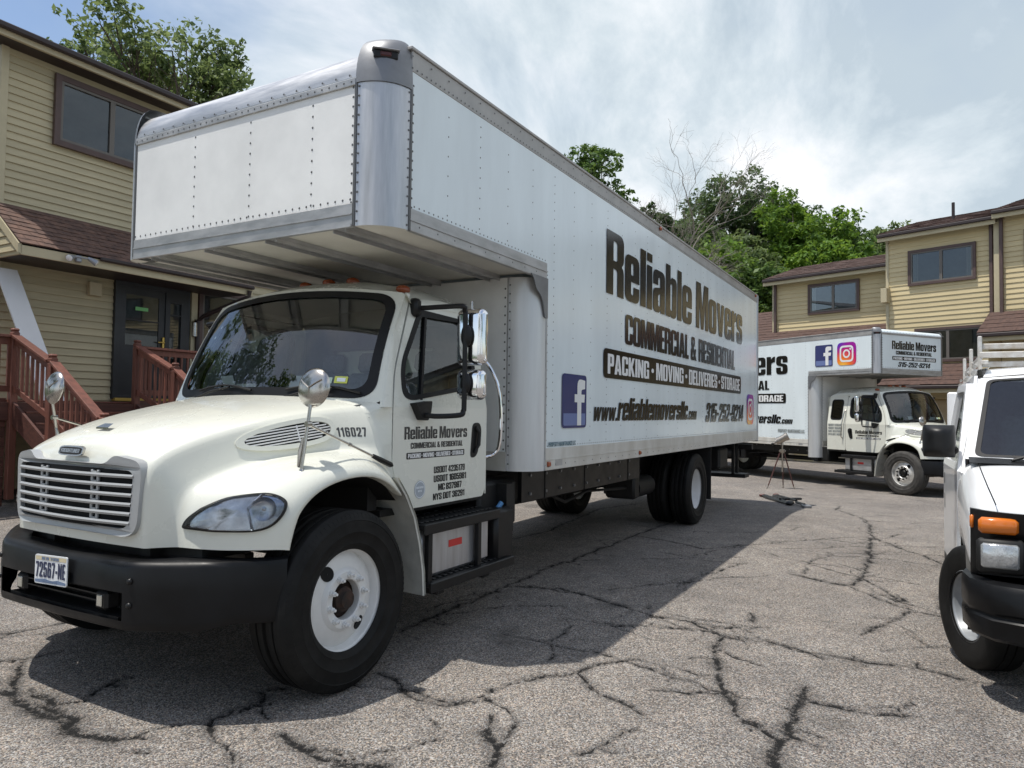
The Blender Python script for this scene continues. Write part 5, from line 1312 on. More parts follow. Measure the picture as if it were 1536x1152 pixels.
# porch roof
pe_z, pt_z = 4.06, 4.86
pr_ = MB().add([(-.10, -1.0, pe_z-.06), (4.3, -1.0, pe_z-.06), (4.3, 0, pt_z-.06), (-.10, 0, pt_z-.06)], [(0, 1, 2, 3)]).build('porch_roof', HM['dbrown'], LH, smooth=0)
shingle_roof(pr_, (-.12, -1.02, pe_z), (4.32, -1.02, pe_z), (-.12, .0, pt_z), (4.32, .0, pt_z), HM['shingle'], rows=9, w=.26)
bx(-.10, 4.3, -1.0, -.96, pe_z-.17, pe_z-.02, 'fascia', HM['trimtan'], pr_)
bx(1.1, 4.3, -1.08, -1.005, pe_z-.055, pe_z+.015, 'gutter', HM['dbrown'], pr_, bev=.02)
bx(-.08, 4.3, -.96, .0, pe_z-.15, pe_z-.13, 'soffit', HM['dbrown'], pr_)
gb = MB().add([(-.10, -.98, pe_z-.16), (-.10, 0, pe_z-.16), (-.10, 0, pt_z-.10), (-.10, -.98, pe_z-.02), (-.06, -.98, pe_z-.16), (-.06, 0, pe_z-.16), (-.06, 0, pt_z-.10), (-.06, -.98, pe_z-.02)], [(0, 1, 2, 3), (4, 7, 6, 5), (0, 3, 7, 4), (1, 5, 6, 2), (0, 4, 5, 1)]).build('porch_gable', HM['sid'], LH, smooth=0)
for k in range(6):
    z = pe_z-.10+k*.128; y0 = -.98+max(0, (z+.06-pe_z)/(pt_z-pe_z))*1.0
    if y0 < -.06: MB().add([(-.122, y0, z), (-.122, 0, z), (-.104, 0, z+.12), (-.104, min(-.01, y0+.15), z+.12), (-.10, y0, z), (-.10, 0, z)], [(0, 1, 2, 3), (0, 4, 5, 1)]).build('clapboard', HM['sid'], gb, smooth=0)
MB().add([(-.14, -1.0, pe_z-.15), (-.14, -1.0, pe_z+.0), (-.14, 0, pt_z+.0), (-.14, 0, pt_z-.14), (-.09, -1.0, pe_z-.15), (-.09, -1.0, pe_z+.0), (-.09, 0, pt_z+.0), (-.09, 0, pt_z-.14)], [(0, 1, 2, 3), (4, 7, 6, 5), (1, 5, 6, 2), (0, 3, 7, 4), (0, 4, 5, 1), (3, 2, 6, 7)]).build('rake_board', HM['trimtan'], gb, smooth=0)
# flood lamps on the fascia
fl = bx(.70, .80, -1.06, -1.0, pe_z-.14, pe_z-.03, 'flood_lamp', HM['grey'], LH, bev=.015)
for dx, n_ in ((-.17, V3(-.75, -.5, -.35)), (.20, V3(.75, -.5, -.55))):
    n_.normalize(); c = V3(.75+dx, -1.12, pe_z-.10)
    MB().tube([(.75, -1.06, pe_z-.06), c-n_*.06], .014, 6).lathe([(.02, -.10), (.035, -.06), (.05, .02), (.055, .05)], c, n_, 14).build('lamp_head', HM['grey'], fl)
    MB().lathe([(.052, .048), (.03, .058), (.001, .06)], c, n_, 14).build('lamp_bulb', HM['shade_white'], fl)
bx(lx(4.21), lx(4.43), -.10, 0, 3.56, 3.80, 'meter_box', HM['trimtan'], LH, bev=.008)
# front door with sidelight
dz0, dz1 = 1.72, 3.93; dx0, dx1 = lx(4.70), lx(6.26)
fd = MB().plate([[[(dx0, dz0), (dx1, dz0), (dx1, dz1), (dx0, dz1)], [(dx0+.09, dz0+.06), (dx0+1.02, dz0+.06), (dx0+1.02, dz1-.10), (dx0+.09, dz1-.10)], [(dx0+1.12, dz0+.12), (dx0+1.36, dz0+.12), (dx0+1.36, dz1-.3), (dx0+1.12, dz1-.3)]]], lambda a, b, h: (a, -h, b), -.02, .07).build('front_door', HM['door'], LH, smooth=0, bevel=.004)
dg0, dg1 = dz0+1.02, dz1-.24
MB().plate([[[(dx0+.09, dz0+.06), (dx0+1.02, dz0+.06), (dx0+1.02, dz1-.10), (dx0+.09, dz1-.10)], [(dx0+.22, dg0), (dx0+.89, dg0), (dx0+.89, dg1), (dx0+.22, dg1)]]], lambda a, b, h: (a, -h, b), .0, .045).build('door_leaf', HM['door'], fd, smooth=0)
MB().plate([[[(dx0+.22, dg0), (dx0+.89, dg0), (dx0+.89, dg1), (dx0+.22, dg1)]]], lambda a, b, h: (a, -h, b), .03).build('door_glass', M['house_glass'], fd, smooth=0)
bx(dx0+.22, dx0+.89, -.048, -.035, dg0+.46, dg0+.485, 'glazing_bar', HM['door'], fd)
MB().plate([[[(dx0+1.12, dz0+.12), (dx0+1.36, dz0+.12), (dx0+1.36, dz1-.3), (dx0+1.12, dz1-.3)]]], lambda a, b, h: (a, -h, b), .03).build('sidelight_glass', M['house_glass'], fd, smooth=0)
bx(dx0+1.12, dx0+1.36, -.06, -.035, dz1-.55, dz1-.52, 'sidelight_bar', HM['door'], fd)
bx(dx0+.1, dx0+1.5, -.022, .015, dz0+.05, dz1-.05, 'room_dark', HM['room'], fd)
bx(dx0+.96, dx0+1.0, -.09, -.045, dz0+1.0, dz0+1.22, 'door_handle', HM['brass'], fd, bev=.008); bx(dx0+.86, dx0+1.0, -.11, -.09, dz0+1.10, dz0+1.125, 'door_lever', HM['brass'], fd, bev=.006)
bx(dx0+.02, dx1, -.12, -.0, dz0-.04, dz0+.02, 'door_sill', HM['brass'], fd)
bx(dx0+.40, dx0+.66, -.055, -.048, dg0+.66, dg0+.73, 'green_sign', mat('green_card', (.22, .55, .20), .6), fd, smooth=0)
# second ground-floor window and the slanted downspout at the porch end
window(LH, lx(6.55), lx(8.25), -.035, 2.35, 3.95, trim=.09)
bx(lx(6.30), lx(6.44), -.06, .0, 1.2, 4.0, 'casing', HM['trimtan'], LH)
MB().tube([(4.18, -1.05, pe_z-.09), (4.18, -1.03, pe_z-.22), (3.72, -.25, pe_z-.62), (3.70, -.10, pe_z-.72), (3.70, -.09, .4)], .045, 8).build('downspout', HM['dbrown'], LH)
wlmp = MB().cyl((3.62, -.12, 3.30), (3.62, -.12, 3.02), .045, .05, 10).lathe([(.07, 0), (.02, .05), (.001, .07)], (3.62, -.12, 3.30), (0, 0, 1), 10).build('wall_lantern', M['chrome_d'], LH); 

# ---- red wooden porch deck and stairs
DK = thing('porch_stairs', 'red-stained wooden porch stairs with baluster railings in front of the house', 'stairs', (2.44, 8.9, 0))
fz = 1.66                                             # deck floor
XA, XB_, YM = 0.0, 1.92, -1.04                         # rail lines, mid post
for k in range(9):
    bx(-2.2, 7.0, .06+k*.137, .06+k*.137+.130, fz-.03, fz, 'floor_board', HM['deck'], DK, bev=.004)
bx(-2.2, XA, .0, .04, fz-.30, fz-.035, 'rim_joist', HM['deckd'], DK); bx(XB_, 7.0, .0, .04, fz-.30, fz-.035, 'rim_joist', HM['deckd'], DK)
for k in range(11):
    z0 = .10+k*.145; bx(-2.2, XA-.06, .05, .075, z0, z0+.138, 'skirt_board', HM['deckd'], DK)
for k in range(11):
    z0 = .10+k*.145; bx(XB_+.06, 7.0, .05, .075, z0, z0+.138, 'skirt_board', HM['deckd'], DK)
def post_(x, y, z0, z1):
    p = MB().box(x-.05, x+.05, y-.05, y+.05, z0, z1-.13, .006).box(x-.04, x+.04, y-.04, y+.04, z1-.13, z1-.115).box(x-.05, x+.05, y-.05, y+.05, z1-.115, z1-.06, .008).box(x-.04, x+.04, y-.04, y+.04, z1-.06, z1-.045).box(x-.05, x+.05, y-.05, y+.05, z1-.045, z1, .018)
    return p.build('post', HM['deck'], DK)
def rail_run(p, q, drop=.84, gap=.125, cap=True):
    p, q = V3(*p), V3(*q); d = q-p; L = d.length
    def beam(a, b, w, h, nm):
        u = (b-a).normalized(); sd = u.cross(V3(0, 0, 1)).normalized(); uz = sd.cross(u)
        mb = MB(); vs = []
        for e in (a, b): vs += [e+sd*(w/2*i)+V3(0, 0, 1)*(h*j) for i, j in ((-1, -1), (1, -1), (1, 0), (-1, 0))]
        mb.add(vs, [(0, 3, 2, 1), (4, 5, 6, 7), (0, 1, 5, 4), (1, 2, 6, 5), (2, 3, 7, 6), (3, 0, 4, 7)]); return mb.build(nm, HM['deck'], DK, smooth=0, bevel=.004)
    beam(p, q, .14, .04, 'top_rail'); beam(p-V3(0, 0, .045), q-V3(0, 0, .045), .04, .10, 'side_rail'); beam(p-V3(0, 0, drop-.09), q-V3(0, 0, drop-.09), .04, .09, 'bottom_rail')
    n = int(math.hypot(d.x, d.y)/gap)
    for k in range(n):
        c = p.lerp(q, (k+.5)/n); bx(c.x-.018, c.x+.018, c.y-.018, c.y+.018, c.z-drop+.02, c.z-.05, 'baluster', HM['deck'], DK, bev=.003)
zt = 2.68; zm = 2.27
for X in (XA, XB_):
    post_(X, 0.0, .2, zt+.04); post_(X, YM, .1, zm+.04); post_(X, YM-1.28, 0, 1.50)
    rail_run((X, -.05, zt-.06), (X, YM+.05, zm-.04)); rail_run((X, YM-.05, zm-.06), (X, YM-1.23, 1.44))
rail_run((XA, .02, zt-.06), (-2.2, .02, zt-.06)); rail_run((XB_+.05, .02, zt-.06), (7.0, .02, zt-.06))
for k in range(9):
    y = -.02-k*.27; z = fz-.166*(k+1)
    bx(XA+.05, XB_-.05, y-.28, y, z-.035, z, 'tread', HM['deck'], DK, bev=.006); bx(XA+.05, XB_-.05, y-.012, y+.012, z, z+.13, 'riser', HM['deckd'], DK)
for X in (XA, XB_):
    MB().add([(X-.02, 0, fz), (X-.02, 0, fz-.34), (X-.02, -2.4, .0), (X-.02, -2.4, .22), (X+.02, 0, fz), (X+.02, 0, fz-.34), (X+.02, -2.4, .0), (X+.02, -2.4, .22)], [(0, 1, 2, 3), (4, 7, 6, 5), (0, 3, 7, 4), (1, 5, 6, 2), (0, 4, 5, 1), (3, 2, 6, 7)]).build('stringer', HM['deckd'], DK, smooth=0)
# white boards leaning on the wall
for nm, lab, x0, x1, lean, ztop in (('white_board', 'tall white board leaning against the house wall beside the stairs', 2.66, 3.02, .55, 3.78),):
    o = MB().add([(x0, 10.05, ztop), (x1-.03, 10.05, ztop), (x1+.48, 9.45, fz), (x0+.48, 9.45, fz), (x0, 10.08, ztop), (x1-.03, 10.08, ztop), (x1+.48, 9.48, fz), (x0+.48, 9.48, fz)], [(0, 1, 2, 3), (4, 7, 6, 5), (0, 4, 5, 1), (1, 5, 6, 2), (2, 6, 7, 3), (3, 7, 4, 0)]).build(nm, HM['white'], None, smooth=0)
    tag(o, lab, 'board')

# ---- town house row on the right
RH = thing('townhouse', 'yellow tan townhouse row with brown shingle roofs behind the far truck', 'house', (24.816, -3.028, -.234), math.radians(-110))
def rwall(x0, x1, y0, z0, z1, dep=7):
    w = bx(x0, x1, y0+.02, y0+dep, z0, z1, 'wall', HM['sidR'], RH); clapboards(w, x0, x1, y0+.02, z0, z1, .165, HM['sidR']); return w
Z = .234
w1 = rwall(-1.42, 1.80, 0, 2.2+Z, 7.75+Z); w2 = rwall(-6.05, -1.46, .55, 2.2+Z, 6.90+Z); w3 = rwall(2.02, 16, -.15, 2.2+Z, 7.9+Z)
bx(-1.50, -1.40, -.025, .10, 2.2+Z, 7.75+Z, 'corner_board', HM['trimtan'], w1); bx(-6.15, -6.05, .52, .66, 3+Z, 6.9+Z, 'corner_board', HM['trimtan'], w2); bx(1.84, 2.0, -.18, .1, 4.2+Z, 7.9+Z, 'corner_board', HM['trimtan'], w3)
def rroof(x0, x1, ye, ze, slope, dep, nm='roof'):
    r_ = MB(); y1 = ye+dep; z1 = ze+dep*slope
    r_.add([(x0, ye, ze), (x1, ye, ze), (x1, y1, z1), (x0, y1, z1), (x0, ye, ze-.10), (x1, ye, ze-.10), (x1, y1, z1-.10), (x0, y1, z1-.10)], [(0, 1, 2, 3), (4, 7, 6, 5), (0, 4, 5, 1), (1, 5, 6, 2), (2, 6, 7, 3), (3, 7, 4, 0)])
    o = r_.build(nm, HM['brown'], RH, smooth=0)
    shingle_roof(o, (x0-.02, ye-.02, ze+.005), (x1+.02, ye-.02, ze+.005), (x0-.02, y1, z1+.005), (x1+.02, y1, z1+.005), HM['shingleR'], rows=max(5, int(dep/.22)), w=.34)
    bx(x0, x1, ye+.0, ye+.03, ze-.26, ze-.10, 'fascia', HM['trimtan'], o); bx(x0, x1, ye-.10, ye-.004, ze-.13, ze-.02, 'gutter', HM['dbrown'], o, bev=.02); bx(x0, x1, ye+.03, ye+.5, ze-.16, ze-.14, 'soffit', HM['brown'], o)
    return o
r1 = rroof(-1.62, 1.95, -.40, 7.92+Z, .31, 3.6); r2 = rroof(-6.35, -1.47, .15, 7.02+Z, .32, 2.9); r3 = rroof(1.90, 16.3, -.55, 8.05+Z, .31, 3.6)
MB().cyl((.25, 1.2, 8.3+Z), (.25, 1.2, 9.0+Z), .05).build('vent_pipe', HM['dbrown'], r1)
# low roofs over the ground floor
r4 = rroof(-6.3, -1.46, -.85, 4.15+Z, .55, 1.38, 'porch_roof'); r5 = rroof(-1.40, 1.72, -1.0, 2.62+Z, .75, .98, 'porch_roof'); r6 = rroof(1.74, 9, -1.4, 4.15+Z, .62, 1.2, 'porch_roof'); r7 = rroof(-12.0, -6.1, -.6, 3.9+Z, .62, 3.6, 'porch_roof')
bx(-1.56, -1.36, -.30, .0, 5.55+Z, 6.05+Z, 'parapet_end', HM['trimtan'], w1)
window(RH, -.66, 1.22, -.035, 6.14+Z, 7.18+Z, curt=2); window(RH, -.46, 1.40, -.035, 3.50+Z, 4.48+Z, curt=2); window(RH, -4.54, -2.74, .515, 5.56+Z, 6.56+Z, curt=1); window(RH, 2.75, 4.6, -.185, 6.3+Z, 7.3+Z, curt=2)
for X in (7.5, 11.5): window(RH, X, X+1.9, -.185, 6.3+Z, 7.3+Z); 
for X in (5.8, 10.0): window(RH, X, X+1.9, -.185, 3.0+Z, 4.0+Z)
for x, y, zt_, zb_ in ((1.74, -.06, 7.75, 3.4), (2.06, -.22, 7.9, 4.6), (-5.98, .46, 6.9, 4.3)):
    MB().box(x-.05, x+.05, y-.05, y+.03, zb_+Z, zt_+Z, .012).tube([(x, y, zt_+Z-.02), (x, y-.25, zt_+Z+.03)], .05, 8).build('downspout', HM['brown'], RH)
# ground floor: garage doors in shadow under the low roofs
g0 = bx(-12, 16, .9, 7.4, 0, 2.25+Z, 'ground_floor_wall', HM['sidR'], RH)
for X in (-11.2, -8.0, -4.6, -.9, 4.5, 8.0):
    gd = bx(X, X+2.6, .84, .90, 0, 2.15+Z, 'garage_door', HM['cream'], RH)
    for k in range(4): bx(X+.04, X+2.56, .825, .845, .03+k*.58, .56+k*.58, 'garage_panel', HM['cream'], gd, bev=.012)
bx(1.76, 2.0, -1.3, .9, 0, 4.0+Z, 'porch_pier', HM['sidR'], RH); bx(2.0, 9, .85, .9, 2.2+Z, 4.0+Z, 'porch_recess', HM['dbrown'], RH)
al = bx(2.22, 2.36, -.02, .02, 3.25+Z, 3.5+Z, 'fire_alarm', M['red'], RH); bx(2.24, 2.34, -.03, -.02, 3.5+Z, 3.62+Z, 'alarm_lamp', HM['shade_white'], al)
# ------------------------------------------------------------------ hill and trees
hx = np.linspace(0, 1, 40); rows = []
hill = MB()
for i in range(36):
    x = 33+i*4.0; row = []
    for j in range(44):
        y = -70+j*4.5; t = max(0, min(1, (x-33)/45)); zz = -.3+9*t*t*(3-2*t)*(.75+.25*math.sin(y*.07+1)) + .5*math.sin(x*.3+y*.2)*t
        row.append((x, y, zz))
    rows.append(row)
hill.grid(rows)
ho = hill.build('hill', mat('grassy_hill', (.045, .075, .022), .95, c2=(.03, .042, .018), vscale=.5, bump=.6, bscale=3, bdist=.2), None, smooth=180); ho['kind'] = 'structure'
hill2 = MB().grid([[(x, y, -.25+6*max(0, min(1, (y-19)/40))**1.3) for x in range(-60, 34, 6)] for y in range(18, 100, 4)])
ho2 = hill2.build('hillside', mat('grassy_hill', (.05, .08, .03)), None, smooth=180); ho2['kind'] = 'structure'

def leafmat(name, c, c2, tr=.30):
    if name in MATS: return MATS[name]
    mt = bpy.data.materials.new(name); mt.use_nodes = True; t = mt.node_tree; L = t.links.new; b = t.nodes['Principled BSDF']; o = t.nodes['Material Output']
    g = t.nodes.new('ShaderNodeTexCoord'); nz = t.nodes.new('ShaderNodeTexNoise'); nz.inputs['Scale'].default_value = .9; nz.inputs['Detail'].default_value = 5; L(g.outputs['Object'], nz.inputs[0])
    wn = t.nodes.new('ShaderNodeTexWhiteNoise'); wn.noise_dimensions = '1D'; at = t.nodes.new('ShaderNodeAttribute'); at.attribute_name = 'leaf'; L(at.outputs['Fac'], wn.inputs['W'])
    ad = t.nodes.new('ShaderNodeMath'); ad.operation = 'MULTIPLY_ADD'; L(wn.outputs['Value'], ad.inputs[0]); ad.inputs[1].default_value = .34; 
    sb = t.nodes.new('ShaderNodeMath'); sb.operation = 'SUBTRACT'; L(nz.outputs[0], sb.inputs[0]); sb.inputs[1].default_value = .17; L(sb.outputs[0], ad.inputs[2])
    r = t.nodes.new('ShaderNodeValToRGB'); e = r.color_ramp.elements; e[0].position = .28; e[1].position = .72; e[0].color = (*c2, 1); e[1].color = (*c, 1); L(ad.outputs[0], r.inputs[0])
    L(r.outputs[0], b.inputs['Base Color']); b.inputs['Roughness'].default_value = .5; b.inputs['Specular IOR Level'].default_value = .35
    tl = t.nodes.new('ShaderNodeBsdfTranslucent'); hs_ = t.nodes.new('ShaderNodeHueSaturation'); hs_.inputs['Value'].default_value = 1.25; hs_.inputs['Hue'].default_value = .48; L(r.outputs[0], hs_.inputs['Color']); L(hs_.outputs[0], tl.inputs[0])
    mx = t.nodes.new('ShaderNodeMixShader'); mx.inputs[0].default_value = tr; L(b.outputs[0], mx.inputs[1]); L(tl.outputs[0], mx.inputs[2]); L(mx.outputs[0], o.inputs[0])
    MATS[name] = mt; return mt
bark = mat('bark', (.075, .06, .048), .9, var=.35, vscale=8, bump=.5, bscale=30, stretch=(4, 4, 1)); deadm = mat('dead_wood', (.27, .235, .205), .85, var=.3, vscale=6, stretch=(3, 3, 1))
def leaves(name, clusters, per, size, mt, parent, rs, flat=.55):
    """clusters: (centre, radius) -> one mesh of small leaf faces"""
    V = []; 
    C_ = np.repeat(np.array([c for c, r in clusters]), per, 0); R_ = np.repeat(np.array([r for c, r in clusters]), per)
    n = len(C_); d = rs.normal(size=(n, 3)); d /= np.linalg.norm(d, axis=1)[:, None]
    pos = C_ + d*(R_*(.35+.65*rs.rand(n)**.6))[:, None]*np.array([1, 1, .75])
    nr = rs.normal(size=(n, 3))*flat + np.array([0, 0, 1])*(.65) + d*.35; nr /= np.linalg.norm(nr, axis=1)[:, None]
    a = np.cross(nr, rs.normal(size=(n, 3))); a /= np.linalg.norm(a, axis=1)[:, None]; b = np.cross(nr, a)
    s = (size*(.4+1.1*rs.rand(n)**1.5))[:, None]
    v = np.stack([pos-a*s, pos-b*s*.5+nr*s*.12, pos+a*s, pos+b*s*.5+nr*s*.12], 1).reshape(-1, 3)
    me = bpy.data.meshes.new(name); me.vertices.add(n*4); me.vertices.foreach_set('co', v.ravel())
    me.loops.add(n*4); me.loops.foreach_set('vertex_index', np.arange(n*4, dtype=np.int32)); me.polygons.add(n)
    me.polygons.foreach_set('loop_start', np.arange(0, n*4, 4, dtype=np.int32)); me.polygons.foreach_set('loop_total', np.full(n, 4, dtype=np.int32)); me.update(); me.validate()
    at = me.attributes.new('leaf', 'FLOAT', 'POINT'); at.data.foreach_set('value', np.repeat(rs.rand(n), 4).astype(np.float32))
    me.materials.append(mt); o = bpy.data.objects.new(name, me); col.objects.link(o); o.parent = parent; o['kind'] = 'stuff'; return o
def limb(mb, p, q, r0, r1, rs, n=5, wob=.08, sides=6):
    p, q = Vector(p), Vector(q); L = (q-p).length; pts = []; rad = []
    for k in range(n+1):
        t = k/n; o = Vector(rs.normal(size=3))*L*wob*math.sin(t*PI); pts.append(p.lerp(q, t)+o+Vector((0, 0, L*.06*math.sin(t*PI)))); rad.append(lerp(r0, r1, t))
    mb.tube(pts, rad, sides, caps=False); return pts
def tree(name, label, base, h, crown, lobes, mt, seed, per=26, lsize=.16, trunk_r=.22, ncl=26, group=None, airy=1.0, lobe_r=(.34, .5)):
    """crown: (cx,cy,cz offset from base, rx, ry, rz)"""
    rs = np.random.RandomState(seed); T_ = thing(name, label, 'tree', base, 0, group)
    cx, cy, cz, rx, ry, rz = crown; tm = MB(); top = (cx*.6, cy*.6, cz+rz*.35)
    pts = limb(tm, (0, 0, -.6), top, trunk_r, trunk_r*.25, rs, 7, .03, 8)
    cl = []
    for k in range(lobes):
        d = rs.normal(size=3); d /= np.linalg.norm(d); f = .35+.5*rs.rand()**.7
        if d[2] < -.45: d[2] *= .3
        c = np.array([cx+d[0]*rx*f, cy+d[1]*ry*f, cz+d[2]*rz*f]); lr = min(rx, ry, rz)*(lobe_r[0]+(lobe_r[1]-lobe_r[0])*rs.rand())
        j = int(rs.randint(2, len(pts)-1)); bp = limb(tm, pts[j], c, trunk_r*.34, .025, rs, 5, .06, 5)
        for m_ in range(ncl):
            e = rs.normal(size=3); e /= np.linalg.norm(e); e[2] = e[2] if e[2] > -.5 else e[2]*.5
            cc = c+e*lr*(.55+.55*rs.rand())*np.array([1.1, 1.1, .85]); cl.append((cc, lr*(.22+.22*rs.rand())*airy))
            if m_ % 3 == 0: limb(tm, bp[int(rs.randint(2, len(bp)))], cc, .02, .006, rs, 3, .06, 4)
    tm.build('trunk', bark, T_, smooth=60, fixn=False)
    leaves('crown', cl, per, lsize, mt, T_, rs)
    return T_
def bare_tree(name, label, base, h, seed, lean=(0, 0), spread=1.0, levels=6, r0=.2):
    rs = np.random.RandomState(seed); T_ = thing(name, label, 'tree', base); tm = MB(); tw = MB()
    def grow(p, d, L, r, lv):
        q = p+d*L; mbx = tm if lv < 3 else tw
        limb(mbx, p, q, r, r*.68, rs, 3, .05, 6 if lv < 3 else 4)
        if lv >= levels: return
        k = 2 + (rs.rand() < .55) + (lv > 2 and rs.rand() < .4)
        for i in range(k):
            nd = (d + Vector(rs.normal(size=3))*.42*spread + Vector((0, 0, .10))).normalized(); grow(q - d*(L*.25*rs.rand() if i else 0), nd, L*(.62+.24*rs.rand()), r*(.66 if i == 0 else .5), lv+1)
    grow(Vector((0, 0, -.5)), Vector((lean[0], lean[1], 1)).normalized(), h*.27, r0, 0)
    tm.build('trunk', deadm, T_, smooth=60, fixn=False); tw.build('branches', deadm, T_, smooth=60, fixn=False, kind='stuff'); return T_
G1 = leafmat('leaf_bright', (.17, .30, .038), (.05, .115, .018), .45); G2 = leafmat('leaf_mid', (.13, .22, .05), (.042, .09, .024), .42); G3 = leafmat('leaf_dark', (.095, .155, .05), (.035, .07, .024), .42); G4 = leafmat('leaf_pale', (.19, .26, .095), (.07, .115, .04), .46)
def at_px(px_, py_, depth):
    d = fw + rt2*((px_-768)/FPX) - up2*((py_-576)/FPX); return CAM+d*depth
def hillz(x, y):
    t = max(0, min(1, (x-33)/45)); return -.3+9*t*t*(3-2*t)*(.75+.25*math.sin(y*.07+1))
def place(px_, py_top, depth): p = at_px(px_, py_top, depth); return p
TREES = [
 # name, label, px centre, px top, depth, rx, rz, material, lobes, seed
 ('leafy_tree', 'small dark green leafy tree above the truck roof, left of the bare tree', 893, 218, 42, 2.3, 2.6, G2, 9, 3),
 ('oak_tree', 'wide dull green tree crown behind the dead branches of the hill', 1120, 262, 50, 4.6, 4.2, G3, 18, 5),
 ('maple_tree', 'tall bright green maple crown at the middle of the hill', 1195, 283, 45, 3.8, 4.6, G1, 20, 8),
 ('ash_tree', 'mid green tree sloping down towards the tan townhouse roof', 1262, 322, 46, 3.0, 3.4, G2, 15, 11),
 ('locust_tree', 'light feathery green tree touching the taller townhouse roof', 1316, 326, 50, 3.2, 3.4, G4, 14, 14),
 ('young_maple', 'bright green low tree beside the white box roof under dead limbs', 1072, 352, 40, 3.0, 2.9, G1, 14, 17),
 ('elm_tree', 'dark green tree low behind the brown roof and the truck rear', 1150, 372, 38, 3.0, 3.0, G2, 14, 21),
 ('beech_tree', 'bright green round crown just above the left end of the low townhouse roof', 1225, 345, 42, 2.8, 2.8, G1, 14, 29),
 ('cherry_tree', 'mid green crown directly behind the bare tree fork', 1050, 318, 46, 3.2, 3.0, G2, 14, 33),
 ('alder_tree', 'dull green low crown between the dark leafy tree and the bare tree', 968, 318, 45, 2.6, 2.6, G3, 12, 37),
 ('linden_tree', 'pale green crown low on the hill right of the dead tree', 1105, 335, 44, 3.0, 2.8, G4, 14, 39),
 ('hickory_tree', 'olive green tree behind the bare tree trunk', 1012, 300, 48, 2.8, 3.4, G3, 12, 25),
]
for nm, lab, px_, pt_, dep, rx, rz, mt_, lob, sd in TREES:
    p = at_px(px_, pt_, dep); gz_ = hillz(p.x, p.y)
    hh = p.z-gz_
    tree(nm, lab, (p.x, p.y, gz_), hh, (0, 0, hh-rz*1.05, rx, rx, rz), lob, mt_, sd, per=44 if px_ > 950 else 14, lsize=.155, group='trees on the hill', airy=1.0 if px_ > 950 else .9)
p = at_px(990, 300, 41); gzz = hillz(p.x, p.y); top = at_px(1030, 215, 41)
bare_tree('bare_tree', 'leafless grey tree rising above the truck roof on the hill', (p.x, p.y, gzz), (top.z-gzz)*.93, 12, (-.05, .05), 1.25, 8, .24)
p = at_px(1085, 430, 36); bare_tree('dead_tree', 'pale dead tree leaning right in front of the green crowns', (p.x, p.y, hillz(p.x, p.y)), 8.5, 31, (.05, -.55), 1.1, 6, .17)
# thin tree behind the left house
pl = at_px(262, 12, 28); tree('birch_tree', 'airy light green tree rising behind the left house roof', (pl.x, pl.y, 0), pl.z, (0, 0, pl.z-2.9, 4.3, 3.0, 2.9), 36, G4, 41, per=15, lsize=.12, trunk_r=.2, ncl=18, airy=.9, lobe_r=(.24, .40))
pl = at_px(130, 30, 30); tree('birch_tree', 'small pale tree top peeking over the left house roof edge', (pl.x, pl.y, 0), pl.z, (0, 0, pl.z-1.6, 1.5, 1.4, 1.8), 7, G4, 44, per=12, lsize=.11, trunk_r=.16, ncl=14, airy=.85)

# trees round the lot beside and behind the viewpoint (seen in the glass and the chrome)
for i_, (x_, y_, h_, r_, mt_, nm_, lab_) in enumerate((
  (15.5, -11.5, 8.5, 1.5, G3, 'spruce_tree', 'narrow dark spruce beside the lot reflected in the cab window'),
  (11.0, -14.0, 7.0, 2.2, G2, 'maple_tree', 'round green maple beside the lot reflected in the cab window'),
  (-13.0, -1.0, 9.0, 2.6, G2, 'oak_tree', 'green oak behind the viewpoint reflected in the chrome mirror'),
  (-12.0, -9.0, 10.5, 1.8, G3, 'spruce_tree', 'tall dark spruce behind the viewpoint reflected in the chrome mirror'),
  (-9.0, -14.0, 9.0, 2.4, G1, 'maple_tree', 'bright green maple behind the viewpoint at the lot edge'),
  (-.8, 13.5, 10.0, 2.4, G2, 'maple_tree', 'broad green maple left of the tan house, mirrored in the windscreen'),
  (-4.8, 12.0, 11.0, 2.8, G3, 'oak_tree', 'dark green oak left of the tan house, mirrored in the windscreen'),
  (-8.5, 9.5, 10.0, 2.6, G2, 'oak_tree', 'green oak at the far left of the lot, mirrored in the windscreen'))):
    tree(nm_, lab_, (x_, y_, gz(x_)), h_, (0, 0, h_*.58, r_, r_, h_*.40), 12, mt_, 60+i_, per=16, lsize=.16, ncl=16, group='trees round the lot')
# ------------------------------------------------------------------ second truck
TRUCK2 = dict(xf=.62, r=.15, xa=2.72, xL=10.4, H=3.95, za=2.864, zb=.99, xr=7.2, ext=.55, hw=1.25, rim='rimalu', tyre='rubber_old', rivet_sides=(1,), whitecap=True, rt=.10, front_rail=.13, post_drop=.28, markers=(5.0,))
T2, B2, C2, H2 = truck('moving_truck', 'white extended-cab box truck parked at the far end by the tan townhouses', (16.988, -3.029, -.234), .95759, TRUCK2)
mq = lambda a, b, h: (-a, 1.2545+h, b)
lettering('company_name', B2, mq, M['vinyl'], 'Reliable Movers', -9.6, -3.44, 2.955, .655)
lettering('slogan', B2, mq, M['vinyl'], 'COMMERCIAL & RESIDENTIAL', -9.2, -4.12, 2.53, .265)
sign_line(B2, mq, 'PACKING * MOVING * DELIVERIES * STORAGE', -9.6, -3.50, 2.15, 2.42)
lettering('web_address', B2, mq, M['vinyl'], 'www.reliablemoversllc.com', -6.9, -3.25, 1.58, .25, italic=.2, sizes=sz)
lettering('owner_name', B2, mq, mat('grey_print', (.25, .27, .27), .5), 'PROPERTY MAINTENANCE LLC', -3.79, -2.85, 1.34, .09)
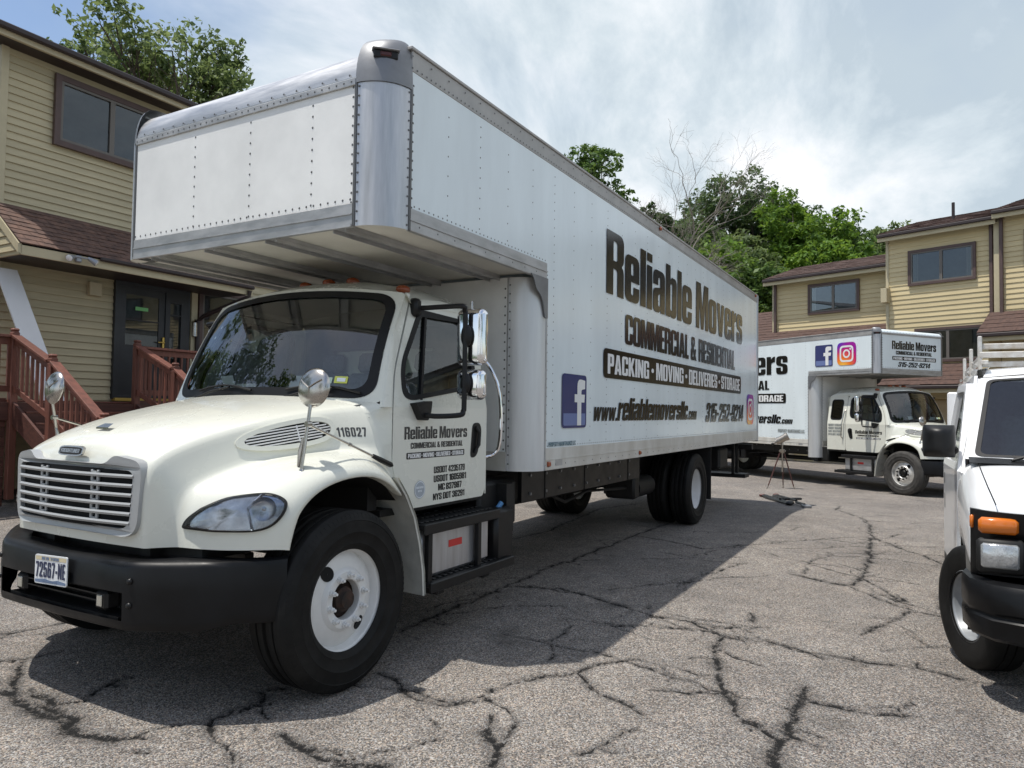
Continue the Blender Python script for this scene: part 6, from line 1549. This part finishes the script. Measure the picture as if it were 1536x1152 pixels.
social_f(B2, mq, -2.49, -1.93, 3.10, 3.66); social_cam(B2, mq, -1.79, -1.22, 3.10, 3.68)
mf = lambda a, b, h: (.62-.0045-h, -a, b)
lettering('company_name', B2, mf, M['vinyl'], 'Reliable Movers', -.74, .90, 3.47, .21)
lettering('slogan', B2, mf, M['vinyl'], 'COMMERCIAL & RESIDENTIAL', -.60, .73, 3.345, .09)
sign_line(B2, mf, 'PACKING * MOVING * DELIVERIES * STORAGE', -.73, .89, 3.205, 3.30)
lettering('phone_number', B2, mf, M['vinyl'], '315-252-9214', -.53, .68, 3.045, .12, italic=.2)
mqd = lambda a, b, h: (-a, side_v(b)+.0055+h, b)
D2 = [o for o in C2.children if o.name.startswith('door') and not o.name.startswith('door_')][1]
lettering('company_name', D2, mqd, M['vinyl'], 'Reliable Movers', -1.40, -.64, 1.38, .085)
lettering('slogan', D2, mqd, M['vinyl'], 'COMMERCIAL & RESIDENTIAL', -1.33, -.72, 1.318, .040)
sign_line(D2, mqd, 'PACKING * MOVING * DELIVERIES * STORAGE', -1.37, -.68, 1.25, 1.292)
for t_, z_ in (('USDOT 4235179', 1.56), ('USDOT 1605981', 1.48), ('MC 837987', 1.40), ('NYS DOT 36291', 1.32)):
    lettering('registration_number', C2, mqd, mat('grey_print', (.25, .27, .27)), t_, -2.22, -1.80, z_, .05)

# ------------------------------------------------------------------ cargo van at the right edge
def van():
    V = thing('cargo_van', 'white cargo van with black mirror and roof rack cut off at the right edge', 'van', (2.42, -4.01, 0), math.radians(0.0))
    HWv = 1.0; pw = M['paint2']
    sv = lambda z: HWv if z < 1.22 else HWv-(z-1.22)*.17
    for s in (-1, 1):
        mp = lambda a, b, h, s=s: (a, s*(sv(b)+h), b)
        arch = [(.49*math.cos(t), .40+.49*math.sin(t)) for t in [math.radians(-6+146*k/16) for k in range(17)]]
        low = [(-.42, .34)] if False else []
        outl = [(.487, .35), (.43, .62), (.42, 1.22), (4.6, 1.22), (4.7, .9), (4.7, .35), (3.92, .35)] + [(3.45+.47*math.cos(t), .40+.47*math.sin(t)) for t in [math.radians(-6+192*k/16) for k in range(17)]] + [(2.98, .35)]
        body = MB().plate([[outl]], mp, -.02, 0).build('body_side', pw, V, smooth=30)
        up_ = [(.28, 1.22), (4.6, 1.22), (4.6, 1.86), (4.45, 1.92), (.95, 1.92), (.88, 1.86)]
        hole = rnd([(.46, 1.27, .03), (1.38, 1.27, .05), (1.40, 1.80, .06), (.93, 1.80, .05)])
        MB().plate([[up_, hole]], mp, -.02, 0).build('upper_side', pw, body, smooth=30)
        MB().plate([[hole]], mp, -.012).build('side_window', M['glass_d'], body, smooth=0)
        # rounded roof shoulder
        MB().grid([[V3(x, s*sv(1.92), 1.92), V3(x, s*.86, 1.965), V3(x, s*.78, 1.985)] for x in (.95, 1.6, 3, 4.45)]).build('roof_shoulder', pw, body, smooth=60)
        # arch trim / wheel well
        MB().grid([[V3(.49*math.cos(t), s*1.0, .40+.49*math.sin(t)), V3(.49*math.cos(t), s*.6, .40+.49*math.sin(t))] for t in [math.radians(-6+192*k/16) for k in range(17)]]).build('wheel_well', M['frame'], body, smooth=60)
        # wheels
        R = .385
        for X in (0, 3.45):
            w = MB().lathe([(.222, .10), (.228, .094), (.214, .086), (.206, .07), (.200, .02), (.185, .0), (.150, .014), (.115, .030), (.085, .034), (.070, .05), (.001, .055)] + [], (0, 0, 0), (0, s, 0), 32).build('wheel', M['rimsteel'], V, smooth=40)
            w.location = (X, s*.90, R); w.rotation_euler = (0, 0, math.radians(22) if X == 0 else 0)
            MB().lathe([(.21, -.09), (.25, -.105), (.32, -.118), (.362, -.110), (.380, -.094), (.385, -.07), (.385, -.03), (.374, -.028), (.374, -.022), (.385, -.02), (.385, .02), (.374, .022), (.374, .028), (.385, .03), (.385, .07), (.380, .094), (.362, .110), (.32, .118), (.25, .105), (.21, .09)], (0, 0, 0), (0, 1, 0), 48).build('tyre', M['rubber'], w, smooth=40)
            hb = None
            for k in range(8):
                a = 2*PI*k/8; c = V3(.095*math.cos(a), s*.034, .095*math.sin(a))
                if hb is None: hb = MB().cyl((0, 0, 0), (0, s*.022, 0), .012, .011, 6).build('lug_nut', M['chrome_d'], w); hb.location = c
                else: share(hb, 'lug_nut', w, c)
            for k in range(4):
                a = 2*PI*(k+.5)/4; MB().lathe([(.030, .006), (.028, 0), (.001, -.002)], (.165*math.cos(a), s*.012, .165*math.sin(a)), (0, s, 0), 12).build('hand_hole_shade', M['dark'], w)  # shallow dark disc painted in for the shade of a wheel hole
    # hood, cowl, windscreen, roof
    us = [-1+2*k/12 for k in range(13)]
    VH = [
     [(-.775, 0, 1.075), (-.76, 0, 1.11), (-.70, 0, 1.145), (-.40, 0, 1.215), (0, 0, 1.29), (.20, 0, 1.325)],
     [(-.77, .5, 1.075), (-.755, .5, 1.11), (-.69, .5, 1.14), (-.39, .5, 1.21), (0, .5, 1.285), (.22, .5, 1.32)],
     [(-.715, .84, 1.075), (-.705, .84, 1.105), (-.66, .85, 1.125), (-.37, .875, 1.19), (.01, .89, 1.265), (.27, .895, 1.31)],
     [(-.63, .935, 1.07), (-.625, .935, 1.085), (-.59, .945, 1.10), (-.33, .965, 1.155), (.03, .975, 1.225), (.33, .975, 1.28)],
     [(-.575, .98, 1.0), (-.57, .982, 1.005), (-.55, .995, 1.01), (-.30, 1.008, 1.05), (.05, 1.015, 1.10), (.42, 1.015, 1.16)],
     [(-.56, .985, .86), (-.555, .988, .865), (-.53, 1.0, .875), (-.28, 1.015, .915), (.06, 1.02, .96), (.46, 1.018, 1.0)],
     [(-.55, .98, .705), (-.54, .985, .705), (-.47, .998, .71), (-.25, 1.01, .82), (.06, 1.015, .895), (.40, 1.012, .68)],
     [(-.585, .93, .705), (-.57, .93, .705), (-.47, .93, .71), (-.25, .93, .82), (.06, .93, .895), (.39, .93, .68)]]
    fullv = [[(x, -y, z) for x, y, z in ln] for ln in VH[::-1]] + VH[1:]
    hood_ = MB().grid(fullv).build('hood', pw, V, smooth=180, sub=2)
    for s in (-1, 1):
        MB().tube([(-.70, s*.868, 1.115), (-.37, s*.885, 1.188), (.01, s*.898, 1.263), (.26, s*.902, 1.309)], .0035, 4).build('hood_seam', M['dark'], hood_)
    ws = lambda u, w: V3(lerp(.26, .92, w)-.10*(1-u*u), u*lerp(.955, .83, w), lerp(1.325, 1.90, w)+.03*(1-u*u)*w)
    g = MB(); inn = dense(RR(-.95, .03, .95, .96, .06, 5)); rings = [[ws(p[0]*f, .5+(p[1]-.5)*f) for p in inn] for f in (1, .75, .5, .25, .05)]
    g.grid(rings, close_u=True); wso = g.build('windscreen', M['glass_v'], V, smooth=180)
    edge = [(max(-1.03, min(1.03, p[0]*1.11)), max(-.02, min(1.02, .5+(p[1]-.5)*1.09))) for p in inn]
    sl_o = MB(); ringstrip(sl_o, lambda u, w: ws(u, w)+V3(-.004, 0, .003), [(p[0]*.985, .5+(p[1]-.5)*.97) for p in inn], [(p[0]*1.02, .5+(p[1]-.5)*1.02) for p in inn]); sl_o.build('windscreen_seal', M['seal'], wso)
    pil = MB(); ringstrip(pil, ws, [(p[0]*1.01, .5+(p[1]-.5)*1.01) for p in inn], edge)
    for s in (-1, 1): pil.grid([[ws(s*1.03, w), V3(ws(s*1.03, w).x+.07, s*sv(ws(s, w).z), ws(s, w).z)] for w in (0, .25, .5, .75, 1)])
    pil.build('pillar', pw, V, smooth=50)
    MB().grid([[V3(x-(.10*(1-u*u) if x < 1 else 0), u*hv, z+.04*(1-u*u)) for u in us] for x, hv, z in ((.92, .83, 1.905), (1.02, .80, 1.96), (1.3, .79, 1.985), (3, .79, 1.99), (4.45, .78, 1.98), (4.62, .77, 1.90))]).build('roof', pw, V, smooth=60)
    MB().box(4.60, 4.66, -.98, .98, .35, 1.9, .02).build('rear_wall', pw, V)
    cw = MB().grid([[V3(x-.09*(1-u*u), u*.95, z-.02*abs(u)) for u in us] for x, z in ((.23, 1.328), (.30, 1.338))]).build('cowl_grille', M['black'], V)
    for k in range(40):
        u = -1+2*(k+.5)/40; MB().box(.236-.09*(1-u*u), .296-.09*(1-u*u), u*.93-.005, u*.93+.005, 1.330-.02*abs(u), 1.340-.02*abs(u)).build('cowl_slat', M['black'], cw, smooth=0) if u > .2 else None
    MB().grid([[V3(x-.09*(1-u*u), u*.955, z) for u in us] for x, z in ((.30, 1.343), (.16, 1.30))]).build('cowl_panel', M['black'], V)
    MB().tube([ws(.75, -.02)+V3(-.03, 0, .01), ws(.55, .09)+V3(-.03, 0, .01), ws(.0, .10)+V3(-.025, 0, .0)], .010, 6).build('wiper', M['black'], wso)
    # cabin: dash, seats
    cs = V3(.80, -.42, 1.36); MB().tube([cs+V3(.10*math.sin(2*PI*k/20)*.6, .19*math.cos(2*PI*k/20), .19*math.sin(2*PI*k/20)) for k in range(21)], .014, 6, caps=False).cyl(cs, cs+V3(-.3, 0, -.15), .03).build('steering_wheel', M['interior'], V)
    MB().box(.66, .69, -.10, .10, 1.72, 1.79, .015).build('inner_mirror', M['black'], V)
    MB().box(.30, .70, -.88, .88, 1.05, 1.30, .05).build('dashboard', M['interior'], V)
    for y in (-.45, .45): MB().box(1.25, 1.40, y-.26, y+.26, .9, 1.62, .06).box(.85, 1.35, y-.26, y+.26, .75, .95, .05).build('seat', M['seatm'], V, smooth=50)
    MB().box(1.6, 1.63, -.9, .9, .5, 1.9).build('bulkhead', M['seatm'], V)
    # face: black grille surround, lamps
    fasc = lambda a, b, h: (-.755-h+.06*(a/.9)**2+.13*max(0, (abs(a)-.80)/.19)**2, a*(1-.0*h), b)
    fs = MB().plate([[[(-.985+1.97*k/40, .70) for k in range(41)]+[(.985-1.97*k/40, 1.075) for k in range(41)]]], fasc, -.02, .03).build('front_fascia', M['black'], V, smooth=40)
    for s in (-1, 1):
        X = lambda y: -.785+.06*(y/.9)**2+.13*max(0, (y-.80)/.19)**2-.004
        tn = MB().box(X(.87)-.03, X(.87)+.02, s*.765, s*.955, .955, 1.045, .018).build('turn_signal', M['amber'], fs, smooth=50)
        MB().box(X(.975)-.004, X(.975)+.03, s*.966, s*.99, .965, 1.04, .008).build('side_signal', M['amber'], fs, smooth=50)
        hb = MB().box(X(.85)-.022, X(.85)+.03, s*.735, s*.965, .735, .930, .02).build('headlamp_bezel', M['frame'], fs, smooth=50)
        MB().box(X(.85)-.036, X(.85)-.012, s*.765, s*.945, .768, .905, .022).build('headlamp', mat('sealed_beam_glass', (.50, .52, .53), .12, .55, var=.2, vscale=30, bump=.4, bscale=90), hb, smooth=50)
    for k in range(5): MB().box(-.825, -.79, -.5, .5, .73+k*.065, .755+k*.065, .006).build('grille_bar', M['black'], fs)
    bp = MB(); plan = [(-.52, -1.03), (-.70, -1.0), (-.84, -.90), (-.90, -.7), (-.92, -.35), (-.925, 0), (-.92, .35), (-.90, .7), (-.84, .90), (-.70, 1.0), (-.52, 1.03)]
    bp.grid([[V3(x+dx, y*(1-dx*.3), z) for x, y in plan] for z, dx in ((.37, .08), (.40, .02), (.50, .0), (.515, .018), (.53, .018), (.545, 0), (.66, .0), (.69, .02), (.70, .09))])
    bp.build('bumper', M['bumper'], V, smooth=45)
    # passenger door mirror, door ajar
    for s in (-1, 1):
        mr = MB()
        mr.box(.44, .56, s*1.005, s*1.09, 1.335, 1.40, .02).build('mirror_arm', M['black'], V, smooth=50)
        sh = MB(); rows = []
        for k in range(9):
            t = k/8; z = lerp(1.315, 1.545, t); e = min(1, min(t, 1-t)*5+.25)**.5
            rows.append([V3(.48-.13*math.sin(PI*q/10)*e, s*(1.125-.105*math.cos(PI*q/10)*(.85+.15*e)), z) for q in range(11)])
        sh.grid(rows); sh.poly(rows[0]); sh.poly(rows[-1]); sh.poly([r_[0] for r_ in rows]+[r_[-1] for r_ in rows[::-1]])
        sh.build('door_mirror', M['black'], V, smooth=180, sub=2)
    hinge = Matrix.Translation((.50, 1.004, 0)) @ Matrix.Rotation(math.radians(3.5), 4, 'Z') @ Matrix.Translation((-.50, -1.004, 0))
    dm = MB(); mp = lambda a, b, h: tuple(hinge @ V3(a, sv(b)+.012+h, b))
    dm.plate([[rnd([(.50, .42, .03), (1.44, .42, .03), (1.46, 1.22), (.42, 1.22)])]], mp, -.07, .01)
    dm.plate([[rnd([(.42, 1.22), (1.46, 1.22), (1.46, 1.86, .05), (.88, 1.86, .03)]), rnd([(.53, 1.27, .03), (1.39, 1.27, .04), (1.39, 1.80, .04), (.93, 1.80, .04)])]], mp, -.04, .01)
    do = dm.build('door', pw, V, smooth=30)
    MB().plate([[rnd([(.53, 1.27, .03), (1.39, 1.27, .04), (1.39, 1.80, .04), (.93, 1.80, .04)])]], mp, -.01).build('window_glass', M['glass_t'], do, smooth=0)
    for z0_, z1_ in ((1.06, 1.15), (.86, .98)): MB().plate([[RR(1.33, z0_, 1.385, z1_, .02)]], mp, .0105).build('latch_slot', M['dark'], do, smooth=0, fixn=False)
    MB().plate([[RR(.52, .42, 1.43, .50, .02)]], mp, .0108).build('door_trim', M['black'], do, smooth=0, fixn=False)
    # roof rack
    rk = MB()
    wr = mat('chipped_white_steel', (.60, .60, .58), .55, c2=(.42, .38, .33), vscale=14)
    for x in (1.15, 2.4, 3.7):
        MB().box(x-.025, x+.025, -.84, .84, 2.07, 2.115, .006).build('rack_bar', wr, V)
        for s in (-1, 1):
            MB().box(x-.02, x+.02, s*.82, s*.85, 1.92, 2.24, .006).box(x-.03, x+.03, s*.78, s*.83, 2.02, 2.05, .004).build('rack_post', wr, V)
            MB().cyl((x-.04, s*.875, 1.95), (x+.04, s*.875, 1.95), .02).cyl((x-.04, s*.87, 2.0), (x+.04, s*.87, 2.0), .014).build('rack_clamp', M['chrome_d'], V)
    for z in (2.02, 2.16): MB().box(1.16, 1.19, -.82, .82, z-.022, z+.022, .006).build('rack_rail', wr, V)
    for s in (-1, 1): MB().box(1.15, 3.7, s*.80, s*.83, 2.08, 2.11, .006).build('rack_side_rail', wr, V)
    MB().box(1.150, 1.159, .32, .52, 2.145, 2.178, .004).build('rust_patch', mat('rust_stain', (.42, .22, .10), .8), V)
    return V
van()

# ------------------------------------------------------------------ brass searchlight telescope on a wooden tripod
gz0 = gz(15.7)
TS = thing('telescope', 'small metal telescope on a dark wooden tripod standing before the far truck', 'telescope', (15.72, .28, gz0))
wd = mat('mahogany', (.085, .028, .022), .45, var=.2); nk = mat('aged_nickel', (.42, .38, .33), .3, .9)
apx = V3(0, 0, .92)
for p in ((-.16, .33, 0), (.10, -.27, 0), (.25, .02, 0)):
    f = V3(*p); MB().tube([apx+(f-apx)*.02+V3(f.x, f.y, 0)*.12, apx.lerp(f, .93)], [.017, .013], 6).build('leg', wd, TS)
    MB().tube([apx.lerp(f, .92), f], [.014, .008], 6).cyl(f, f+V3(0, 0, .02), .022).build('leg_foot', nk, TS)
MB().cyl((0, 0, .42), (0, 0, 1.08), .018).cyl((0, 0, .88), (0, 0, .97), .05, .06, 12).cyl((-.06, .06, .93), (.06, -.06, .93), .02).cyl((0, 0, 1.08), (0, 0, 1.14), .035, .03, 10).build('tripod_head', nk, TS, smooth=40)
tu = V3(.08, -.80, .48).normalized(); c = V3(0, .02, 1.22)
MB().lathe([(.001, -.21), (.03, -.21), (.03, -.16), (.075, -.15), (.075, -.10), (.095, -.10), (.095, -.06), (.085, -.05), (.085, .10), (.098, .105), (.098, .17), (.09, .175), (.08, .16), (.001, .155)], c, tu, 20).build('tube', nk, TS, smooth=35)
MB().lathe([(.001, -.27), (.03, -.27), (.03, -.21)], c, tu, 12).build('eyepiece', M['black'], TS)
# ------------------------------------------------------------------ black folded frame on the asphalt
FR = thing('metal_stand', 'black folded metal stand lying flat on the asphalt near the telescope tripod', 'stand', (11.4, -.55, gz(11.4)))
def W(x, y, z=.03): return V3(x-11.4, y+.55, z+gz(x)-gz(11.4))
for a, b, nm in ((W(13.6, .36), W(11.35, -.52), 'rail_tube'), (W(13.45, .27, .05), W(11.2, -.60, .05), 'rail_tube'), (W(13.9, .12), W(11.5, -.66, .09), 'rail_tube'), (W(13.6, .12, .04), W(11.9, -.40, .07), 'rail_tube'), (W(11.9, -.30, .08), W(12.4, -.62, .09), 'cross_bar'), (W(11.5, -.66, .06), W(10.95, -.88, .05), 'handle_tube')):
    MB().tube([a, a.lerp(b, .5), b], .024, 8).build(nm, M['black'], FR)
MB().ball(tuple(W(11.25, -.58, .05)), .09, 12, 8, (1.6, .9, .5)).build('joint_housing', M['black'], FR)
MB().box(-.10, .10, -.07, .07, 0, .05, .01, xf=Matrix.Translation(W(10.9, -.92, 0)) @ Matrix.Rotation(.4, 4, 'Z')).build('end_block', M['castg'], FR)
for q in (W(13.6, .36), W(13.9, .12)): MB().box(-.07, .07, -.05, .05, -.02, .03, .01, xf=Matrix.Translation(q)).build('end_cap', mat('dark_red_plastic', (.10, .03, .025), .5), FR)
